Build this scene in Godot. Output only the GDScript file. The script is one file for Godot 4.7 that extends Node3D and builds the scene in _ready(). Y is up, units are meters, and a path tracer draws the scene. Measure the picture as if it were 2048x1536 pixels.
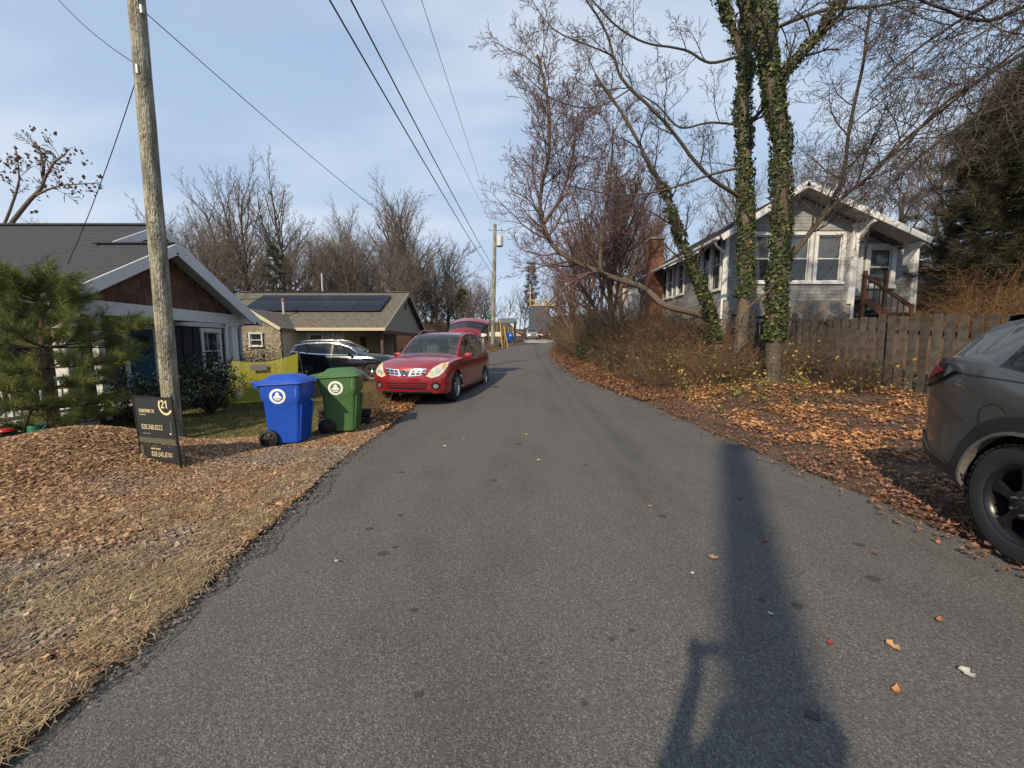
extends Node3D
func sky_image() -> ImageTexture:
	# pale blue air with thin high cloud, the same all round
	var w := 1024
	var h := 512
	var f1 := noise(1.5, 201, 5)
	var f2 := noise(3.6, 203, 5)
	var out := PackedByteArray()
	out.resize(w * h * 3)
	for y in h:
		var el := PI * (.5 - (y + .5) / h)
		var up := clampf(sin(el), 0, 1)
		var top := Color(.24, .35, .55)
		var mid := Color(.43, .57, .78)
		var low := Color(.64, .76, .92)
		var base := low.lerp(mid, smoothstep(0, .35, up)).lerp(top, smoothstep(.35, 1.0, up))
		for x in w:
			var c := base
			if el > 0:
				var az := TAU * x / w
				var d := Vector3(cos(az) * cos(el), sin(el), sin(az) * cos(el))
				var q := d / (d.y + .3)
				var n := f1.get_noise_3d(q.x * .9, q.z * .5, 1.0) * .75 + f2.get_noise_3d(q.x * .9, q.z * .35, 4.0) * .35
				var cl := smoothstep(-.25, .5, n) * .62
				c = base.lerp(Color(.74, .81, .91), cl)
			var k := (y * w + x) * 3
			var s := c.linear_to_srgb()
			out[k] = int(clampf(s.r, 0, 1) * 255); out[k + 1] = int(clampf(s.g, 0, 1) * 255); out[k + 2] = int(clampf(s.b, 0, 1) * 255)
	return ImageTexture.create_from_image(Image.create_from_data(w, h, false, Image.FORMAT_RGB8, out))

func _ready() -> void:
	var cam := Camera3D.new()
	cam.name = "camera"
	add_child(cam)
	cam.position = Vector3(0, 1.5, 0)
	cam.rotation_degrees.x = -5.88
	cam.fov = 89.7
	cam.near = .03
	cam.far = 600
	var we := WorldEnvironment.new()
	we.name = "environment"
	var e := Environment.new()
	e.background_mode = Environment.BG_SKY
	e.tonemap_mode = Environment.TONE_MAPPER_LINEAR
	var sk := Sky.new()
	var pm := PanoramaSkyMaterial.new()
	pm.panorama = sky_image()
	sk.sky_material = pm
	e.sky = sk
	e.background_energy_multiplier = 1.0
	e.tonemap_exposure = 1.04
	e.sdfgi_enabled = true
	e.ssao_enabled = true
	e.ssil_enabled = true
	we.environment = e
	add_child(we)
	var sun := DirectionalLight3D.new()
	sun.name = "sun"
	sun.light_energy = 1.58
	sun.light_color = Color(1.0, .92, .79)
	sun.light_angular_distance = 1.1
	sun.shadow_enabled = true
	sun.rotation_degrees = Vector3(-35.5, -28, 0)
	add_child(sun)
	tree_materials()
	white_m = textured(ramp_tex(noise(.03, 211, 5), 256, [0, .4, 1], [Color(.86, .86, .84), Color(.96, .96, .95), Color(1, 1, 1)]), .7, .55, Color(.62, .63, .63))
	pane_m = glass(Color(.05, .06, .065), .35)
	build_ground()
	build_road()
	house_charcoal()
	house_tan()
	house_grey()
	far_buildings()
	build_woods()
	traced_trees()
	thickets()
	near_pine()
	fence()
	utility_poles()
	red_car()
	black_car()
	grey_car()
	far_car("silver crossover parked facing the street on the far drive", Vector3(2.85, 2.15, -55.5), PI, Color(.35, .36, .37))
	far_car("dark red car parked beside the far silver crossover", Vector3(4.7, 2.2, -57.5), PI, Color(.14, .02, .025))
	bin("blue wheeled bin with a round white emblem beside the green one", Vector3(-3.42, land(-3.42, 5.85), -5.85), .1, Color(.008, .07, .45), .95)
	bin("green wheeled bin with a round white emblem beside the blue one", Vector3(-2.88, land(-2.88, 6.5), -6.5), .16, Color(.055, .14, .042), .97)
	bin("small looking blue bin far up the street by the drive", Vector3(-.25, road_y(40) - .02, -40), .4, Color(.012, .085, .48))
	estate_sign()
	yard_things()
	leafy_shrub("evergreen_shrub", "dark glossy evergreen shrub right of the near utility pole", Vector3(-7.6, -.2, -9.6), Vector3(.7, 1.35, .65), 4200, 21, Color(.008, .016, .007), Color(.03, .05, .02), .035, .06)
	leafy_shrub("evergreen_shrub", "dark glossy evergreen shrub between the pine and the near pole", Vector3(-8.0, -.25, -8.3), Vector3(.75, 1.1, .6), 3400, 22, Color(.008, .016, .007), Color(.03, .05, .02), .035, .06)
	leafy_shrub("evergreen_shrub", "yellow green shrub behind the yellow net by the tan house", Vector3(-9.3, -.15, -14.2), Vector3(.9, 1.5, .8), 3000, 23, Color(.03, .045, .01), Color(.11, .12, .025), .03, .07)
	leafy_shrub("low_shrub", "low green shrub under the white porch railing", Vector3(-8.35, -.2, -6.1), Vector3(.5, .4, .35), 900, 24, Color(.03, .05, .02), Color(.08, .11, .04), .03, .05)
	conifer("conifer", "big dark brownish conifer at the right edge behind the fence", Vector3(18.2, land(18.2, 14.2), -14.2), 8.0, 3.5, 6200, 44, Color(.028, .034, .015), Color(.085, .07, .035), .5, .02, .62)
	conifer("conifer", "slim dark conifer beside the metal building", Vector3(6.4, land(6.4, 52), -52), 5.2, 1.4, 420, 46, Color(.02, .03, .012), Color(.05, .065, .025), .5)
	conifer("conifer", "tall ivy dark conifer behind the timber roof deck", Vector3(3.3, land(3.3, 66), -66), 12.5, 1.3, 520, 48, Color(.02, .028, .014), Color(.045, .055, .025), .55, .3, .4)
	litter()
	photographer()
# ---------------------------------------------------------------- mesh collector
class B:
	var v := PackedVector3Array()
	var n := PackedVector3Array()
	var t := PackedVector2Array()
	var c := PackedColorArray()
	var ix := PackedInt32Array()
	var col := Color(1, 1, 1)
	var twin: B = null          # the same piece on the other side
	func vert(p: Vector3, nn: Vector3, uv := Vector2.ZERO) -> int:
		v.append(p); n.append(nn); t.append(uv); c.append(col)
		return v.size() - 1
	func tri(a: Vector3, b: Vector3, d: Vector3) -> void:   # counter-clockwise seen from outside
		var nn := (b - a).cross(d - a).normalized()
		var k := vert(a, nn, Vector2(a.x + a.z, a.y)); vert(b, nn, Vector2(b.x + b.z, b.y)); vert(d, nn, Vector2(d.x + d.z, d.y))
		ix.append_array(PackedInt32Array([k, k + 2, k + 1]))
	func quad(a: Vector3, b: Vector3, d: Vector3, e: Vector3) -> void:
		var nn := (d - a).cross(e - b).normalized()
		var w := (b - a).length()
		var h := (e - a).length()
		var k := vert(a, nn, Vector2(0, 0)); vert(b, nn, Vector2(w, 0)); vert(d, nn, Vector2(w, h)); vert(e, nn, Vector2(0, h))
		ix.append_array(PackedInt32Array([k, k + 2, k + 1, k, k + 3, k + 2]))
	func box(o: Vector3, s: Vector3, bs := Basis.IDENTITY, ch := 0.0) -> void:
		var h := s * 0.5
		var r := minf(ch, minf(h.x, minf(h.y, h.z)) * 0.9)
		var ax := [Vector3(1, 0, 0), Vector3(0, 1, 0), Vector3(0, 0, 1)]
		for k in 3:
			var u: Vector3 = ax[(k + 1) % 3]
			var w: Vector3 = ax[(k + 2) % 3]
			var hu := h[(k + 1) % 3] - r
			var hw := h[(k + 2) % 3] - r
			for sg in [1.0, -1.0]:
				var q: Vector3 = ax[k] * h[k] * sg
				var p := [q - u * hu - w * hw, q + u * hu - w * hw, q + u * hu + w * hw, q - u * hu + w * hw]
				if sg < 0: p.reverse()
				quad(o + bs * p[0], o + bs * p[1], o + bs * p[2], o + bs * p[3])
		if r <= 0.0: return
		for k in 3:                               # edges along axis k
			var e: Vector3 = ax[k]
			var u2: Vector3 = ax[(k + 1) % 3]
			var w2: Vector3 = ax[(k + 2) % 3]
			var he := h[k] - r
			var hu2 := h[(k + 1) % 3]
			var hw2 := h[(k + 2) % 3]
			for su in [1.0, -1.0]:
				for sw in [1.0, -1.0]:
					var a: Vector3 = u2 * hu2 * su + w2 * (hw2 - r) * sw
					var b: Vector3 = u2 * (hu2 - r) * su + w2 * hw2 * sw
					var p2 := [a - e * he, a + e * he, b + e * he, b - e * he]
					if su * sw > 0: p2.reverse()
					quad(o + bs * p2[0], o + bs * p2[1], o + bs * p2[2], o + bs * p2[3])
		for sx in [1.0, -1.0]:
			for sy in [1.0, -1.0]:
				for sz in [1.0, -1.0]:
					var a3 := Vector3(h.x * sx, (h.y - r) * sy, (h.z - r) * sz)
					var b3 := Vector3((h.x - r) * sx, h.y * sy, (h.z - r) * sz)
					var c3 := Vector3((h.x - r) * sx, (h.y - r) * sy, h.z * sz)
					if sx * sy * sz > 0: tri(o + bs * a3, o + bs * b3, o + bs * c3)
					else: tri(o + bs * a3, o + bs * c3, o + bs * b3)
	func tube(p: PackedVector3Array, r: PackedFloat32Array, sides := 6, cap := false, uvy := 1.0) -> void:
		var k0 := v.size()
		var m := p.size()
		var d0 := (p[1] - p[0]).normalized()
		var up := Vector3(0, 0, 1) if absf(d0.z) < 0.9 else Vector3(1, 0, 0)
		var a := d0.cross(up).normalized()
		var run := 0.0
		for i in m:
			var d := (p[mini(i + 1, m - 1)] - p[maxi(i - 1, 0)]).normalized()
			a = (a - d * a.dot(d)).normalized()
			var b := d.cross(a)
			if i > 0: run += (p[i] - p[i - 1]).length()
			for s in sides + 1:
				var g := TAU * s / sides
				var nn := a * cos(g) + b * sin(g)
				v.append(p[i] + nn * r[i]); n.append(nn); t.append(Vector2(float(s) / sides, run * uvy)); c.append(col)
		var w := sides + 1
		for i in m - 1:
			for s in sides:
				var q := k0 + i * w + s
				ix.append_array(PackedInt32Array([q, q + w, q + 1, q + 1, q + w, q + w + 1]))
		if cap:
			for e in [0, m - 1]:
				var q2: int = k0 + e * w
				var dd := (p[1] - p[0]).normalized() * -1.0 if e == 0 else (p[m - 1] - p[m - 2]).normalized()
				var ce := vert(p[e], dd, Vector2(0.5, 0.5))
				var k1 := v.size()
				for s in sides + 1: vert(v[q2 + s], dd, t[q2 + s])
				for s in sides: ix.append_array(PackedInt32Array([ce, k1 + s + 1, k1 + s] if e > 0 else [ce, k1 + s, k1 + s + 1]))
	func rod(a: Vector3, b: Vector3, r0: float, r1 := -1.0, sides := 8) -> void:
		tube(PackedVector3Array([a, b]), PackedFloat32Array([r0, r0 if r1 < 0 else r1]), sides, true)
	func lathe(pr: Array, segs: int, tf: Transform3D, closed_uv := 1.0) -> void:   # pr: Vector2(radius, height along y)
		var k0 := v.size()
		var m := pr.size()
		for i in m:
			var d: Vector2 = (pr[mini(i + 1, m - 1)] - pr[maxi(i - 1, 0)]).normalized()
			for s in segs + 1:
				var g := TAU * s / segs
				var q := Vector3(cos(g) * pr[i].x, pr[i].y, sin(g) * pr[i].x)
				var nn := Vector3(cos(g) * d.y, -d.x, sin(g) * d.y)
				v.append(tf * q); n.append((tf.basis * nn).normalized()); t.append(Vector2(s * closed_uv / segs, float(i) / m)); c.append(col)
		var w := segs + 1
		for i in m - 1:
			for s in segs:
				var q := k0 + i * w + s
				ix.append_array(PackedInt32Array([q, q + 1, q + w, q + 1, q + w + 1, q + w]))
	func grid(rows: Array, flip := false, uvs := 1.0) -> void:      # rows of PackedVector3Array, smooth
		var k0 := v.size()
		var m := rows.size()
		var w: int = rows[0].size()
		for i in m:
			for j in w:
				var du: Vector3 = rows[i][mini(j + 1, w - 1)] - rows[i][maxi(j - 1, 0)]
				var dv: Vector3 = rows[mini(i + 1, m - 1)][j] - rows[maxi(i - 1, 0)][j]
				var nn := du.cross(dv).normalized()
				vert(rows[i][j], -nn if flip else nn, Vector2(j, i) * uvs)
		for i in m - 1:
			for j in w - 1:
				var q := k0 + i * w + j
				ix.append_array(PackedInt32Array([q, q + w, q + 1, q + 1, q + w, q + w + 1] if not flip else [q, q + 1, q + w, q + 1, q + w + 1, q + w]))
	func prism(poly: PackedVector2Array, o: Vector3, u: Vector3, w: Vector3, depth: float) -> void:  # polygon in (u, w), thick along -u x w
		var nn := u.cross(w).normalized()
		var tr := Geometry2D.triangulate_polygon(poly)
		for f in 2:
			var k := v.size()
			var off := nn * (-depth) if f else Vector3.ZERO
			for p in poly: vert(o + u * p.x + w * p.y + off, -nn if f else nn, p)
			for i in range(0, tr.size(), 3):
				var p0 := poly[tr[i]]; var p1 := poly[tr[i + 1]]; var p2 := poly[tr[i + 2]]
				var ccw := (p1 - p0).cross(p2 - p0) > 0
				if ccw == (f == 0): ix.append_array(PackedInt32Array([k + tr[i], k + tr[i + 2], k + tr[i + 1]]))
				else: ix.append_array(PackedInt32Array([k + tr[i], k + tr[i + 1], k + tr[i + 2]]))
		var turn := 1.0
		var area := 0.0
		for i in poly.size(): area += poly[i].cross(poly[(i + 1) % poly.size()])
		if area < 0: turn = -1.0
		for i in poly.size():
			var a := o + u * poly[i].x + w * poly[i].y
			var b := o + u * poly[(i + 1) % poly.size()].x + w * poly[(i + 1) % poly.size()].y
			if turn > 0: quad(a, a - nn * depth, b - nn * depth, b)
			else: quad(a, b, b - nn * depth, a - nn * depth)
	func mesh() -> ArrayMesh:
		var m := ArrayMesh.new()
		if v.is_empty(): return m
		var a := []
		a.resize(Mesh.ARRAY_MAX)
		a[Mesh.ARRAY_VERTEX] = v; a[Mesh.ARRAY_NORMAL] = n; a[Mesh.ARRAY_TEX_UV] = t; a[Mesh.ARRAY_COLOR] = c; a[Mesh.ARRAY_INDEX] = ix
		m.add_surface_from_arrays(Mesh.PRIMITIVE_TRIANGLES, a)
		return m

# ---------------------------------------------------------------- nodes
var taken := {}
var boxes := {}
var wpos := {}

func numbered(called: String) -> String:
	if not taken.has(called):
		taken[called] = 0
		return called
	taken[called] += 1
	return "%s_%03d" % [called, taken[called]]

func thing(called: String, label: String, category: String, at := Vector3.ZERO, turn := 0.0, group := "") -> Node3D:
	var o := Node3D.new()
	o.name = numbered(called)
	add_child(o)
	o.position = at
	o.rotation.y = turn
	o.set_meta("label", label); o.set_meta("category", category)
	if group: o.set_meta("group", group)
	wpos[o] = at
	return o

func part(b: B, called: String, m: Material, parent: Node, world := true) -> MeshInstance3D:  # world: the mesh was built in world axes
	var o := MeshInstance3D.new()
	o.name = called
	o.mesh = b.mesh()
	o.material_override = m
	parent.add_child(o, true)
	if world and wpos.has(parent): o.position = -wpos[parent]
	wpos[o] = Vector3.ZERO if world else wpos.get(parent, Vector3.ZERO)
	if b.twin: part(b.twin, called, m, parent, world)
	return o

func solo(b: B, called: String, m: Material, label: String, category: String, group := "") -> MeshInstance3D:
	var o := part(b, numbered(called), m, self)
	o.set_meta("label", label); o.set_meta("category", category)
	if group: o.set_meta("group", group)
	return o

func struct(b: B, called: String, m: Material) -> MeshInstance3D:
	var o := part(b, called, m, self)
	o.set_meta("kind", "structure")
	return o

func piece(called: String, m: Material, parent: Node3D, center: Vector3, size: Vector3, bs := Basis.IDENTITY, ch := 0.006) -> MeshInstance3D:
	var key := "%.3f %.3f %.3f %.3f" % [size.x, size.y, size.z, ch]
	if not boxes.has(key):
		var b := B.new()
		b.box(Vector3.ZERO, size, Basis.IDENTITY, ch)
		boxes[key] = b.mesh()
	var o := MeshInstance3D.new()
	o.name = called
	o.mesh = boxes[key]
	o.material_override = m
	parent.add_child(o, true)
	o.transform = Transform3D(bs, center - wpos.get(parent, Vector3.ZERO))
	wpos[o] = center
	return o

func many(called: String, mesh: Mesh, m: Material, tf: Array, cols: Array, parent: Node) -> MultiMeshInstance3D:
	var mm := MultiMesh.new()
	mm.transform_format = MultiMesh.TRANSFORM_3D
	mm.use_colors = true
	mm.mesh = mesh
	mm.instance_count = tf.size()
	for i in tf.size():
		mm.set_instance_transform(i, tf[i])
		mm.set_instance_color(i, cols[i % cols.size()])
	var o := MultiMeshInstance3D.new()
	o.name = called
	o.multimesh = mm
	o.material_override = m
	parent.add_child(o, true)
	if wpos.has(parent): o.position = -wpos[parent]
	o.set_meta("kind", "stuff")
	return o

# ---------------------------------------------------------------- materials
func L(r: float, g: float, b: float) -> Color:
	return Color(r, g, b).linear_to_srgb()

func mat(c: Color, rough := 0.7, metal := 0.0) -> StandardMaterial3D:      # c: linear base colour
	var m := StandardMaterial3D.new()
	m.albedo_color = c.linear_to_srgb()
	m.roughness = rough
	m.metallic = metal
	return m

func vmat(rough := 0.85, c := Color(1, 1, 1)) -> StandardMaterial3D:
	var m := mat(c, rough)
	m.vertex_color_use_as_albedo = true
	return m

func noise(freq: float, seed_: int, oct := 4, kind := FastNoiseLite.TYPE_SIMPLEX_SMOOTH) -> FastNoiseLite:
	var f := FastNoiseLite.new()
	f.noise_type = kind
	f.frequency = freq
	f.seed = seed_
	f.fractal_octaves = oct
	if oct <= 1: f.fractal_type = FastNoiseLite.FRACTAL_NONE
	return f

func bytes(f: FastNoiseLite, size: int) -> PackedByteArray:
	var im := f.get_seamless_image(size, size)
	im.convert(Image.FORMAT_L8)
	return im.get_data()

func ramp_tex(f: FastNoiseLite, size: int, stops: Array, cols: Array, f2: FastNoiseLite = null, amt := 0.0, stretch := Vector2i(1, 1)) -> ImageTexture:  # cols are linear
	var g := Gradient.new()
	g.offsets = PackedFloat32Array(stops)
	var cc := PackedColorArray()
	for c in cols: cc.append(c.linear_to_srgb())
	g.colors = cc
	var lut := []
	for i in 256: lut.append(g.sample(i / 255.0))
	var a := bytes(f, size)
	var b := bytes(f2, size) if f2 else a
	var out := PackedByteArray()
	out.resize(size * size * 3)
	for y in size:
		for x in size:
			var k: int = y * size + x
			var q: int = ((y / stretch.y) % size) * size + (x / stretch.x) % size
			var c: Color = lut[a[q]]
			var e := 1.0 + (b[k] / 127.5 - 1.0) * amt
			out[k * 3] = int(clampf(c.r * e, 0, 1) * 255)
			out[k * 3 + 1] = int(clampf(c.g * e, 0, 1) * 255)
			out[k * 3 + 2] = int(clampf(c.b * e, 0, 1) * 255)
	var im := Image.create_from_data(size, size, false, Image.FORMAT_RGB8, out)
	return ImageTexture.create_from_image(im)

func bump_tex(f: FastNoiseLite, size: int, strength := 4.0) -> ImageTexture:
	var im := f.get_seamless_image(size, size)
	im.convert(Image.FORMAT_RGBA8)
	im.bump_map_to_normal_map(strength)
	return ImageTexture.create_from_image(im)

func textured(tex: Texture2D, scale: float, rough := 0.85, tint := Color(1, 1, 1), nrm: Texture2D = null, nstr := 1.0, world := true) -> StandardMaterial3D:
	var m := mat(tint, rough)
	m.albedo_texture = tex
	m.uv1_triplanar = true
	m.uv1_world_triplanar = world
	m.uv1_scale = Vector3.ONE * scale
	if nrm:
		m.normal_enabled = true
		m.normal_texture = nrm
		m.normal_scale = nstr
	return m

func glass(tint: Color, alpha: float, rough := 0.02) -> StandardMaterial3D:
	var m := mat(tint, rough)
	m.transparency = BaseMaterial3D.TRANSPARENCY_ALPHA
	m.albedo_color.a = alpha
	return m

func paint(c: Color, rough := 0.35, metal := 0.35) -> StandardMaterial3D:
	var m := mat(c, rough, metal)
	m.clearcoat_enabled = true
	m.clearcoat = 1.0
	m.clearcoat_roughness = 0.04
	return m

func curve_at(pts: Array, x: float) -> float:            # monotone cubic through Vector2 points
	var m := pts.size()
	if x <= pts[0].x: return pts[0].y
	if x >= pts[m - 1].x: return pts[m - 1].y
	var i := 0
	while x > pts[i + 1].x: i += 1
	var h: float = pts[i + 1].x - pts[i].x
	var s: float = (pts[i + 1].y - pts[i].y) / h
	var s0: float = s if i == 0 else (pts[i].y - pts[i - 1].y) / (pts[i].x - pts[i - 1].x)
	var s1: float = s if i + 2 >= m else (pts[i + 2].y - pts[i + 1].y) / (pts[i + 2].x - pts[i + 1].x)
	var d0 := 0.0 if s0 * s <= 0 else 2.0 * s0 * s / (s0 + s)
	var d1 := 0.0 if s1 * s <= 0 else 2.0 * s1 * s / (s1 + s)
	if i == 0: d0 = s
	if i + 2 >= m: d1 = s
	var t: float = (x - pts[i].x) / h
	return pts[i].y * (1 + 2 * t) * (1 - t) * (1 - t) + d0 * h * t * (1 - t) * (1 - t) + pts[i + 1].y * t * t * (3 - 2 * t) + d1 * h * t * t * (t - 1)

func V2(a: Array) -> Array:                               # flat list of pairs -> Vector2 list
	var o := []
	for i in range(0, a.size(), 2): o.append(Vector2(a[i], a[i + 1]))
	return o

func P2(a: Array) -> PackedVector2Array:
	return PackedVector2Array(V2(a))

func P3(a: Array) -> PackedVector3Array:
	var o := PackedVector3Array()
	for i in range(0, a.size(), 3): o.append(Vector3(a[i], a[i + 1], a[i + 2]))
	return o

func smooth_path(p: PackedVector3Array, k: int) -> PackedVector3Array:
	var o := PackedVector3Array()
	var m := p.size()
	for i in m - 1:
		for s in k: o.append(p[i].cubic_interpolate(p[i + 1], p[maxi(i - 1, 0)], p[mini(i + 2, m - 1)], float(s) / k))
	o.append(p[m - 1])
	return o

func lerp_radii(r0: float, r1: float, m: int) -> PackedFloat32Array:
	var o := PackedFloat32Array()
	for i in m: o.append(lerpf(r0, r1, float(i) / (m - 1)))
	return o
# ---------------------------------------------------------------- lie of the land (x right, d = -z into the street)
var ROAD_Y := V2([-12, 0, 0, 0, 6, 0, 8, .08, 9, .17, 11, .28, 13, .42, 17, .58, 23, .78, 30, 1.25, 36, 1.55, 40, 1.65, 55, 2.12, 80, 2.6, 160, 6])
var ROAD_L := V2([-12, -1.9, 1.2, -1.84, 2.4, -1.92, 3.6, -2.05, 5.1, -2.2, 8.6, -2.2, 12, -2.1, 23, -1.9, 28, -.94, 33, .6, 36, 2.0])
var ROAD_R := V2([-12, 3.5, 4, 3.55, 5.5, 3.47, 7.8, 3.33, 11, 2.6, 13, 2.28, 17, 2.2, 25, 2.6, 33, 3.7, 36, 4.6])
var YARD_Y := V2([-12, -.1, 2, -.06, 5, -.12, 7, -.3, 12, -.25, 17, -.06, 24, -.05, 32, .5, 45, 1.2, 80, 3.5, 160, 9])
var BANK_Y := V2([-12, .5, 2, .45, 5, .5, 8, .8, 9.5, 1.2, 11, 1.4, 14, 1.8, 17, 2.4, 20, 2.8, 30, 2.6, 55, 2.6, 160, 5])
var land_n := noise(0.35, 7, 3)
var edge_n := noise(0.9, 21, 3)

func road_y(d: float) -> float: return curve_at(ROAD_Y, d)
func road_l(d: float) -> float: return curve_at(ROAD_L, d) + edge_n.get_noise_2d(d * 2.0, 0) * 0.09
func road_r(d: float) -> float: return curve_at(ROAD_R, d) + edge_n.get_noise_2d(d * 2.0, 50) * 0.07

func land(x: float, d: float) -> float:
	var r := road_y(d)
	var l := curve_at(ROAD_L, d)
	var q := curve_at(ROAD_R, d)
	var y := r
	if x < l:
		var t := l - x
		y = lerpf(r, curve_at(YARD_Y, d), smoothstep(0.2, 4.2, t))
		y += 0.46 * exp(-((x + 5.75) * (x + 5.75) / 1.5 + (d - 5.05) * (d - 5.05) / 1.0))
		y += 0.2 * exp(-((x + 7.0) * (x + 7.0) / 2.0 + (d - 4.0) * (d - 4.0) / 1.5))
		if d < 16: y += land_n.get_noise_2d(x, d) * 0.05 * smoothstep(0, 1.0, t)
	elif x > q:
		var t2 := x - q
		y = r + curve_at(BANK_Y, d) * pow(minf(t2 / 8.0, 1.0), 1.35) + maxf(t2 - 8.0, 0) * 0.07
		y += land_n.get_noise_2d(x, d) * 0.08 * smoothstep(0, 1.5, t2)
	if x < l or x > q: y -= 0.0
	y += maxf(d - 70, 0) * 0.02
	return y

func ground_zone(x: float, d: float) -> Color:          # what lies on the ground there
	var n1 := land_n.get_noise_2d(x * 1.7 + 40, d * 1.7) * 0.6
	var n2 := land_n.get_noise_2d(x * 4 + 90, d * 4)
	var mulch := Color(.1, .06, .035).lerp(Color(.15, .09, .05), n2 + .5)
	var lawn := Color(.075, .09, .03).lerp(Color(.14, .12, .055), n2 + .5)
	var leaf := Color(.075, .046, .03).lerp(Color(.13, .08, .048), n2 + .5)
	var wood := Color(.075, .052, .036).lerp(Color(.11, .075, .05), n2 + .5)
	if x < 0.5:
		if d > 15.5: return wood.lerp(lawn, .35)
		return lawn if d + n1 * .8 > 6.55 - (x + 4.2) * 0.35 and d + n1 > 6.0 and x < -2.9 else mulch
	return leaf if d < 40 else wood

func build_ground() -> void:
	var xs := []
	var x := -130.0
	while x < 130.0:
		xs.append(x)
		var a := absf(x + 0.5)
		x += 0.16 if a < 10 else (0.6 if a < 22 else (3.0 if a < 50 else 10.0))
	var ds := []
	var d := -14.0
	while d < 240.0:
		ds.append(d)
		d += 0.6 if d < 0.6 else (0.16 if d < 13 else (0.5 if d < 40 else (2.5 if d < 80 else 12.0)))
	var b := B.new()
	var w: int = xs.size()
	for j in ds.size():
		for i in w:
			var px: float = xs[i]
			var pd: float = ds[j]
			var y := land(px, pd)
			if pd < 38 and px > curve_at(ROAD_L, pd) - .02 and px < curve_at(ROAD_R, pd) + .02: y -= 0.05
			var e := 0.3
			b.col = ground_zone(px, pd)
			b.vert(Vector3(px, y, -pd), Vector3(land(px - e, pd) - land(px + e, pd), 2 * e, land(px, pd + e) - land(px, pd - e)).normalized(), Vector2(px, pd))
	for j in ds.size() - 1:
		for i in w - 1:
			var q: int = j * w + i
			b.ix.append_array(PackedInt32Array([q, q + w, q + 1, q + 1, q + w, q + w + 1]))
	var tx := ramp_tex(noise(.05, 3, 4), 512, [0, .35, .6, 1], [Color(.45, .42, .4), Color(.75, .72, .7), Color(1, 1, 1), Color(1.0, .95, .85)], noise(.2, 5, 2), .35)
	var m := textured(tx, 0.9, 0.95, Color(1, 1, 1), bump_tex(noise(.06, 9, 5), 512, 6.0), 1.2)
	m.vertex_color_use_as_albedo = true
	struct(b, "ground", m)

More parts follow.
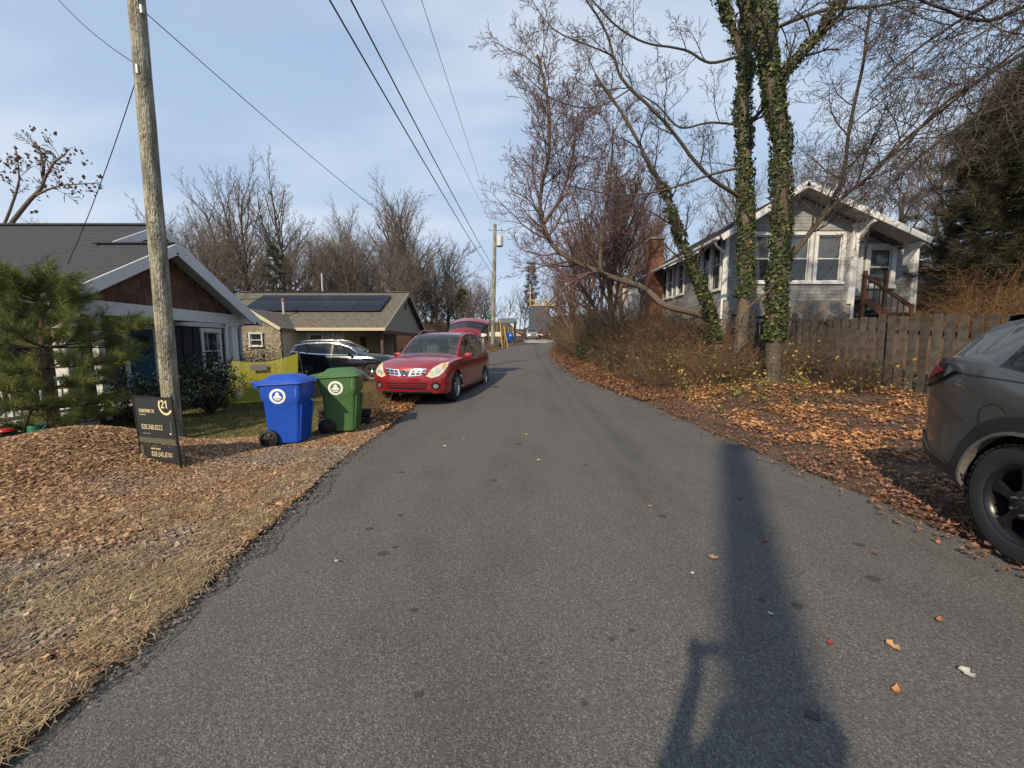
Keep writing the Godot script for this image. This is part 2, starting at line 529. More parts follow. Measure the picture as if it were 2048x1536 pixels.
func build_road() -> void:
	var b := B.new()
	var cols := 34
	var rows := []
	var ds := []
	var d := -12.0
	while d < 35.95:
		ds.append(d)
		d += 0.18 if d < 14 else 0.5
	ds.append(36.0)
	var pn := noise(.5, 31, 4)
	var tn := noise(1.6, 33, 3)
	var k0 := 0
	for j in ds.size() + 4:
		for i in cols + 1:
			var f := float(i) / cols
			var p: Vector3
			if j < ds.size():
				var l := road_l(ds[j])
				var r := road_r(ds[j])
				var px := lerpf(l, r, f)
				var crown := 0.035 * (1.0 - pow(2 * f - 1, 2)) - .012
				if f == 0.0 or f == 1.0: crown -= .012
				p = Vector3(px, road_y(ds[j]) + crown + pn.get_noise_2d(px, ds[j]) * .008, -ds[j])
			else:                                     # the bend to the right
				var q := [[3.2, 38.2, 6.4, 35.6], [5.2, 39.6, 8.4, 36.4], [8, 40.4, 10.4, 36.9], [16, 41.5, 17, 37.6]]
				var s: Array = q[j - ds.size()]
				var pb := Vector2(s[0], s[1]).lerp(Vector2(s[2], s[3]), f)
				p = Vector3(pb.x, road_y(36.5) + .02, -pb.y)
			var worn := 1.0 + pn.get_noise_2d(p.x * 2.2 + 7, p.z * .35) * .3 + tn.get_noise_2d(p.x * 1.5, p.z * .8) * .14
			b.col = Color(worn, worn, worn)
			b.vert(p, Vector3.UP, Vector2(p.x, p.z))
	var w := cols + 1
	for j in ds.size() + 3:
		for i in cols:
			var q2 := j * w + i
			b.ix.append_array(PackedInt32Array([q2, q2 + w, q2 + 1, q2 + 1, q2 + w, q2 + w + 1]))
	b.col = Color(.8, .8, .8)
	for j in ds.size() - 1:                             # broken edge: the thickness of the paving
		for e in [0, cols]:
			var a := b.v[j * w + e]
			var c := b.v[(j + 1) * w + e]
			var dn := Vector3(-.02 if e == 0 else .02, -.07, 0)
			if e == 0: b.quad(a, c, c + dn, a + dn)
			else: b.quad(c, a, a + dn, c + dn)
	var cell := noise(.12, 11, 1, FastNoiseLite.TYPE_CELLULAR)
	cell.cellular_return_type = FastNoiseLite.RETURN_CELL_VALUE
	var tx := ramp_tex(cell, 1024, [0, .3, .62, .8, .9, 1], [Color(.072, .071, .068), Color(.094, .092, .089), Color(.111, .108, .104), Color(.126, .123, .118), Color(.15, .146, .14), Color(.22, .213, .203)], noise(.02, 13, 4), .16)
	var m := textured(tx, 1.7, 0.82, Color(1, 1, 1), bump_tex(noise(.12, 11, 2, FastNoiseLite.TYPE_CELLULAR), 512, 5.0), .55)
	m.vertex_color_use_as_albedo = true
	m.metallic_specular = 0.35
	var road := struct(b, "road", m)
	# oil drips and stains that have sunk into the paving
	var sm := mat(Color(.045, .045, .046), .75)
	var spots := [[1.62, 2.05, .045], [1.45, 2.1, .03], [1.3, 3.2, .05], [-1.16, 3.0, .05], [-.92, 2.62, .055], [-.86, 2.7, .03], [-.98, 3.25, .035], [-.55, 2.02, .03], [2.3, 2.32, .06], [.5, 1.8, .022], [.62, 1.86, .02], [2.2, 3.6, .05], [2.6, 2.75, .055], [-.4, 1.5, .03], [.3, 1.45, .02], [-.2, 4.1, .06], [.9, 4.6, .05], [-1.3, 4.4, .05], [.1, 5.6, .07], [1.2, 1.4, .04]]
	for s in spots:
		s[2] *= .55
		var sb := B.new()
		var poly := PackedVector2Array()
		for k in 14:
			var g := TAU * k / 14
			var rr: float = s[2] * (1.0 + .35 * edge_n.get_noise_2d(s[0] * 30 + cos(g) * 1.5, s[1] * 30 + sin(g) * 1.5))
			poly.append(Vector2(cos(g) * rr * 1.25, sin(g) * rr))
		var f2: float = (s[0] - road_l(s[1])) / (road_r(s[1]) - road_l(s[1]))
		var yy: float = road_y(s[1]) + 0.035 * (1.0 - pow(2 * f2 - 1, 2)) - .012 + pn.get_noise_2d(s[0], s[1]) * .008 + .004
		sb.prism(poly, Vector3(s[0], yy, -s[1]), Vector3(1, 0, 0), Vector3(0, 0, -1), .003)
		part(sb, "oil_stain", sm, road)
	# cracks that follow the crumbling edge, their shade painted as flat dark strips
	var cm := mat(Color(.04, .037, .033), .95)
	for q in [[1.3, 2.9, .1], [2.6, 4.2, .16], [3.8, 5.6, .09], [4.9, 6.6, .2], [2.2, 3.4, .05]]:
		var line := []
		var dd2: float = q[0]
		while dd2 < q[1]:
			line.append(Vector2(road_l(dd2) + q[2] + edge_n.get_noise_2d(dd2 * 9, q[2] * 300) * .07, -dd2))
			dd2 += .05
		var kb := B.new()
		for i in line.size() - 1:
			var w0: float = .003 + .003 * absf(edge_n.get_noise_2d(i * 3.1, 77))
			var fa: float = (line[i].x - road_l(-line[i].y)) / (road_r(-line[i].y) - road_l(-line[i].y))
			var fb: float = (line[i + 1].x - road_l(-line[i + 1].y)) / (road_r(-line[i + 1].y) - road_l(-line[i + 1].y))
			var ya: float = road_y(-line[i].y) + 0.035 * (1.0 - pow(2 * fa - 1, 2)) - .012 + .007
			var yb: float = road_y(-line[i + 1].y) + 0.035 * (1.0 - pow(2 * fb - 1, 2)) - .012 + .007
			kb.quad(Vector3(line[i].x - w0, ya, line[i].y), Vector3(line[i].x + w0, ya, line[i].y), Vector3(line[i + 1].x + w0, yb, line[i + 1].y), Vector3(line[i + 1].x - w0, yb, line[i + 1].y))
		part(kb, "crack_shade", cm, road)
	# concrete drive beyond the bend
	var cb := B.new()
	var rws := []
	for j in 20:
		var dd := 36.3 + j * 1.0
		var row := PackedVector3Array()
		for i in 9:
			var f3 := i / 8.0
			var xx := lerpf(lerpf(1.5, 1.2, j / 19.0), lerpf(4.6, 5.6, j / 19.0), f3)
			row.append(Vector3(xx, road_y(dd) + .04, -dd))
		rws.append(row)
	cb.grid(rws, true)
	struct(cb, "driveway", textured(ramp_tex(noise(.03, 41, 5), 256, [0, .5, 1], [Color(.2, .19, .17), Color(.3, .29, .26), Color(.38, .36, .33)], noise(.3, 3, 1), .12), .4, .9))
# ---------------------------------------------------------------- trees
# grow(): one branch and what springs from it. o: dictionary of habits
func grow(bt: B, bf: B, p0: Vector3, dir0: Vector3, length: float, rad: float, lvl: int, o: Dictionary, r: RandomNumberGenerator) -> void:
	var last: bool = lvl >= o.levels
	var segs: int = maxi(2, int(o.segs[mini(lvl, o.segs.size() - 1)]))
	var p := p0
	var dir := dir0
	var pts := PackedVector3Array([p])
	var rr := PackedFloat32Array([rad])
	var wig: float = o.wig * (1.0 + lvl * .3)
	for i in segs:
		dir = (dir + Vector3(r.randf_range(-1, 1), r.randf_range(-1, 1), r.randf_range(-1, 1)) * wig + Vector3(0, o.up if lvl < o.get("droop_from", 99) else -o.get("droop", 0.0), 0)).normalized()
		p += dir * length / segs
		pts.append(p)
		rr.append(maxf(rad * lerpf(1.0, o.get("tip", .4) if not last else .3, float(i + 1) / segs), o.min_r))
	var thick: bool = lvl <= o.get("thick", 1)
	var b := bt if thick else bf
	b.col = o.bark if thick else o.twig.lerp(o.twig2, r.randf())
	b.tube(pts, rr, 8 if rad > .1 else (5 if rad > .03 else 3), false, 1.0)
	if last: return
	var nc: int = int(o.kids[mini(lvl, o.kids.size() - 1)])
	var az := r.randf() * TAU
	var t0: float = o.from[mini(lvl, o.from.size() - 1)]
	for k in nc:
		var t := t0 + (1.0 - t0) * (k + r.randf_range(.3, 1.0)) / nc
		t = minf(t, 1.0)
		var fi := t * segs
		var i0 := mini(int(fi), segs - 1)
		var at := pts[i0].lerp(pts[i0 + 1], fi - i0)
		var dd := (pts[i0 + 1] - pts[i0]).normalized()
		az += 2.4 + r.randf_range(-.4, .4)
		var sd := dd.cross(Vector3(0.3, 0.2, 1).normalized()).normalized()
		sd = sd.rotated(dd, az)
		var ang: float = o.ang * r.randf_range(.7, 1.25) * (1.0 - .35 * t)
		var cd := (dd * cos(ang) + sd * sin(ang)).normalized()
		var cl: float = length * o.lr * r.randf_range(.65, 1.15) * (1.0 - o.get("cone", .45) * (t - t0))
		grow(bt, bf, at, cd, cl, maxf(minf(rad * lerpf(1, .4, t) * o.rr, rad * .7), o.min_r), lvl + 1, o, r)

func tree_of(called: String, label: String, at: Vector3, o: Dictionary, seed_: int, bark: Material, twig: Material, group := "") -> Node3D:
	var r := RandomNumberGenerator.new()
	r.seed = seed_
	var root := thing(called, label, "tree", at, 0, group)
	var bt := B.new()
	var bf := B.new()
	grow(bt, bf, Vector3(0, -.3, 0), Vector3(o.get("lean", 0.0), 1, o.get("lean2", 0.0)).normalized(), o.length, o.rad, 0, o, r)
	part(bt, "trunk", bark, root, false)
	part(bf, "crown", twig, root, false)
	return root

func copy_of(src: Node3D, label: String, at: Vector3, turn: float, size: Vector3, group := "") -> Node3D:
	var c := src.duplicate()
	c.name = numbered(str(src.name).rstrip("_0123456789"))
	add_child(c)
	c.transform = Transform3D(Basis(Vector3.UP, turn).scaled_local(size), at)
	c.set_meta("label", label)
	if group: c.set_meta("group", group)
	return c

# a limb along given points with procedural shoots
func limb(bt: B, bf: B, pts: PackedVector3Array, r0: float, r1: float, o: Dictionary, r: RandomNumberGenerator, shoots: int, slen: float, from := .25, col := Color(.2, .17, .14)) -> PackedVector3Array:
	var q := smooth_path(pts, 5)
	for i in q.size(): q[i] += Vector3(r.randf_range(-1, 1), r.randf_range(-1, 1), r.randf_range(-1, 1)) * r0 * .12
	bt.col = col
	bt.tube(q, lerp_radii(r0, r1, q.size()), 10 if r0 > .12 else 6)
	var az := r.randf() * TAU
	for k in shoots:
		var t := lerpf(from, 1.0, (k + r.randf()) / shoots)
		var fi := t * (q.size() - 1)
		var i0 := mini(int(fi), q.size() - 2)
		var at := q[i0].lerp(q[i0 + 1], fi - i0)
		var dd := (q[i0 + 1] - q[i0]).normalized()
		az += 2.4
		var sd := dd.cross(Vector3(.3, .2, 1).normalized()).normalized().rotated(dd, az)
		var ang: float = o.ang * r.randf_range(.7, 1.2)
		grow(bt, bf, at, (dd * cos(ang) + sd * sin(ang) + Vector3(0, o.up, 0)).normalized(), slen * r.randf_range(.6, 1.2) * (1.0 - .4 * t), lerpf(r0, r1, t) * .45, 2, o, r)
	return q

func leaf_mesh(w: float, l: float, curl: float, lobes := 0) -> ArrayMesh:
	var b := B.new()
	var hw := [0.0, .55, 1.0, .8, .35, 0.0]
	if lobes == 1: hw = [0.0, 1.0, .45, .95, .35, 0.0]      # maple-like
	if lobes == 2: hw = [.25, 1.0, .85, .5, .2, 0.0]       # ivy
	for i in 5:
		var t0 := i / 5.0
		var t1 := (i + 1) / 5.0
		var a0 := Vector3(0, curl * (t0 - .5) * (t0 - .5) * 4 * l, -t0 * l)
		var a1 := Vector3(0, curl * (t1 - .5) * (t1 - .5) * 4 * l, -t1 * l)
		for s in [1.0, -1.0]:
			var e0: Vector3 = a0 + Vector3(s * hw[i] * w * .5, hw[i] * w * curl * .9, 0)
			var e1: Vector3 = a1 + Vector3(s * hw[i + 1] * w * .5, hw[i + 1] * w * curl * .9, 0)
			if s > 0:
				b.tri(a0, e0, e1); b.tri(a0, e1, a1)
			else:
				b.tri(a0, e1, e0); b.tri(a0, a1, e1)
	return b.mesh()

func spin(r: RandomNumberGenerator, tilt := 0.4) -> Basis:
	return Basis(Vector3.UP, r.randf() * TAU) * Basis(Vector3.RIGHT, r.randf_range(-tilt, tilt)) * Basis(Vector3.FORWARD, r.randf_range(-tilt, tilt))

# ivy leaves clothing a limb between fractions f0 and f1
func ivy(parent: Node3D, path: PackedVector3Array, r0: float, r1: float, f0: float, f1: float, count: int, r: RandomNumberGenerator, mesh: Mesh, m: Material) -> void:
	var tf := []
	var cols := []
	var pn := noise(.9, 77, 2)
	var tries := 0
	while tf.size() < count and tries < count * 5:
		tries += 1
		var t := lerpf(f0, f1, r.randf())
		var fi := t * (path.size() - 1)
		var i0 := mini(int(fi), path.size() - 2)
		var at := path[i0].lerp(path[i0 + 1], fi - i0)
		var dd := (path[i0 + 1] - path[i0]).normalized()
		var g := r.randf() * TAU
		var sd := dd.cross(Vector3(0, .1, 1)).normalized().rotated(dd, g)
		var dens := pn.get_noise_3d(at.x * 2 + sd.x, at.y * 1.4, at.z * 2 + sd.z * 1.5) + .35
		if r.randf() > dens * 2.6: continue
		var out := lerpf(r0, r1, t) + absf(r.randfn(0, .035)) + maxf(dens, 0) * .06
		var ps := at + sd * out
		var bs := Basis.looking_at(-sd + Vector3(r.randf_range(-.7, .7), r.randf_range(-.2, .8), r.randf_range(-.7, .7)), Vector3.UP) * Basis(Vector3.RIGHT, PI * .5)
		tf.append(Transform3D(bs.scaled(Vector3.ONE * r.randf_range(.6, 1.3)), ps))
		var v := r.randf()
		cols.append(Color(.028, .042, .012).lerp(Color(.09, .115, .03), v * v) if r.randf() > .025 else Color(.3, .19, .04))
	many("ivy", mesh, m, tf, cols, parent)

var bark_m: StandardMaterial3D
var twig_m: StandardMaterial3D
var leaf_m: StandardMaterial3D

func tree_materials() -> void:
	var f := noise(.035, 51, 5)
	bark_m = textured(ramp_tex(f, 512, [0, .4, .6, 1], [Color(.35, .33, .32), Color(.6, .58, .55), Color(.85, .84, .8), Color(1, 1, .96)], noise(.12, 52, 3), .4), 1.3, .95, Color(1, 1, 1), bump_tex(noise(.05, 53, 4), 512, 9.0), 1.6)
	bark_m.uv1_scale = Vector3(2.2, .7, 2.2)
	bark_m.vertex_color_use_as_albedo = true
	twig_m = vmat(.9)
	leaf_m = vmat(.55)
	leaf_m.backlight_enabled = true
	leaf_m.backlight = Color(.12, .14, .05)

func habit(d: Dictionary) -> Dictionary:
	var o := {levels = 4, segs = [10, 6, 4, 3, 2], wig = .12, up = .06, kids = [12, 8, 6, 4], from = [.3, .25, .2, .15], ang = .75, lr = .5, rr = .6, min_r = .006, bark = Color(.2, .17, .145), twig = Color(.13, .095, .08), twig2 = Color(.2, .15, .125), thick = 1, length = 16.0, rad = .25}
	o.merge(d, true)
	return o

func build_woods() -> void:
	var protos := []
	var r := RandomNumberGenerator.new()
	r.seed = 400
	# name, label and habit of every kind; the first of each kind stands where the photograph shows it, copies follow
	var g := "bare trees of the wood behind the houses"
	var gray := {bark = Color(.12, .1, .085), twig = Color(.105, .086, .075), twig2 = Color(.18, .148, .127), min_r = .0095}
	var kinds := [
		["tall_bare_tree", habit(gray.merged({length = 17, rad = .24, ang = .75, up = .06, lr = .44, kids = [16, 8, 6, 4], from = [.3, .2, .2, .2]}))],
		["spreading_bare_tree", habit(gray.merged({length = 11, rad = .3, ang = .85, up = .05, lr = .66, kids = [9, 8, 7, 5], from = [.25, .25, .2, .2], tip = .5}))],
		["slender_bare_tree", habit(gray.merged({length = 15, rad = .16, ang = .8, up = .05, lr = .36, kids = [18, 7, 6, 4], from = [.35, .2, .2, .2], wig = .09}))],
		["forked_bare_tree", habit(gray.merged({length = 9, rad = .28, ang = .65, up = .07, lr = .8, kids = [5, 7, 6, 5], from = [.35, .25, .2, .2], tip = .55}))],
		["twiggy_bare_tree", habit(gray.merged({length = 13, rad = .2, ang = .7, up = .05, lr = .48, kids = [14, 9, 7, 4], from = [.2, .2, .2, .2], wig = .16, twig = Color(.15, .1, .085), twig2 = Color(.22, .15, .12)}))]]
	var first := {}
	# pixel column in the photograph is only noted here to keep the order: x, d, kind, height scale
	var spots := [
		[-45.5, 52, 2, 1.0], [-44, 60, 0, 1.12], [-38, 48, 3, .95], [-36.5, 46, 1, .9],
		[-31.5, 46, 0, 1.0], [-29.3, 44, 2, 1.05], [-27.5, 47, 0, .98], [-25.6, 45, 2, 1.0], [-25, 52, 4, .95], [-33, 40, 4, .8],
		[-41.5, 42, 4, .75], [-30, 38, 4, .75], [-23.5, 44, 4, .8], [-22.3, 48, 3, .78], [-20, 50, 3, .85],
		[-19.4, 46, 1, .86], [-17.6, 51, 1, .95], [-15.6, 49, 1, .94], [-14.2, 53, 0, .98], [-13.2, 51, 0, .98], [-12.2, 55, 4, .95], [-18.6, 44, 4, .7], [-16.4, 45, 1, .75], [-14.4, 46, 4, .78], [-12.0, 46, 1, .74], [-10.4, 50, 4, .7], [-8.8, 54, 1, .66], [-21.3, 43, 1, .7], [-20.2, 54, 1, .98], [-22.6, 55, 1, 1.0], [-16.6, 56, 0, .92], [-11.3, 58, 1, .9], [-9.6, 58, 0, .66], [-7.6, 52, 1, .55], [-37.5, 54, 1, 1.0], [-40.5, 56, 0, .95], [-33.5, 50, 1, 1.0], [-28.4, 52, 1, 1.1], [-6.6, 62, 1, .62], [-3.8, 64, 1, .55], [-26.5, 43, 1, .72], [-34.5, 44, 1, .8],
		[-11.2, 47, 1, .72], [-9.4, 52, 4, .72], [-8.2, 48, 4, .68], [-7.2, 56, 2, .72], [-5.6, 52, 3, .55], [-4.6, 60, 2, .62],
		[-2.8, 58, 4, .52], [-.8, 62, 2, .5], [1.3, 66, 2, .62], [2.2, 70, 4, .55], [-9.8, 40, 4, .5], [-6.3, 44, 4, .45],
		[-21, 40, 4, .62], [-17, 42, 2, .7], [-13.4, 42, 4, .62], [-27, 41, 2, .7], [-24.2, 60, 0, 1.0], [-18.5, 60, 0, 1.05], [-50, 55, 3, 1.0], [-52, 48, 1, .9], [-47, 45, 4, .85],
		[6.4, 68, 3, .7], [9.5, 62, 1, .75], [13, 58, 3, .85], [16, 50, 1, .8], [20, 46, 4, .85], [24, 44, 1, .9], [29, 40, 3, .95], [34, 36, 1, .9], [20, 34, 2, .8], [25, 30, 4, .8], [31, 29, 3, .8]]
	var note := ["behind the charcoal house", "behind the low tan house", "behind the parked cars", "far up the street", "behind the grey bungalow"]
	for s in spots:
		var k: int = s[2]
		var kind: Array = kinds[k]
		var where := 0 if s[0] < -23 else (1 if s[0] < -10.5 else (2 if s[0] < -6.5 else (3 if s[0] < 5 else 4)))
		var key: String = "%d %d" % [k, where]
		var rank := 0
		var total := 0
		for q in spots:
			var wq := 0 if q[0] < -23 else (1 if q[0] < -10.5 else (2 if q[0] < -6.5 else (3 if q[0] < 5 else 4)))
			if q[2] == k and wq == where:
				total += 1
				if float(q[0]) / q[1] < float(s[0]) / s[1]: rank += 1
		var label: String = str(kind[0]).replace("_", " ") + " in the wood " + note[where]
		if total > 1: label = ["leftmost", "second", "third", "fourth", "fifth", "sixth", "seventh", "eighth", "ninth", "tenth", "eleventh", "twelfth"][rank] + " " + label + ("" if rank == 0 else ", from the left")
		var at := Vector3(s[0], land(s[0], s[1]) - .2, -s[1])
		if not first.has(k):
			first[k] = tree_of(kind[0], label, at, kind[1], 900 + k, bark_m, twig_m, g)
			first[k].scale = Vector3.ONE * s[3]
		else:
			copy_of(first[k], label, at, r.randf() * TAU, Vector3(s[3] * r.randf_range(.85, 1.1), s[3], s[3] * r.randf_range(.85, 1.1)), g)
	# low brush at the foot of the wood
	var tf := []
	var cols := []
	for i in 420:
		var x := r.randf_range(-50, 3)
		var d := r.randf_range(34, 64)
		if x > -3 and d < 64: continue
		if x > -6 and d < 40: continue
		tf.append(Transform3D(spin(r, .1).scaled(Vector3.ONE * r.randf_range(1.3, 3.0)), Vector3(x, land(x, d), -d)))
		var v := r.randf()
		cols.append(Color(.09, .058, .04).lerp(Color(.17, .11, .075), v))
	for i in 130:
		var x2 := r.randf_range(6, 40)
		var d2 := r.randf_range(26, 60)
		tf.append(Transform3D(spin(r, .1).scaled(Vector3.ONE * r.randf_range(1.2, 2.6)), Vector3(x2, land(x2, d2), -d2)))
		cols.append(Color(.15, .1, .07))
	var u := many("undergrowth", bramble_mesh(61, 46, 1.0, .006), twig_m, tf, cols, self)
	u.set_meta("label", "brown leafless undergrowth at the foot of the far wood"); u.set_meta("category", "undergrowth")
	# evergreens among the bare trees
	for e in [[-24.3, 40.5, 10.5, "small dark pine among bare trees above the charcoal house gable"], [-15.8, 58, 14.0, "dark pine in the wood behind the low tan house ridge"], [-6.0, 47, 6.5, "small dark evergreen behind the street's far utility pole"], [-9.9, 60, 10.0, "dark evergreen behind bare trees near the open red tailgate"]]:
		conifer("pine_tree", e[3], Vector3(e[0], land(e[0], e[1]), -e[1]), e[2], e[2] * .22, 520, 70 + int(e[2]), Color(.03, .045, .018), Color(.06, .075, .03), .45)

# stems that arch from one foot, unit height
func bramble_mesh(seed_: int, stems: int, spread: float, rad: float) -> ArrayMesh:
	var r := RandomNumberGenerator.new()
	r.seed = seed_
	var b := B.new()
	for k in stems:
		var g := r.randf() * TAU
		var p := Vector3(cos(g), 0, sin(g)) * r.randf_range(0, .45) * spread
		var d := (Vector3(cos(g), 0, sin(g)) * r.randf_range(.1, .8) * spread + Vector3(0, 1, 0) + Vector3(r.randf_range(-.3, .3), 0, r.randf_range(-.3, .3))).normalized()
		var l := r.randf_range(.5, 1.25)
		var pts := PackedVector3Array([p])
		var n := 6
		var droop := r.randf_range(.02, .22)
		for i in n:
			d = (d + Vector3(r.randf_range(-.16, .16), -droop, r.randf_range(-.16, .16))).normalized()
			p += d * l / n
			pts.append(p)
		var s := r.randf_range(.75, 1.2)
		b.col = Color(s, s, s)
		b.tube(pts, lerp_radii(rad * 1.2, rad * .5, n + 1), 3)
		for q in 4:
			var i1 := r.randi_range(2, n)
			var e := pts[i1]
			var sd := Vector3(r.randf_range(-1, 1), r.randf_range(-.1, .9), r.randf_range(-1, 1)).normalized() * l * r.randf_range(.12, .35)
			b.tube(PackedVector3Array([e, e + sd * .5 + Vector3(0, .01, 0), e + sd]), PackedFloat32Array([rad * .6, rad * .5, rad * .35]), 3)
	return b.mesh()

func spray_mesh(seed_: int, needles: int, l: float, w: float, flat: float) -> ArrayMesh:   # a shoot with needles, along -z
	var r := RandomNumberGenerator.new()
	r.seed = seed_
	var b := B.new()
	b.col = Color(.8, .7, .55)
	b.tube(PackedVector3Array([Vector3.ZERO, Vector3(0, 0, -l)]), PackedFloat32Array([w * 1.6, w * .8]), 3)
	for k in needles:
		var t := r.randf()
		var g := r.randf() * TAU
		var o := Vector3(cos(g), sin(g) * flat, 0)
		var d := (o + Vector3(0, 0, -r.randf_range(.5, 1.3))).normalized()
		var a := Vector3(0, 0, -l * t)
		var s := d.cross(Vector3(r.randf_range(-1, 1), r.randf_range(-1, 1), .3)).normalized() * w
		var e := a + d * l * r.randf_range(.55, .95)
		var v := r.randf_range(.7, 1.3)
		b.col = Color(v, v, v)
		b.tri(a - s, a + s, e)
	return b.mesh()

func conifer(called: String, label: String, at: Vector3, h: float, rad: float, sprays: int, seed_: int, c0: Color, c1: Color, size: float, low := .12, round_ := .8) -> Node3D:
	var r := RandomNumberGenerator.new()
	r.seed = seed_
	var root := thing(called, label, "tree", at)
	var b := B.new()
	b.col = Color(.14, .11, .09)
	b.tube(PackedVector3Array([Vector3(0, -.3, 0), Vector3(.05, h * .5, 0), Vector3(0, h * .97, 0)]), PackedFloat32Array([h * .018 + .05, h * .012, .02]), 8)
	var tf := []
	var cols := []
	var pn := noise(.5, seed_, 2)
	var branches := int(sprays / 11.0)
	for k in branches:
		var t := lerpf(low, 1.0, pow((k + r.randf()) / branches, .85))
		var g := k * 2.4 + r.randf_range(-.3, .3)
		var reach := rad * pow(1.0 - t, round_) * r.randf_range(.7, 1.15) * (1 + pn.get_noise_2d(g * 3, t * 9) * .5) + .1
		var o := Vector3(cos(g), 0, sin(g))
		var root_p := Vector3(0, t * h, 0)
		var tip := root_p + o * reach + Vector3(0, reach * r.randf_range(-.25, .3), 0)
		b.tube(PackedVector3Array([root_p, root_p.lerp(tip, .5) + Vector3(0, -.05 * reach, 0), tip]), PackedFloat32Array([.015 + h * .002, .012, .006]), 4)
		for q in 11:
			var u := pow(r.randf(), .6)
			var ps := root_p.lerp(tip, u) + Vector3(r.randf_range(-1, 1), r.randf_range(-.6, .8), r.randf_range(-1, 1)) * size * .35
			var dir := (o + Vector3(r.randf_range(-.8, .8), r.randf_range(-.3, .9), r.randf_range(-.8, .8))).normalized()
			tf.append(Transform3D(Basis.looking_at(dir, Vector3.UP if absf(dir.y) < .95 else Vector3.RIGHT).scaled(Vector3.ONE * size * r.randf_range(.7, 1.3)), ps + at))
			var v := r.randf()
			cols.append(c0.lerp(c1, v * v))
	part(b, "trunk", bark_m, root, false)
	many("crown", spray_mesh(seed_ + 5, 46, .8, .012, .6), leaf_m, tf, cols, root)
	return root
# ---------------------------------------------------------------- cars: front at -z, y up, metres
# s: dictionary of profiles over z (distance from the nose)
class Body:
	var rows := []             # stations of PackedVector3Array, right half: bottom centre -> top centre
	var zs := []
	var spec: Dictionary
	var hf := {}               # (view) -> height field

func car_section(s: Dictionary, z: float) -> PackedVector3Array:
	var lng: float = s.length
	var w := curve_at(s.width, z)
	var yb := curve_at(s.bottom, z)
	var belt := curve_at(s.belt, z)
	var edge := maxf(curve_at(s.edge, z), belt + .012)
	var crown := curve_at(s.crown, z)
	var wb := w * curve_at(s.tuck, z)
	var we := curve_at(s.edge_w, z)
	var ym := lerpf(yb, belt, .6)
	var c := [Vector2(0, yb), Vector2(w * .8, yb), Vector2(w * .95, yb + .03), Vector2(w * .99, yb + .14), Vector2(w * .985, lerpf(yb, belt, .45)), Vector2(w, ym), Vector2(w * .995, lerpf(ym, belt, .55)), Vector2(wb, belt), Vector2(lerpf(wb, we, .12), lerpf(belt, edge, .1)), Vector2(lerpf(wb, we, .55), lerpf(belt, edge, .5)), Vector2(lerpf(wb, we, .93), lerpf(belt, edge, .88)), Vector2(we, edge), Vector2(we * .93, edge + crown * .32), Vector2(we * .6, edge + crown * .78), Vector2(0, edge + crown)]
	var o := PackedVector3Array()
	for i in c.size() - 1:
		var k := 3
		for q in k:
			var p: Vector2 = c[i].cubic_interpolate(c[i + 1], c[maxi(i - 1, 0)], c[mini(i + 2, c.size() - 1)], float(q) / k)
			o.append(Vector3(maxf(p.x, 0), p.y, 0))
	o.append(Vector3(0, c[c.size() - 1].y, 0))
	var f0: float = s.get("nose_bow", .2)
	var f1: float = s.get("tail_bow", .12)
	for i in o.size():
		var q := o[i]
		var bow := pow(clampf(q.x / s.half, 0, 1), 2.6)
		var fa := clampf(1 - z / .9, 0, 1)
		var fb := clampf(1 - (lng - z) / .9, 0, 1)
		q.z = z - lng * .5 + (f0 * bow + curve_at(s.nose, q.y)) * fa * fa - (f1 * bow + curve_at(s.tail, q.y)) * fb * fb
		o[i] = q
	return o

func arch(s: Dictionary, p: Vector3) -> Vector3:       # push side points out of the wheel openings
	if p.x < s.half * .62: return p
	for zc in [s.axle_f, s.axle_r]:
		var c := Vector2(zc - s.length * .5, s.wheel_r * 1.0)
		var q := Vector2(p.z, p.y) - c
		if q.length() < s.arch_r:
			if q.length() < .01: q = Vector2(0, 1)
			if q.y < .0: return Vector3(p.x, p.y, c.x + signf(q.x) * sqrt(s.arch_r * s.arch_r - q.y * q.y))
			q = q.normalized() * s.arch_r
			return Vector3(p.x, c.y + q.y, c.x + q.x)
	return p

func in_arch(s: Dictionary, p: Vector3) -> bool:
	if p.x < s.half * .62: return false
	for zc in [s.axle_f, s.axle_r]:
		if (Vector2(p.z, p.y) - Vector2(zc - s.length * .5, s.wheel_r)).length() < s.arch_r * .999: return true
	return false

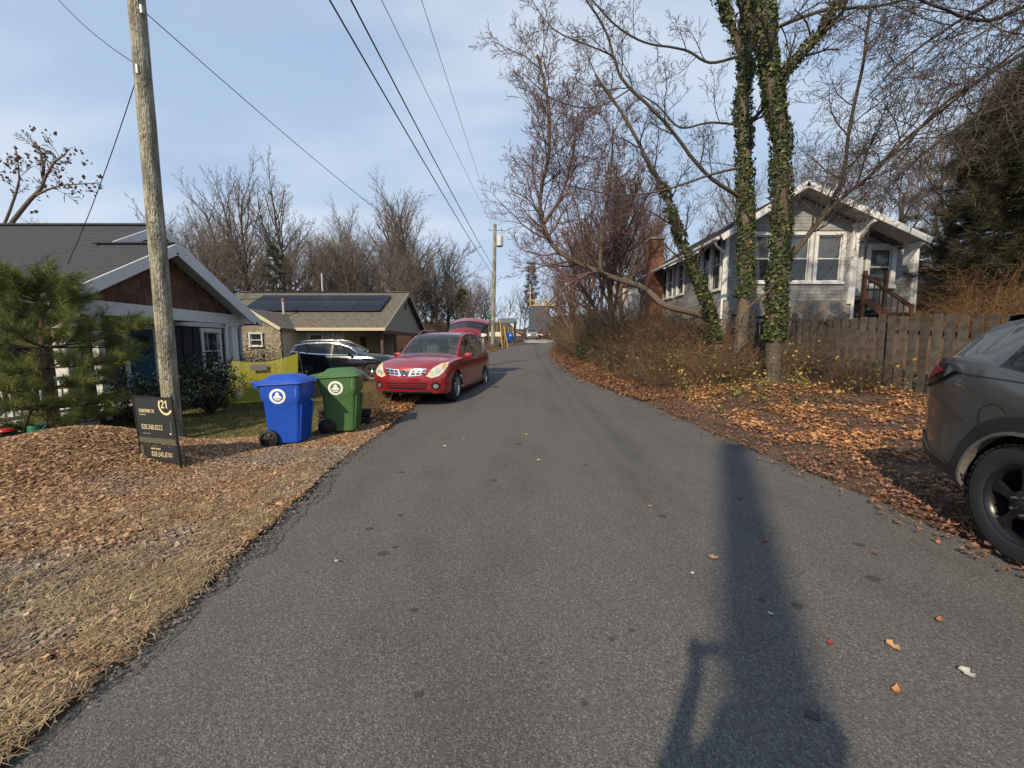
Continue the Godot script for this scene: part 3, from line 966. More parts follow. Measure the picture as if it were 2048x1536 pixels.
# builds the shell into root; glass regions become panes of their own
func car_body(root: Node3D, s: Dictionary, mp: Material, mg: Material, mt: Material) -> Body:
	var body := Body.new()
	body.spec = s
	var z := 0.0
	var zs := [0.0, .03, .07]
	z = .12
	while z < s.length - .1:
		zs.append(z)
		z += .05
	zs.append_array([s.length - .07, s.length - .03, s.length])
	body.zs = zs
	var raw := []
	for q in zs: raw.append(car_section(s, q))
	var nj: int = raw[0].size()
	for i in zs.size():
		var e := minf(zs[i], s.length - zs[i])
		var k := 1.0
		if e < .12: k = lerpf(.95, 1.0, sqrt(e / .12))
		var row := PackedVector3Array()
		for j in nj:
			var p: Vector3 = raw[i][j]
			p.x *= k
			raw[i][j] = p
			row.append(arch(s, p))
		body.rows.append(row)
	var skin := B.new()
	var black := B.new()
	var panes := {}
	var top0 := 33      # index of the edge control point (11 * 3)
	var bl0 := 21
	for i in zs.size() - 1:
		var zm: float = (zs[i] + zs[i + 1]) * .5
		for j in nj - 1:
			var r0: PackedVector3Array = body.rows[i]
			var r1: PackedVector3Array = body.rows[i + 1]
			if in_arch(s, raw[i][j]) and in_arch(s, raw[i + 1][j]) and in_arch(s, raw[i][j + 1]) and in_arch(s, raw[i + 1][j + 1]): continue
			var who := ""
			var wdi := 0.0
			if j >= bl0 + 2 and j < top0 - 1:
				for wd in s.windows:
					if zm > wd[0] and zm < wd[1]:
						who = "side_window"
						wdi = wd[0]
				if who == "" and zm > s.windows[0][0] and zm < s.windows[-1][1]: who = "pillar"
			elif j >= top0 + 1:
				if zm > s.screen[0] and zm < s.screen[1] and j >= top0 + 3: who = "windscreen"
				elif zm > s.rear[0] and zm < s.rear[1] and j >= top0 + 3: who = "rear_window"
				elif s.get("open_rear", 99.0) < zm: continue
			if s.get("open_rear", 99.0) < zm and j > bl0: continue
			for sg in [1.0, -1.0]:
				var f := Vector3(sg, 1, 1)
				var key: String = who + ("r" if sg > 0 else "l") + str(wdi) if who == "side_window" else who
				if who == "windscreen" or who == "rear_window": key = who
				var b := skin
				if who == "pillar": b = black
				elif who != "":
					if not panes.has(key): panes[key] = [B.new(), who]
					b = panes[key][0]
				var a := r0[j] * f
				var c := r0[j + 1] * f
				var d := r1[j + 1] * f
				var e2 := r1[j] * f
				# smooth normals from neighbours
				var ids := []
				for pq in [[i, j], [i, j + 1], [i + 1, j + 1], [i + 1, j]]:
					var du: Vector3 = body.rows[mini(pq[0] + 1, zs.size() - 1)][pq[1]] - body.rows[maxi(pq[0] - 1, 0)][pq[1]]
					var dv: Vector3 = body.rows[pq[0]][mini(pq[1] + 1, nj - 1)] - body.rows[pq[0]][maxi(pq[1] - 1, 0)]
					var nn := dv.cross(du).normalized() * f
					ids.append(b.vert([a, c, d, e2][ids.size()], nn, Vector2(zm, 0)))
				if sg > 0: b.ix.append_array(PackedInt32Array([ids[0], ids[2], ids[1], ids[0], ids[3], ids[2]]))
				else: b.ix.append_array(PackedInt32Array([ids[0], ids[1], ids[2], ids[0], ids[2], ids[3]]))
	# end caps
	for en in [0, zs.size() - 1]:
		if en > 0 and s.has("open_rear"): continue
		var row: PackedVector3Array = body.rows[en]
		var rws := []
		for j in nj:
			var line := PackedVector3Array()
			for q in 17:
				var xx := row[j].x * (q / 8.0 - 1.0)
				var p := Vector3(xx, row[j].y, row[j].z)
				if row[j].x > .02:
					var bow := pow(clampf(absf(xx) / s.half, 0, 1), 2.6) - pow(clampf(row[j].x / s.half, 0, 1), 2.6)
					p.z += (s.get("nose_bow", .2) if en == 0 else -s.get("tail_bow", .12)) * bow
				line.append(p)
			rws.append(line)
		skin.grid(rws, en == 0)
	body_hf(body, skin, panes)
	part(skin, "body", mp, root, false)
	part(black, "window_frame", mt, root, false)
	for k in panes:
		part(panes[k][0], panes[k][1], mg, root, false)
	# wheel housings and floor
	var wm := mat(Color(.012, .012, .013), .9)
	for zc in [s.axle_f, s.axle_r]:
		for sg in [1.0, -1.0]:
			var wh := B.new()
			var rws2 := []
			for i in 17:
				var g := PI * 1.16 * i / 16.0 - .08 * PI
				var o := Vector3(0, s.wheel_r + sin(g) * (s.arch_r + .015), zc - s.length * .5 + cos(g) * (s.arch_r + .015))
				rws2.append(PackedVector3Array([o + Vector3(sg * (s.half - .05), 0, 0), o + Vector3(sg * (s.half - .42), 0, 0)]))
			wh.grid(rws2)
			wh.box(Vector3(sg * (s.half - .43), s.wheel_r + .15, zc - s.length * .5), Vector3(.01, s.arch_r * 1.6, s.arch_r * 2))
			part(wh, "wheel_housing", wm, root, false)
	var un := B.new()
	un.box(Vector3(0, curve_at(s.bottom, s.length * .5) + .06, 0), Vector3(s.half * 1.3, .05, s.length * .9))
	part(un, "underbody", wm, root, false)
	return body

func body_hf(body: Body, skin: B, panes: Dictionary) -> void:
	var all := [skin]
	for k in panes: all.append(panes[k][0])
	for view in ["side", "front", "back"]:
		var f := {}
		for b in all:
			for i in range(0, b.ix.size(), 3):
				var p0: Vector3 = b.v[b.ix[i]]
				var p1: Vector3 = b.v[b.ix[i + 1]]
				var p2: Vector3 = b.v[b.ix[i + 2]]
				if view == "side" and (p0.x + p1.x + p2.x) < .9: continue
				if view == "front" and (p0.z + p1.z + p2.z) > -body.spec.length * .5 * 3 + 3.3: continue
				if view == "back" and (p0.z + p1.z + p2.z) < body.spec.length * .5 * 3 - 3.3: continue
				var a := Vector2(p0.z, p0.y) if view == "side" else Vector2(p0.x, p0.y)
				var c := Vector2(p1.z, p1.y) if view == "side" else Vector2(p1.x, p1.y)
				var d := Vector2(p2.z, p2.y) if view == "side" else Vector2(p2.x, p2.y)
				var h := Vector3(p0.x, p1.x, p2.x) if view == "side" else (Vector3(-p0.z, -p1.z, -p2.z) if view == "front" else Vector3(p0.z, p1.z, p2.z))
				var den := (c - a).cross(d - a)
				if absf(den) < 1e-7: continue
				var lo := Vector2(minf(a.x, minf(c.x, d.x)), minf(a.y, minf(c.y, d.y))) / .02
				var hi := Vector2(maxf(a.x, maxf(c.x, d.x)), maxf(a.y, maxf(c.y, d.y))) / .02
				for gx in range(int(floor(lo.x)), int(ceil(hi.x)) + 1):
					for gy in range(int(floor(lo.y)), int(ceil(hi.y)) + 1):
						var q := Vector2(gx, gy) * .02
						var u := (q - a).cross(d - a) / den
						var w := (c - a).cross(q - a) / den
						if u < -.02 or w < -.02 or u + w > 1.02: continue
						var val := h.x + u * (h.y - h.x) + w * (h.z - h.x)
						var key := gx * 4096 + gy
						if not f.has(key) or f[key] < val: f[key] = val
		body.hf[view] = f

func hf_at(f: Dictionary, x: float, y: float) -> float:
	var gx := int(floor(x / .02))
	var gy := int(floor(y / .02))
	var tot := 0.0
	var ws := 0.0
	for i in 2:
		for j in 2:
			var key := (gx + i) * 4096 + gy + j
			if f.has(key):
				var w := (1 - absf(x / .02 - gx - i)) * (1 - absf(y / .02 - gy - j)) + 1e-4
				tot += f[key] * w
				ws += w
	if ws > 0: return tot / ws
	for rad in range(1, 9):
		for i in range(-rad, rad + 1):
			for j in range(-rad, rad + 1):
				var key2 := (gx + i) * 4096 + gy + j
				if f.has(key2): return f[key2]
	return 0.0

# a patch drawn in the side, front or back view and laid on the body, proud of it by lift
func patch(body: Body, view: String, poly: PackedVector2Array, lift: float, thick := .02, mirror := false, step := .04) -> B:
	var b := B.new()
	var f: Dictionary = body.hf[view]
	var keep := b
	var pts := PackedVector2Array()
	var m := poly.size()
	for i in m:
		var a := poly[i]
		var c := poly[(i + 1) % m]
		var k := maxi(1, int((c - a).length() / step))
		for q in k: pts.append(a.lerp(c, float(q) / k))
	var ring := pts.size()
	var lo := poly[0]
	var hi := poly[0]
	for p in poly:
		lo = lo.min(p); hi = hi.max(p)
	var x := lo.x + step * .5
	while x < hi.x:
		var y := lo.y + step * .5
		while y < hi.y:
			var q2 := Vector2(x, y)
			if Geometry2D.is_point_in_polygon(q2, poly):
				var near := 9.0
				for i in ring: near = minf(near, (pts[i] - q2).length())
				if near > step * .4: pts.append(q2)
			y += step
		x += step
	var tr := Geometry2D.triangulate_delaunay(pts)
	for sg in ([1.0, -1.0] if mirror else [1.0]):
		if sg < 0:
			b = B.new()
			keep.twin = b
		var top := []
		var low := []
		for p in pts:
			var h := hf_at(f, p.x, p.y)
			var e := .03
			var hx := (hf_at(f, p.x + e, p.y) - hf_at(f, p.x - e, p.y)) / (2 * e)
			var hy := (hf_at(f, p.x, p.y + e) - hf_at(f, p.x, p.y - e)) / (2 * e)
			hx = clampf(hx, -4, 4); hy = clampf(hy, -4, 4)
			var nn: Vector3
			var q3: Vector3
			if view == "side":
				nn = Vector3(1, -hy, -hx).normalized(); q3 = Vector3(h, p.y, p.x)
			elif view == "front":
				nn = Vector3(-hx, -hy, -1).normalized(); q3 = Vector3(p.x, p.y, -h)
			else:
				nn = Vector3(-hx, -hy, 1).normalized(); q3 = Vector3(p.x, p.y, h)
			q3 += nn * lift
			var fl := Vector3(sg, 1, 1)
			top.append(b.vert(q3 * fl, nn * fl, p))
			low.append((q3 - nn * thick) * fl)
		for i in range(0, tr.size(), 3):
			var c0 := (pts[tr[i]] + pts[tr[i + 1]] + pts[tr[i + 2]]) / 3.0
			if not Geometry2D.is_point_in_polygon(c0, poly): continue
			var i0: int = top[tr[i]]
			var i1: int = top[tr[i + 1]]
			var i2: int = top[tr[i + 2]]
			if (b.v[i1] - b.v[i0]).cross(b.v[i2] - b.v[i0]).dot(b.n[i0]) > 0: b.ix.append_array(PackedInt32Array([i0, i2, i1]))
			else: b.ix.append_array(PackedInt32Array([i0, i1, i2]))
		var mid := Vector3.ZERO
		for i in ring: mid += b.v[top[i]] / ring
		for i in ring:
			var k2 := (i + 1) % ring
			var qa := b.v[top[i]]
			var qb := b.v[top[k2]]
			if (qb - qa).cross(low[i] - qa).dot(qa - mid) > 0: b.quad(qa, qb, low[k2], low[i])
			else: b.quad(qb, qa, low[i], low[k2])
	return keep

func strip(body: Body, view: String, line: Array, width: float, lift: float, closed := false) -> PackedVector2Array:
	# a thin outline as one polygon (open line)
	var l := PackedVector2Array()
	var r := PackedVector2Array()
	var m := line.size()
	for i in m:
		var d: Vector2 = (line[mini(i + 1, m - 1)] - line[maxi(i - 1, 0)]).normalized()
		var nn := Vector2(-d.y, d.x) * width * .5
		l.append(line[i] + nn); r.append(line[i] - nn)
	r.reverse()
	l.append_array(r)
	return l

func ellipse(c: Vector2, a: float, b_: float, n := 20, g0 := 0.0, g1 := TAU) -> PackedVector2Array:
	var o := PackedVector2Array()
	for i in n: o.append(c + Vector2(cos(g0 + (g1 - g0) * i / n) * a, sin(g0 + (g1 - g0) * i / n) * b_))
	return o

# wheel standing at c, outer side towards +x * sg
func wheel(root: Node3D, c: Vector3, sg: float, r: float, rim_r: float, w: float, spokes: int, mr: Material, twin := false, turn := 0.0) -> void:
	var o := Node3D.new()
	o.name = "wheel"
	root.add_child(o, true)
	o.position = c
	o.rotation = Vector3(0, turn + (0.0 if sg > 0 else PI), 0)
	var tf := Transform3D(Basis(Vector3(0, 0, 1), -PI / 2), Vector3.ZERO)     # y axis -> +x
	var t := B.new()
	var hw := w * .5
	t.lathe(V2([rim_r - .02, -hw * .8, rim_r + .01, -hw * .95, r * .9, -hw, r * .97, -hw * .86, r, -hw * .6, r, hw * .6, r * .97, hw * .86, r * .9, hw, rim_r + .03, hw * .96, rim_r + .008, hw * .9, rim_r - .005, hw * .78]), 48, tf)
	for k in 44:                                         # tread blocks
		for q in 2:
			var g := TAU * (k + q * .5) / 44
			var bs := Basis(Vector3(1, 0, 0), g)
			t.box(bs * Vector3(0, r, 0) + Vector3((q - .5) * w * .62, 0, 0), Vector3(w * .26, .012, r * .1), bs)
	part(t, "tyre", mat(Color(.022, .022, .023), .8), o, false)
	var b := B.new()
	var face := hw * .72
	b.lathe(V2([rim_r, hw * .9, rim_r - .012, hw * .86, rim_r - .03, hw * .6, rim_r - .035, -hw * .4]), 48, tf)
	for k in spokes:
		var g2 := TAU * k / spokes
		for dv in ([-.13, .13] if twin else [0.0]):
			var bs2 := Basis(Vector3(1, 0, 0), g2 + dv)
			var wd := rim_r * (.3 if not twin else .13)
			var pl := PackedVector2Array([Vector2(-wd * .42, .04), Vector2(wd * .42, .04), Vector2(wd * .3, rim_r * .55), Vector2(wd * .62, rim_r * .97), Vector2(-wd * .62, rim_r * .97), Vector2(-wd * .3, rim_r * .55)])
			b.prism(pl, Vector3(face, 0, 0), bs2 * Vector3(0, 0, -1), bs2 * Vector3(0, 1, 0), .035)
	b.lathe(V2([0.001, face + .02, .028, face + .018, .034, face + .006, .085, face + .004, .095, face - .02]), 24, tf)
	part(b, "rim", mr, o, false)
	var nb := B.new()
	for k in 5:
		var g3 := TAU * (k + .5) / 5
		nb.rod(Vector3(face, sin(g3) * .058, cos(g3) * .058), Vector3(face + .022, sin(g3) * .058, cos(g3) * .058), .011, .009, 6)
	part(nb, "lug_nuts", mat(Color(.35, .35, .36), .3, .9), o, false)
	var d := B.new()
	d.lathe(V2([0.001, -.01, rim_r * .72, -.01, rim_r * .72, -.03, 0.001, -.03]), 32, tf)
	part(d, "brake_disc", mat(Color(.05, .05, .052), .5, .7), o, false)
	var ba := B.new()
	ba.lathe(V2([0.001, -.05, rim_r - .03, -.05]), 32, tf)
	part(ba, "hub_back", mat(Color(.01, .01, .01), .9), o, false)

func mirror_unit(root: Node3D, at: Vector3, sg: float, m: Material, mb: Material) -> void:
	var b := B.new()
	var rws := []
	for i in 9:
		var t := i / 8.0
		var ring := PackedVector3Array()
		var k := pow(sin(PI * lerpf(.12, .93, t)), .5)
		for j in 17:
			var g := TAU * j / 16
			var cx := signf(cos(g)) * pow(absf(cos(g)), .7)
			var cy := signf(sin(g)) * pow(absf(sin(g)), .7)
			ring.append(at + Vector3(sg * (.03 + t * .2), cy * .075 * k + .02, cx * .055 * k - t * .0 + .02 * t))
		rws.append(ring)
	b.grid(rws, sg < 0)
	part(b, "door_mirror", m, root, false)
	var g2 := B.new()
	g2.box(at + Vector3(sg * .125, .02, .052), Vector3(.15, .1, .006))
	g2.rod(at + Vector3(-sg * .03, -.03, 0), at + Vector3(sg * .08, -.02, 0), .02)
	part(g2, "mirror_foot", mb, root, false)

func roof_rail(root: Node3D, s: Dictionary, z0: float, z1: float, m: Material, dx := .05, lift := .05) -> void:
	for sg in [1.0, -1.0]:
		var b := B.new()
		var p := PackedVector3Array()
		for i in 9:
			var t := i / 8.0
			var z := lerpf(z0, z1, t)
			var e := minf(t, 1 - t)
			p.append(Vector3(sg * (curve_at(s.edge_w, z) - dx), curve_at(s.edge, z) + curve_at(s.crown, z) * .4 + (lift if e > .05 else -.02) * smoothstep(0, .14, e), z - s.length * .5))
		b.tube(p, lerp_radii(.016, .016, 9), 8, true)
		part(b, "roof_rail", m, root, false)

func cabin(root: Node3D, s: Dictionary, m: Material, m2: Material) -> void:
	var y0: float = curve_at(s.bottom, s.length * .5) + .12
	var h := s.length * .5 as float
	for sg in [1.0, -1.0]:
		for zz in [s.seat, s.seat + .95]:
			var b := B.new()
			b.box(Vector3(sg * .38, y0 + .28, zz - h), Vector3(.5, .16, .52), Basis.IDENTITY, .05)
			b.box(Vector3(sg * .38, y0 + .66, zz - h + .3), Vector3(.48, .66, .14), Basis(Vector3.RIGHT, .25), .05)
			b.box(Vector3(sg * .38, y0 + 1.07, zz - h + .4), Vector3(.26, .17, .1), Basis(Vector3.RIGHT, .15), .04)
			part(b, "seat", m, root, false)
	var d := B.new()
	d.box(Vector3(0, s.dash_y, s.screen[0] + .35 - h), Vector3(s.half * 1.6, .22, .55), Basis(Vector3.RIGHT, .1), .06)
	part(d, "dashboard", m2, root, false)
	var w := B.new()
	var p := PackedVector3Array()
	for i in 25:
		var g := TAU * i / 24
		p.append(Vector3(-.38 + cos(g) * .19, s.dash_y + .08 + sin(g) * .17, s.screen[0] + .78 - h + sin(g) * .07))
	w.tube(p, lerp_radii(.016, .016, 25), 6)
	w.rod(Vector3(-.56, s.dash_y + .08, s.screen[0] + .78 - h), Vector3(-.2, s.dash_y + .08, s.screen[0] + .78 - h), .018)
	part(w, "steering_wheel", m2, root, false)
	var mi := B.new()
	mi.box(Vector3(0, curve_at(s.edge, s.screen[1]) - .1, s.screen[1] - h - .02), Vector3(.24, .06, .03), Basis.IDENTITY, .012)
	part(mi, "inner_mirror", m2, root, false)
func red_car() -> void:
	# axles found from where its tyres stand on the road
	var root := thing("parked_car", "red crossover parked at the road edge with its tailgate raised", "car", Vector3(-1.92, .17, -10.6), PI - .18)
	var s := {length = 4.62, half = .9, wheel_r = .345, arch_r = .4, axle_f = .93, axle_r = 3.62, seat = 2.15, dash_y = .98,
		width = V2([0, .8, .12, .85, .4, .885, .9, .9, 2.3, .9, 3.7, .9, 4.2, .87, 4.62, .8]),
		bottom = V2([0, .26, .3, .22, .8, .2, 2.3, .2, 3.8, .22, 4.4, .3, 4.62, .36]),
		belt = V2([0, .74, .15, .8, .4, .87, .8, .93, 1.3, .97, 2.2, .99, 3.4, 1.05, 4.1, 1.12, 4.45, 1.04, 4.62, .95]),
		edge = V2([0, .77, .15, .84, .4, .92, .8, .98, 1.28, 1.03, 1.65, 1.28, 2.1, 1.54, 2.5, 1.61, 3.2, 1.63, 3.8, 1.58, 4.2, 1.48, 4.45, 1.2, 4.62, 1.0]),
		edge_w = V2([0, .64, .15, .7, .5, .74, 1.2, .77, 1.7, .72, 2.15, .67, 3, .66, 3.8, .64, 4.3, .64, 4.62, .68]),
		crown = V2([0, .05, .3, .07, 1.1, .07, 1.5, .06, 2.2, .055, 3.6, .055, 4.4, .05, 4.62, .04]),
		tuck = V2([0, .9, .5, .95, 1.2, .95, 2.2, .95, 3.6, .95, 4.62, .93]),
		nose = V2([.2, .06, .38, 0, .55, .0, .72, .03, .85, .1, 1.0, .22]), tail = V2([.3, .03, .5, 0, .75, .03, 1.0, .08, 1.3, .2]), nose_bow = .26, tail_bow = .14,
		windows = [[1.62, 2.42], [2.5, 3.35], [3.42, 3.95]], screen = [1.3, 2.16], rear = [9, 9.1], open_rear = 4.24}
	var mp := paint(Color(.3, .012, .02), .3, .3)
	var mg := glass(Color(.03, .04, .04), .5)
	var mk := mat(Color(.012, .012, .013), .35)
	var chrome := mat(Color(.75, .76, .78), .12, 1.0)
	var body := car_body(root, s, mp, mg, mk)
	for ax in [[.93, 0.06], [3.62, 0.0]]:
		for sg in [1.0, -1.0]: wheel(root, Vector3(sg * .79, .345, ax[0] - 2.31), sg, .345, .225, .22, 5, mat(Color(.55, .56, .58), .25, .9), true, ax[1])
	cabin(root, s, mat(Color(.16, .155, .15), .9), mat(Color(.03, .03, .032), .7))
	# headlamps: yellowed lens over a bright bowl
	var lens := mat(Color(.62, .58, .4), .12)
	lens.clearcoat_enabled = true
	for sg in [1.0, -1.0]:
		var hl := P2([.47, .64, .58, .6, .72, .64, .8, .72, .83, .84, .8, .93, .7, .9, .58, .8])
		var mir := PackedVector2Array()
		for p in hl: mir.append(Vector2(p.x * sg, p.y))
		var h := part(patch(body, "front", mir, .012), "headlamp", lens, root, false)
		for q in [[.58, .7, .05], [.68, .75, .055]]:
			part(patch(body, "front", ellipse(Vector2(q[0] * sg, q[1]), q[2], q[2]), .016, .01, false, .02), "bulb_bowl", mat(Color(.72, .72, .66), .1, .6), h, false)
		part(patch(body, "front", ellipse(Vector2(.76 * sg, .84), .028, .06), .017, .01, false, .02), "indicator", mat(Color(.6, .32, .12), .2), h, false)
		part(patch(body, "front", ellipse(Vector2(.66 * sg, .43), .1, .085), .004), "fog_recess", mk, root, false)
		part(patch(body, "front", ellipse(Vector2(.66 * sg, .42), .05, .05), .012, .01, false, .02), "fog_lamp", mat(Color(.5, .5, .5), .15, .7), root, false)
	# grille: dark middle with the round emblem, two chrome wings with six holes each
	part(patch(body, "front", P2([-.2, .775, .2, .775, .13, .645, -.13, .645]), .008), "grille", mk, root, false)
	for sg in [1.0, -1.0]:
		var wing := P2([.15, .775, .47, .8, .45, .69, .34, .655, .1, .63, .07, .645])
		var w2 := PackedVector2Array()
		for p in wing: w2.append(Vector2(p.x * sg, p.y))
		var g := part(patch(body, "front", w2, .02), "grille_bar", mat(Color(.8, .81, .83), .22, .9), root, false)
		for q in 3:
			for e in 2:
				var cx := lerpf(.19, .4, q / 2.0) + e * .015
				var cy := .682 + e * .055 + q * .008
				part(patch(body, "front", P2([(cx - .043) * sg, cy - .021, (cx + .041) * sg, cy - .017, (cx + .043) * sg, cy + .024, (cx - .039) * sg, cy + .022]), .024, .006, false, .02), "slot", mk, g, false)
	var em := B.new()
	var ez := hf_at(body.hf["front"], 0, .71)
	em.lathe(V2([.048, .0, .048, .012, .066, .012, .066, .0]), 28, Transform3D(Basis(Vector3.RIGHT, -PI / 2), Vector3(0, .71, -ez - .01)))
	em.box(Vector3(0, .71, -ez - .02), Vector3(.15, .024, .01), Basis.IDENTITY, .004)
	part(em, "emblem", chrome, root, false)
	# lower intake with two red bars
	part(patch(body, "front", P2([-.5, .5, .5, .5, .44, .36, -.44, .36]), .006), "air_intake", mk, root, false)
	for y in [.41, .455]: part(patch(body, "front", P2([-.45, y - .009, .45, y - .009, .46, y + .009, -.46, y + .009]), .02, .02), "intake_bar", mp, root, false)
	part(patch(body, "front", P2([-.6, .26, .6, .26, .56, .31, -.56, .31]), .012), "skid_strip", mat(Color(.02, .018, .018), .6), root, false)
	part(patch(body, "front", P2([-.4, .575, .4, .575, .4, .58, -.4, .58]), .004, .008), "bumper_seam", mk, root, false)
	seams(root, body, s, mk, [[1.42, 2.46], [2.46, 3.5]], .24, 1.0)
	for zz in [2.2, 3.2]: part(patch(body, "side", P2([zz - 2.42, .955, zz - 2.22, .965, zz - 2.22, .995, zz - 2.42, .985]), .03, .03, true), "door_handle", mp, root, false)
	part(patch(body, "side", P2([-1.1, .3, 1.0, .3, 1.0, .34, -1.1, .34]), .012, .02, true), "sill_strip", chrome, root, false)
	mirror_unit(root, Vector3(.83, 1.03, 1.62 - 2.31), 1.0, mp, mk)
	mirror_unit(root, Vector3(-.83, 1.03, 1.62 - 2.31), -1.0, mp, mk)
	roof_rail(root, s, 2.2, 3.9, mat(Color(.3, .3, .31), .3, .8), .06, .07)
	# raised tailgate, hinged at the roof's rear edge
	var hinge := Vector3(0, 1.56, 4.2 - 2.31)
	var bs := Basis(Vector3.RIGHT, -.62)
	var shell := [B.new(), B.new(), B.new()]
	var prof := [[0.0, .5, .0], [.3, .56, .05], [.34, .57, .03], [.75, .64, -.02], [.8, .66, .0], [1.05, .68, -.04], [1.15, .6, -.1]]
	for part_i in 3:
		var a := [0, 2, 4][part_i] as int
		var e := [2, 4, 6][part_i] as int
		for side in 2:
			var rws := []
			for i in range(a, e + 1):
				var row := PackedVector3Array()
				for j in 13:
					var u := j / 6.0 - 1.0
					row.append(hinge + bs * Vector3(prof[i][1] * u, prof[i][2] + .1 - .14 * u * u - side * .05, prof[i][0]))
				rws.append(row)
			shell[part_i].grid(rws, side == 0)
	var tg := part(shell[0], "tailgate", mp, root, false)
	part(shell[1], "tailgate_window", mat(Color(.012, .013, .015), .05), tg, false)
	part(shell[2], "tailgate_panel", mp, tg, false)
	var rods := B.new()
	for sg in [1.0, -1.0]: rods.rod(Vector3(sg * .5, 1.15, 4.3 - 2.31), hinge + bs * Vector3(sg * .52, .0, .5), .012)
	part(rods, "gas_strut", mk, tg, false)
	# clutter behind the windscreen
	var pl := B.new()
	pl.box(Vector3(-.3, 1.2, .5), Vector3(.4, .3, .25), Basis(Vector3.UP, .4), .06)
	part(pl, "pale_bundle", mat(Color(.5, .4, .25), .9), root, false)

func seams(root: Node3D, body: Body, s: Dictionary, m: Material, doors: Array, y0: float, y1: float) -> void:
	var h: float = s.length * .5
	for d in doors:
		for zz in [d[1]]:
			part(patch(body, "side", P2([zz - h - .004, y0 + .1, zz - h + .004, y0 + .1, zz - h + .006, y1 + .06, zz - h - .002, y1 + .06]), .002, .006, true), "door_seam", m, root, false)
	var d0: Array = doors[0]
	part(patch(body, "side", P2([d0[0] - h - .004, y0 + .14, d0[0] - h + .004, y0 + .14, d0[0] - h + .01, y1, d0[0] - h + .002, y1]), .002, .006, true), "door_seam", m, root, false)
	var d1: Array = doors[-1]
	part(patch(body, "side", P2([d0[0] - h, y0 + .1, d1[1] - h, y0 + .1, d1[1] - h, y0 + .108, d0[0] - h, y0 + .108]), .002, .006, true), "door_seam", m, root, false)

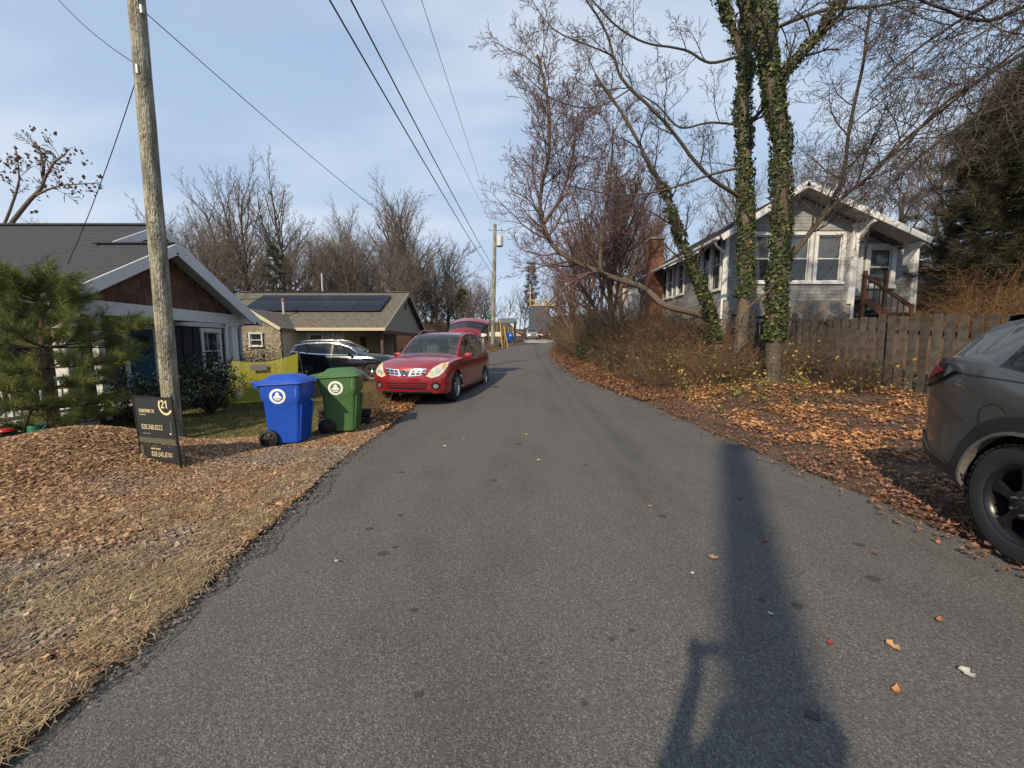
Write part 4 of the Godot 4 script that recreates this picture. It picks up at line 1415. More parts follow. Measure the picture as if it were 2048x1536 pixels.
func black_car() -> void:
	var root := thing("parked_car", "black sport utility vehicle with chrome window trim beside the tan house", "car", Vector3(-7.25, -.04, -17.0), -PI / 2 - .03)
	var s := {length = 4.8, half = .95, wheel_r = .365, arch_r = .42, axle_f = .95, axle_r = 3.76, seat = 2.3, dash_y = 1.02,
		width = V2([0, .82, .15, .88, .5, .93, 1, .95, 3.8, .95, 4.4, .92, 4.8, .84]),
		bottom = V2([0, .28, .4, .24, 1, .23, 3.8, .24, 4.5, .32, 4.8, .4]),
		belt = V2([0, .86, .2, .96, .6, 1.02, 1.4, 1.06, 2.4, 1.08, 3.6, 1.13, 4.3, 1.2, 4.6, 1.12, 4.8, 1.02]),
		edge = V2([0, .9, .2, 1.0, .6, 1.07, 1.42, 1.13, 1.9, 1.4, 2.3, 1.56, 2.8, 1.64, 3.6, 1.62, 4.2, 1.54, 4.45, 1.44, 4.65, 1.2, 4.8, 1.06]),
		edge_w = V2([0, .66, .3, .74, 1.3, .78, 1.9, .68, 2.4, .63, 3.6, .62, 4.4, .62, 4.8, .7]),
		crown = V2([0, .04, .5, .07, 1.3, .07, 2, .06, 4, .06, 4.8, .04]),
		tuck = V2([0, .92, 1, .94, 4.8, .93]),
		nose = V2([.2, .06, .5, 0, .8, .02, 1, .08]), tail = V2([.3, .04, .6, 0, 1, .06, 1.3, .16]),
		windows = [[1.75, 2.62], [2.7, 3.62], [3.7, 4.28]], screen = [1.45, 2.28], rear = [4.42, 4.62]}
	var mp := paint(Color(.007, .009, .014), .1, .0)
	var mk := mat(Color(.012, .012, .013), .4)
	var chrome := mat(Color(.75, .76, .78), .12, 1.0)
	var body := car_body(root, s, mp, glass(Color(.02, .025, .025), .72), mk)
	for zz in [.95, 3.76]:
		for sg in [1.0, -1.0]: wheel(root, Vector3(sg * .83, .365, zz - 2.4), sg, .365, .24, .23, 5, mat(Color(.35, .36, .38), .3, .9), true)
	cabin(root, s, mat(Color(.05, .05, .05), .9), mat(Color(.02, .02, .02), .7))
	var h := 2.4
	# bright line round the side windows
	var up := []
	var lo := []
	for i in 15:
		var z := lerpf(1.55, 4.36, i / 14.0)
		up.append(Vector2(z - h, curve_at(s.edge, z) - .035))
		lo.append(Vector2(z - h, curve_at(s.belt, z) + .02))
	part(patch(body, "side", strip(body, "side", up, .03, 0), .012, .02, true), "window_trim", chrome, root, false)
	part(patch(body, "side", strip(body, "side", lo, .03, 0), .012, .02, true), "window_trim", chrome, root, false)
	part(patch(body, "side", P2([1.3 - h, .88, 1.95 - h, .93, 1.9 - h, .97, 1.34 - h, .96]), .014, .02, true), "fender_trim", chrome, root, false)
	part(patch(body, "side", P2([1.4 - h, .38, 3.3 - h, .4, 3.3 - h, .425, 1.4 - h, .405]), .014, .02, true), "sill_trim", chrome, root, false)
	for zc in [.95, 3.76]:
		var ring := []
		for i in 15:
			var g := PI * (1.08 * i / 14.0 - .04)
			ring.append(Vector2(zc - h + cos(g) * .455, .365 + sin(g) * .455))
		part(patch(body, "side", strip(body, "side", ring, .07, 0), .014, .03, true), "arch_cladding", mk, root, false)
	seams(root, body, s, mk, [[1.5, 2.66], [2.66, 3.68]], .26, 1.02)
	for zz in [2.3, 3.35]: part(patch(body, "side", P2([zz - h, .985, zz + .22 - h, .995, zz + .22 - h, 1.025, zz - h, 1.015]), .032, .03, true), "door_handle", mp, root, false)
	mirror_unit(root, Vector3(.9, 1.1, 1.8 - h), 1.0, mk, mk)
	mirror_unit(root, Vector3(-.9, 1.1, 1.8 - h), -1.0, mk, mk)
	roof_rail(root, s, 2.35, 4.2, mat(Color(.5, .5, .52), .25, .9), .05, .06)
	for sg in [1.0, -1.0]:
		part(patch(body, "back", P2([.5 * sg, .98, .82 * sg, .98, .84 * sg, 1.12, .5 * sg, 1.08]), .014), "tail_lamp", mat(Color(.2, .01, .012), .15), root, false)
		part(patch(body, "front", P2([.45 * sg, .78, .8 * sg, .8, .82 * sg, .9, .5 * sg, .87]), .014), "headlamp", mat(Color(.5, .52, .55), .1, .3), root, false)
	part(patch(body, "front", P2([-.42, .62, .42, .62, .44, .86, -.44, .86]), .01), "grille", mk, root, false)

func grey_car() -> void:
	var root := thing("parked_car", "dark grey wagon close up on the shoulder with black wheel and cladding", "car", Vector3(0, 0, 0), 0.0)
	var yaw := PI - .27
	# rear right wheel stands at (3.36, .37, -2.5)
	var s := {length = 4.87, half = .945, wheel_r = .365, arch_r = .43, axle_f = .95, axle_r = 3.7, seat = 2.2, dash_y = 1.0,
		width = V2([0, .82, .2, .89, .6, .94, 1, .945, 4.0, .945, 4.4, .92, 4.7, .87, 4.87, .8]),
		bottom = V2([0, .3, .4, .26, 1, .25, 3.8, .26, 4.4, .34, 4.87, .44]),
		belt = V2([0, .84, .2, .92, .8, .98, 1.4, 1.02, 2.4, 1.05, 3.6, 1.1, 4.2, 1.2, 4.55, 1.23, 4.87, 1.12]),
		edge = V2([0, .88, .2, .97, .8, 1.05, 1.36, 1.1, 1.8, 1.36, 2.2, 1.54, 2.7, 1.61, 3.6, 1.6, 4.1, 1.54, 4.38, 1.48, 4.62, 1.36, 4.8, 1.26, 4.87, 1.15]),
		edge_w = V2([0, .66, .3, .74, 1.3, .78, 1.9, .68, 2.4, .63, 3.6, .62, 4.2, .62, 4.6, .72, 4.87, .76]),
		crown = V2([0, .04, .5, .06, 1.3, .06, 2, .05, 4, .05, 4.6, .04, 4.87, .02]),
		tuck = V2([0, .92, 1, .94, 3.6, .94, 4.3, .96, 4.87, .96]),
		nose = V2([.2, .06, .5, 0, .8, .02, 1, .08]), tail = V2([.3, .1, .55, .02, .75, 0, .95, .03, 1.1, .08, 1.3, .16]), tail_bow = .18,
		windows = [[1.7, 2.56], [2.64, 3.5], [3.58, 4.02]], screen = [1.38, 2.2], rear = [4.44, 4.66]}
	var h := 2.435
	var wl := Vector3(.83, .365, 3.7 - h)
	var bsr := Basis(Vector3.UP, yaw)
	root.rotation.y = yaw
	root.scale = Vector3.ONE * 1.12
	var at := Vector3(3.46, .04, -2.52) - bsr * (Vector3(.92, 0, wl.z) * 1.12)
	root.position = Vector3(at.x, .0, at.z)
	wpos[root] = root.position
	var mp := paint(Color(.075, .077, .075), .38, .4)
	var mk := mat(Color(.02, .021, .023), .5)
	var body := car_body(root, s, mp, glass(Color(.012, .014, .018), .85), mk)
	for zz in [.95, 3.7]:
		for sg in [1.0, -1.0]: wheel(root, Vector3(sg * .83, .365, zz - h), sg, .365, .235, .235, 5, mat(Color(.016, .017, .02), .32, .2), false)
	cabin(root, s, mat(Color(.05, .05, .05), .9), mat(Color(.02, .02, .02), .7))
	for zc in [.95, 3.7]:
		var ring := []
		for i in 25:
			var g := PI * (1.1 * i / 24.0 - .05)
			ring.append(Vector2(zc - h + cos(g) * .475, .365 + sin(g) * .485))
		part(patch(body, "side", strip(body, "side", ring, .1, 0), .018, .04, true, .03), "arch_cladding", mk, root, false)
		var lipr := []
		for i in 25:
			var g2 := PI * (1.1 * i / 24.0 - .05)
			lipr.append(Vector2(zc - h + cos(g2) * .434, .365 + sin(g2) * .434))
		part(patch(body, "side", strip(body, "side", lipr, .022, 0), .024, .05, true, .03), "arch_lip", mat(Color(.13, .125, .11), .8), root, false)
	part(patch(body, "side", P2([1.32 - h, .27, 3.3 - h, .28, 3.25 - h, .42, 1.38 - h, .4]), .016, .03, true), "sill_cladding", mk, root, false)
	part(patch(body, "side", P2([4.1 - h, .36, 4.55 - h, .42, 4.72 - h, .62, 4.66 - h, .64, 4.5 - h, .5, 4.12 - h, .44]), .014, .03, true), "bumper_cladding", mk, root, false)
	part(patch(body, "back", P2([-.75, .46, .75, .46, .8, .62, -.8, .62]), .016), "bumper_cladding", mk, root, false)
	# tail lamp wrapping the corner: dark housing with a red lens
	var housing := P2([4.74 - h, 1.19, 4.56 - h, 1.22, 4.36 - h, 1.19, 4.28 - h, 1.14, 4.44 - h, 1.06, 4.68 - h, .98, 4.75 - h, .98])
	var tl := part(patch(body, "side", housing, .028, .05, true, .03), "tail_lamp", mat(Color(.012, .012, .016), .06), root, false)
	part(patch(body, "side", P2([4.71 - h, 1.165, 4.54 - h, 1.17, 4.38 - h, 1.14, 4.52 - h, 1.075, 4.7 - h, 1.01]), .036, .012, true, .03), "red_lens", mat(Color(.28, .015, .018), .12), tl, false)
	for sg in [1.0, -1.0]:
		part(patch(body, "back", P2([.5 * sg, 1.03, .8 * sg, 1.01, .8 * sg, 1.17, .5 * sg, 1.15]), .02), "tail_lamp", mat(Color(.1, .008, .01), .08), root, false)
	# round fuel flap: a ring groove on the flank
	var fl := []
	for i in 29: fl.append(Vector2(3.93 - h + cos(TAU * i / 28 + .6) * .095, .86 + sin(TAU * i / 28 + .6) * .09))
	part(patch(body, "side", strip(body, "side", fl, .009, 0), .0025, .006, false, .02), "fuel_flap_gap", mat(Color(.01, .01, .01), .8), root, false)
	part(patch(body, "side", ellipse(Vector2(3.93 - h, .86), .088, .083, 24), .006, .008, false, .025), "fuel_flap", mp, root, false)
	# shoulder crease and bumper joint
	part(patch(body, "side", P2([2.0 - h, .985, 4.3 - h, 1.13, 4.3 - h, 1.138, 2.0 - h, .993]), .004, .008, true), "shoulder_crease", mat(Color(.015, .015, .016), .4), root, false)
	part(patch(body, "side", P2([4.16 - h, .8, 4.3 - h, .86, 4.5 - h, .95, 4.5 - h, .957, 4.3 - h, .867, 4.16 - h, .807]), .002, .006, true), "bumper_joint", mk, root, false)
	# roof spoiler over the rear glass
	var sp := B.new()
	var rws := []
	for i in 5:
		var row := PackedVector3Array()
		for j in 13:
			var u := j / 6.0 - 1.0
			row.append(Vector3(u * .6, [1.6, 1.615, 1.6, 1.565, 1.56][i] - .06 * u * u, [4.05, 4.25, 4.42, 4.44, 4.2][i] - h - .06 * u * u))
		rws.append(row)
	sp.grid(rws, true)
	part(sp, "roof_spoiler", mat(Color(.02, .021, .023), .3), root, false)
	roof_rail(root, s, 2.3, 4.0, mat(Color(.03, .03, .032), .4), .05, .07)
	seams(root, body, s, mk, [[1.5, 2.6], [2.6, 3.5]], .26, 1.0)
	mirror_unit(root, Vector3(.9, 1.1, 1.75 - h), 1.0, mk, mk)
	mirror_unit(root, Vector3(-.9, 1.1, 1.75 - h), -1.0, mk, mk)

func far_car(label: String, at: Vector3, yaw: float, c: Color) -> void:
	var root := thing("parked_car", label, "car", at, yaw)
	var s := {length = 4.5, half = .88, wheel_r = .33, arch_r = .38, axle_f = .9, axle_r = 3.5, seat = 2.2, dash_y = .98,
		width = V2([0, .78, .2, .85, .8, .88, 3.7, .88, 4.5, .8]), bottom = V2([0, .26, .6, .22, 3.8, .22, 4.5, .34]),
		belt = V2([0, .7, .3, .84, 1.2, .98, 2.4, 1.0, 3.6, 1.04, 4.2, 1.08, 4.5, .95]),
		edge = V2([0, .74, .3, .88, 1.2, 1.03, 1.7, 1.28, 2.1, 1.46, 2.6, 1.54, 3.6, 1.53, 4.1, 1.42, 4.35, 1.15, 4.5, 1.0]),
		edge_w = V2([0, .6, .5, .7, 1.2, .73, 2.1, .6, 3.8, .58, 4.5, .66]), crown = V2([0, .04, 1.1, .07, 4.5, .04]), tuck = V2([0, .92, 4.5, .93]),
		nose = V2([.2, .06, .45, 0, .8, .08]), tail = V2([.3, .04, .6, 0, 1.2, .14]), windows = [[1.5, 2.4], [2.48, 3.3], [3.36, 3.8]], screen = [1.24, 2.06], rear = [4.1, 4.35]}
	var mk := mat(Color(.012, .012, .013), .4)
	var body := car_body(root, s, paint(c, .3, .5), glass(Color(.02, .025, .028), .8), mk)
	for zz in [.9, 3.5]:
		for sg in [1.0, -1.0]: wheel(root, Vector3(sg * .77, .33, zz - 2.25), sg, .33, .21, .2, 5, mat(Color(.5, .5, .52), .3, .9), true)
	for sg in [1.0, -1.0]:
		part(patch(body, "front", P2([.42 * sg, .6, .76 * sg, .64, .78 * sg, .78, .5 * sg, .72]), .012), "headlamp", mat(Color(.75, .76, .76), .1, .3), root, false)
	part(patch(body, "front", P2([-.36, .55, .36, .55, .4, .7, -.4, .7]), .01), "grille", mk, root, false)
	part(patch(body, "front", P2([-.6, .3, .6, .3, .55, .42, -.55, .42]), .01), "air_intake", mk, root, false)
	mirror_unit(root, Vector3(.83, 1.02, 1.5 - 2.25), 1.0, mk, mk)
	mirror_unit(root, Vector3(-.83, 1.02, 1.5 - 2.25), -1.0, mk, mk)
# ---------------------------------------------------------------- houses
var white_m: StandardMaterial3D
var pane_m: StandardMaterial3D

# slab of roof between four points (eave a-b, ridge c-d), thick downwards, with courses of shingles as low steps
func roof_plane(a: Vector3, b: Vector3, c: Vector3, d: Vector3, thick: float, course := .14, lip := .007) -> B:
	var o := B.new()
	var nn := (b - a).cross(d - a).normalized()
	if nn.y < 0: nn = -nn
	var up := (d - a).length()
	var k := maxi(1, int(up / course))
	for i in k:
		var t0 := float(i) / k
		var t1 := float(i + 1) / k
		var a0 := a.lerp(d, t0) + nn * lip
		var b0 := b.lerp(c, t0) + nn * lip
		var a1 := a.lerp(d, t1)
		var b1 := b.lerp(c, t1)
		if (b0 - a0).cross(a1 - a0).dot(nn) > 0:
			o.quad(a0, b0, b1, a1); o.quad(a0 - nn * lip, b0 - nn * lip, b0, a0)
		else:
			o.quad(b0, a0, a1, b1); o.quad(b0 - nn * lip, a0 - nn * lip, a0, b0)
	var dn := Vector3(0, -thick, 0)
	var ps := [a, b, c, d]
	if (b - a).cross(d - a).dot(nn) < 0: ps = [b, a, d, c]
	o.quad(ps[3] + dn, ps[2] + dn, ps[1] + dn, ps[0] + dn)
	for i in 4:
		var p: Vector3 = ps[i]
		var q: Vector3 = ps[(i + 1) % 4]
		o.quad(p + dn, q + dn, q, p)
	return o

# a board from p to q (its top edge), width down, thick along dir
func board(parent: Node3D, called: String, m: Material, p: Vector3, q: Vector3, width: float, thick: float, out: Vector3) -> MeshInstance3D:
	var x := (q - p).normalized()
	var z := out.normalized()
	var y := z.cross(x).normalized()
	if y.y < 0:
		y = -y; x = -x
	return piece(called, m, parent, (p + q) * .5 - y * width * .5 + z * thick * .5, Vector3((q - p).length(), width, thick), Basis(x, y, z), .005)

func wall_quad(parent: Node3D, called: String, m: Material, poly: PackedVector2Array, o: Vector3, u: Vector3, w: Vector3, thick: float) -> MeshInstance3D:
	var b := B.new()
	b.prism(poly, o, u, w, thick)
	return part(b, called, m, parent)

# the same with window openings cut out (Rect2 in the wall's plane)
func wall_holes(parent: Node3D, called: String, m: Material, poly: PackedVector2Array, holes: Array, o: Vector3, u: Vector3, w: Vector3, thick: float) -> MeshInstance3D:
	var polys := [poly]
	for h in holes:
		var nx := []
		for p in polys:
			for c in [Rect2(-99, -99, 99 + h.position.x, 198), Rect2(h.end.x, -99, 99 - h.end.x, 198), Rect2(h.position.x, -99, h.size.x, 99 + h.position.y), Rect2(h.position.x, h.end.y, h.size.x, 99)]:
				for q in Geometry2D.intersect_polygons(p, PackedVector2Array([c.position, Vector2(c.end.x, c.position.y), c.end, Vector2(c.position.x, c.end.y)])):
					if q.size() > 2: nx.append(q)
		polys = nx
	var b := B.new()
	for p in polys: b.prism(p, o, u, w, thick)
	return part(b, called, m, parent)

# double-hung window: c = centre on the wall face, u = along the wall, out = outwards
func window(parent: Node3D, c: Vector3, u: Vector3, out: Vector3, w: float, h: float, tw: float, trim: Material, pane: Material, blind: Material = null, head := .0, bars := 0) -> void:
	var bs := Basis(u, Vector3.UP, out)
	var n := Node3D.new()
	n.name = "window"
	parent.add_child(n, true)
	wpos[n] = c
	n.position = c - wpos.get(parent, Vector3.ZERO)
	var f := func(x: float, y: float, z: float) -> Vector3: return c + u * x + Vector3.UP * y + out * z
	piece("side_trim", trim, n, f.call(-w * .5 - tw * .5, 0, .02), Vector3(tw, h + .002, .05), bs)
	piece("side_trim", trim, n, f.call(w * .5 + tw * .5, 0, .02), Vector3(tw, h + .002, .05), bs)
	piece("head_trim", trim, n, f.call(0, h * .5 + (tw + head) * .5, .025), Vector3(w + tw * 2 + head * 1.2, tw + head, .06), bs)
	piece("sill", trim, n, f.call(0, -h * .5 - tw * .4, .035), Vector3(w + tw * 2 + .05, tw * .8, .09), bs)
	piece("meeting_rail", trim, n, f.call(0, 0, -.02), Vector3(w, .045, .03), bs)
	piece("sash_stile", trim, n, f.call(-w * .5 + .02, 0, -.026), Vector3(.04, h, .03), bs)
	piece("sash_stile", trim, n, f.call(w * .5 - .02, 0, -.026), Vector3(.04, h, .03), bs)
	piece("sash_rail", trim, n, f.call(0, h * .5 - .02, -.028), Vector3(w - .08, .04, .03), bs)
	piece("sash_rail", trim, n, f.call(0, -h * .5 + .025, -.028), Vector3(w - .08, .05, .03), bs)
	for s in [1, -1]: piece("pane", pane, n, f.call(0, h * .25 * s, -.035 if s > 0 else -.05), Vector3(w - .06, h * .5 - .03, .004), bs, 0)
	for k in bars: piece("glazing_bar", trim, n, f.call(-w * .5 + w * (k + 1) / (bars + 1), h * .25, -.03), Vector3(.018, h * .5, .012), bs, .002)
	if blind: piece("blind", blind, n, f.call(0, h * .23, -.09), Vector3(w - .02, h * .54, .01), bs, 0)
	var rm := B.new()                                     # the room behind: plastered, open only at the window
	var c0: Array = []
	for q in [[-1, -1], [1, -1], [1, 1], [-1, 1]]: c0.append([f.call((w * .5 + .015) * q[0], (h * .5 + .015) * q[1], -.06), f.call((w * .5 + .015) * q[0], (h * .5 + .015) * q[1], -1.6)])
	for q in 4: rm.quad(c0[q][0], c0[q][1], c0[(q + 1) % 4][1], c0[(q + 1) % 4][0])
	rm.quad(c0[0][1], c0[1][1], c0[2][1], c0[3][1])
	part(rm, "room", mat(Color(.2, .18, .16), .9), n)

# lap siding on a wall face as single boards; outline in (u, y) decides where each board starts and ends; holes are Rect2 in the same plane
func siding(parent: Node3D, m: Array, poly: PackedVector2Array, o: Vector3, u: Vector3, out: Vector3, pitch: float, holes := [], called := "siding_board") -> void:
	var lo := 99.0
	var hi := -99.0
	for p in poly:
		lo = minf(lo, p.y); hi = maxf(hi, p.y)
	var y := lo
	var tilt := Basis(u, Vector3.UP, out) * Basis(Vector3.RIGHT, -.09)
	var k := 0
	while y < hi - .01:
		var ym := y + pitch * .5
		var xs := []
		for i in poly.size():
			var a := poly[i]
			var b := poly[(i + 1) % poly.size()]
			if (a.y - ym) * (b.y - ym) < 0: xs.append(a.x + (b.x - a.x) * (ym - a.y) / (b.y - a.y))
		xs.sort()
		var runs := []
		if xs.size() >= 2: runs.append([xs[0], xs[-1]])
		for h in holes:
			if ym > h.position.y and ym < h.end.y:
				var nr := []
				for r in runs:
					if h.end.x <= r[0] or h.position.x >= r[1]: nr.append(r)
					else:
						if h.position.x > r[0] + .03: nr.append([r[0], h.position.x])
						if h.end.x < r[1] - .03: nr.append([h.end.x, r[1]])
				runs = nr
		for r in runs:
			piece(called, m[k % m.size()], parent, o + u * (r[0] + r[1]) * .5 + Vector3.UP * (y + pitch * .5) + out * .012, Vector3(r[1] - r[0], pitch + .012, .012), tilt, .002)
			k += 1
		y += pitch

func house_charcoal() -> void:
	var base := Vector3(-11, -.35, -11.7)
	var h := thing("cottage", "charcoal board and batten house with a shingled porch gable and blue door", "house", base)
	var dark := textured(ramp_tex(noise(.04, 61, 4), 256, [0, .5, 1], [Color(.6, .6, .6), Color(.85, .85, .85), Color(1, 1, 1)]), .8, .8, Color(.03, .031, .036))
	var roof := textured(ramp_tex(noise(.14, 62, 2, FastNoiseLite.TYPE_CELLULAR), 512, [0, .4, .7, 1], [Color(.022, .024, .03), Color(.036, .04, .049), Color(.05, .055, .066), Color(.08, .085, .1)], noise(.02, 63, 4), .3), 1.2, .95)
	var tan := textured(ramp_tex(noise(.03, 64, 4), 256, [0, .5, 1], [Color(.75, .75, .75), Color(.92, .92, .92), Color(1, 1, 1)]), .6, .6, Color(.5, .5, .5))
	var shingles := []
	for k in 4: shingles.append(textured(ramp_tex(noise(.05, 65 + k, 4), 128, [0, .5, 1], [Color(.5, .5, .5), Color(.8, .8, .8), Color(1, 1, 1)], null, 0, Vector2i(1, 4)), 1.5, .85, [Color(.16, .076, .045), Color(.12, .058, .036), Color(.19, .095, .058), Color(.14, .07, .045)][k]))
	var rz := -11.68
	var ry := 4.95
	# main body
	wall_holes(h, "wall", dark, P2([-15.7, -.35, -7.75, -.35, -7.75, 2.45, rz, 4.7, -15.7, 2.45]), [Rect2(-14.54, .575, .72, 1.35)], Vector3(-11, 0, 0), Vector3(0, 0, 1), Vector3.UP, -.18)
	wall_quad(h, "wall", dark, P2([-20, -.35, -11.2, -.35, -11.2, 2.45, -20, 2.45]), Vector3(0, 0, -7.76), Vector3(1, 0, 0), Vector3.UP, .18)
	wall_quad(h, "wall", dark, P2([-20, -.35, -11.2, -.35, -11.2, 2.45, -20, 2.45]), Vector3(0, 0, -15.52), Vector3(1, 0, 0), Vector3.UP, .18)
	# roof: two long slopes, the near one runs out over the porch
	part(roof_plane(Vector3(-21, 2.41, -7.32), Vector3(-10.3, 2.41, -7.32), Vector3(-10.3, ry, rz), Vector3(-21, ry, rz), .14), "roof_slope", roof, h)
	part(roof_plane(Vector3(-10.3, 2.41, -16.04), Vector3(-21, 2.41, -16.04), Vector3(-21, ry, rz), Vector3(-10.3, ry, rz), .14), "roof_slope", roof, h)
	piece("ridge_cap", roof, h, Vector3(-15.6, ry + .01, rz), Vector3(10.7, .05, .22))
	part(roof_plane(Vector3(-10.3, 2.404, -7.326), Vector3(-8.45, 2.404, -7.326), Vector3(-8.45, 3.994, -10.0), Vector3(-10.3, 3.994, -10.0), .14), "porch_roof_slope", roof, h)
	part(roof_plane(Vector3(-8.45, 2.36, -12.8), Vector3(-10.95, 2.36, -12.8), Vector3(-10.95, 3.99, -10.01), Vector3(-8.45, 3.99, -10.01), .14), "porch_roof_slope", roof, h)
	piece("ridge_cap", roof, h, Vector3(-9.45, 4.02, -10.0), Vector3(2.0, .04, .18))
	# rakes (white barge boards) of both gables
	for g in [[-8.45, 3.99, -10.0, 2.38, -7.25, 2.34, -12.86, .24], [-10.28, 4.94, rz, 3.88, -9.85, 2.38, -16.08, .22]]:
		var pk := Vector3(g[0], g[1] + .02, g[2])
		board(h, "barge_board", white_m, Vector3(g[0], g[3] + .02, g[4]), pk, g[7], .04, Vector3(1, 0, 0))
		board(h, "barge_board", white_m, pk, Vector3(g[0], g[5] + .02, g[6]), g[7], .04, Vector3(1, 0, 0))
		var pb := B.new()
		pb.prism(P2([-.13, -.075, -.13, -.29, .0, -.21, .13, -.29, .13, -.075, 0, .0]), pk + Vector3(.043, .0, 0), Vector3(0, 0, -1), Vector3.UP, .04)
		part(pb, "peak_block", white_m, h)
	# pale soffits under the porch rakes
	var sf := B.new()
	sf.quad(Vector3(-8.48, 3.83, -10.02), Vector3(-8.85, 3.83, -10.02), Vector3(-8.85, 2.2, -12.82), Vector3(-8.48, 2.2, -12.82))
	part(sf, "soffit", tan, h)
	var sf2 := B.new()
	sf2.quad(Vector3(-8.85, 3.83, -9.98), Vector3(-8.48, 3.83, -9.98), Vector3(-8.48, 2.24, -7.3), Vector3(-8.85, 2.24, -7.3))
	part(sf2, "soffit", tan, h)
	# gable panel and its scalloped shingles, each a piece
	var gp := wall_quad(h, "gable_panel", mat(Color(.03, .017, .012), .9), P2([-12.62, 2.42, -7.45, 2.42, -10.0, 3.84]), Vector3(-8.87, 0, 0), Vector3(0, 0, 1), Vector3.UP, -.1)
	var up := wall_quad(h, "gable_panel", mat(Color(.03, .017, .012), .9), P2([-14.5, 3.2, -8.9, 3.2, rz, 4.72]), Vector3(-10.92, 0, 0), Vector3(0, 0, 1), Vector3.UP, -.05)
	var sm := []
	for wv in 3:
		var sb := B.new()
		var w0: float = [.15, .19, .23][wv]
		var pl := PackedVector2Array([Vector2(-w0 * .5, .24), Vector2(-w0 * .5, .03)])
		for i in 7: pl.append(Vector2(-w0 * .5 + w0 * (i + .5) / 7.0, .03 - .035 * sin(PI * (i + .5) / 7.0)))
		pl.append(Vector2(w0 * .5, .03)); pl.append(Vector2(w0 * .5, .24))
		sb.prism(pl, Vector3.ZERO, Vector3(0, 0, -1), Vector3.UP, .012)
		sm.append(sb.mesh())
	var r := RandomNumberGenerator.new()
	r.seed = 5
	for row in 8:
		var y := 2.43 + row * .17
		var half := (3.86 - y - .2) / .583
		var z := -10.0 - half
		while z < -10.0 + half * .97:
			var wv := r.randi_range(0, 2)
			var w1: float = [.15, .19, .23][wv] + .006
			var o := MeshInstance3D.new()
			o.name = "shingle"
			o.mesh = sm[wv]
			o.material_override = shingles[r.randi_range(0, 3)]
			gp.add_child(o, true)
			o.transform = Transform3D(Basis(Vector3(0, 0, 1), -.06), Vector3(-8.845 + r.randf_range(0, .004), y, z + w1 * .5))
			z += w1
	# porch beam, columns, ceiling, floor
	piece("porch_beam", white_m, h, Vector3(-8.9, 2.28, -10.15), Vector3(.2, .3, 5.1))
	piece("frieze_board", white_m, h, Vector3(-10.97, 2.2, -13.3), Vector3(.05, .18, 4.6))
	for z in [-7.75, -12.32]:
		var cl := piece("column", white_m, h, Vector3(-8.9, .95, z), Vector3(.26, 2.4, .26))
		piece("base_block", white_m, cl, Vector3(-8.9, -.05, z), Vector3(.32, .2, .32))
		piece("capital", white_m, cl, Vector3(-8.9, 2.1, z), Vector3(.32, .08, .32))
	piece("column", white_m, h, Vector3(-8.9, 1.0, -8.35), Vector3(.14, 2.3, .14))
	piece("porch_floor", mat(Color(.3, .3, .3), .7), h, Vector3(-9.85, .0, -9.2), Vector3(2.0, .12, 6.1))
	piece("porch_skirt", white_m, h, Vector3(-8.84, -.12, -7.2), Vector3(.04, .34, 1.9))
	piece("porch_skirt", mat(Color(.05, .05, .05), .9), h, Vector3(-8.86, -.2, -10.2), Vector3(.04, .3, 4.0))
	wall_quad(h, "porch_ceiling", tan, P2([-10.95, -12.6, -8.95, -12.6, -8.95, -7.5, -10.95, -7.5]), Vector3(0, 2.44, 0), Vector3(1, 0, 0), Vector3(0, 0, 1), .02)
	# railing: every baluster a piece
	var rail := piece("railing", white_m, h, Vector3(-8.8, .84, -6.95), Vector3(.09, .07, 1.45))
	piece("bottom_rail", white_m, rail, Vector3(-8.8, .2, -6.95), Vector3(.06, .06, 1.45))
	for k in 13: piece("baluster", white_m, rail, Vector3(-8.8, .52, -6.28 - k * .11), Vector3(.038, .6, .038))
	piece("newel_post", white_m, rail, Vector3(-8.8, .48, -6.2), Vector3(.1, 1.0, .1))
	piece("porch_deck", white_m, h, Vector3(-9.6, .05, -6.95), Vector3(1.6, .1, 1.5))
	piece("deck_skirt", white_m, h, Vector3(-8.82, -.2, -6.95), Vector3(.03, .45, 1.5))
	# battens
	for k in 19:
		var z2 := -7.95 - k * .42
		if z2 > -12.1 and z2 < -10.85: continue
		piece("batten", dark, h, Vector3(-10.985, 1.05, z2), Vector3(.03, 2.7, .05))
	# door with frame
	var dz := -11.47
	var blue := mat(Color(.006, .07, .12), .45)
	var dr := piece("door", blue, h, Vector3(-10.98, .98, dz), Vector3(.05, 1.86, .8))
	piece("door_panel", blue, dr, Vector3(-10.95, .55, dz), Vector3(.02, .7, .55))
	piece("door_light", mat(Color(.01, .03, .05), .05), dr, Vector3(-10.95, 1.45, dz), Vector3(.02, .62, .5))
	var knob := B.new()
	knob.lathe(V2([0.001, .07, .03, .06, .035, .04, .015, .02, .015, 0]), 12, Transform3D(Basis(Vector3(0, 0, 1), -PI / 2), Vector3(-10.96, .95, dz + .33)))
	part(knob, "handle", mat(Color(.3, .28, .22), .3, .9), dr)
	for e in [-.46, .46]: piece("door_frame", white_m, h, Vector3(-10.96, .99, dz + e), Vector3(.06, 1.92, .11))
	piece("door_frame", white_m, h, Vector3(-10.95, 2.0, dz), Vector3(.08, .12, 1.14))
	# front window
	window(h, Vector3(-10.99, 1.25, -14.18), Vector3(0, 0, -1), Vector3(1, 0, 0), .72, 1.35, .11, white_m, pane_m, null, .04, 2)
	piece("corner_board", white_m, h, Vector3(-10.97, 1.05, -15.72), Vector3(.08, 2.8, .1))
	# eave return, gutter and downpipe at the porch corner
	piece("eave_return", white_m, h, Vector3(-8.62, 2.26, -12.75), Vector3(.34, .2, .3))
	var gt := B.new()
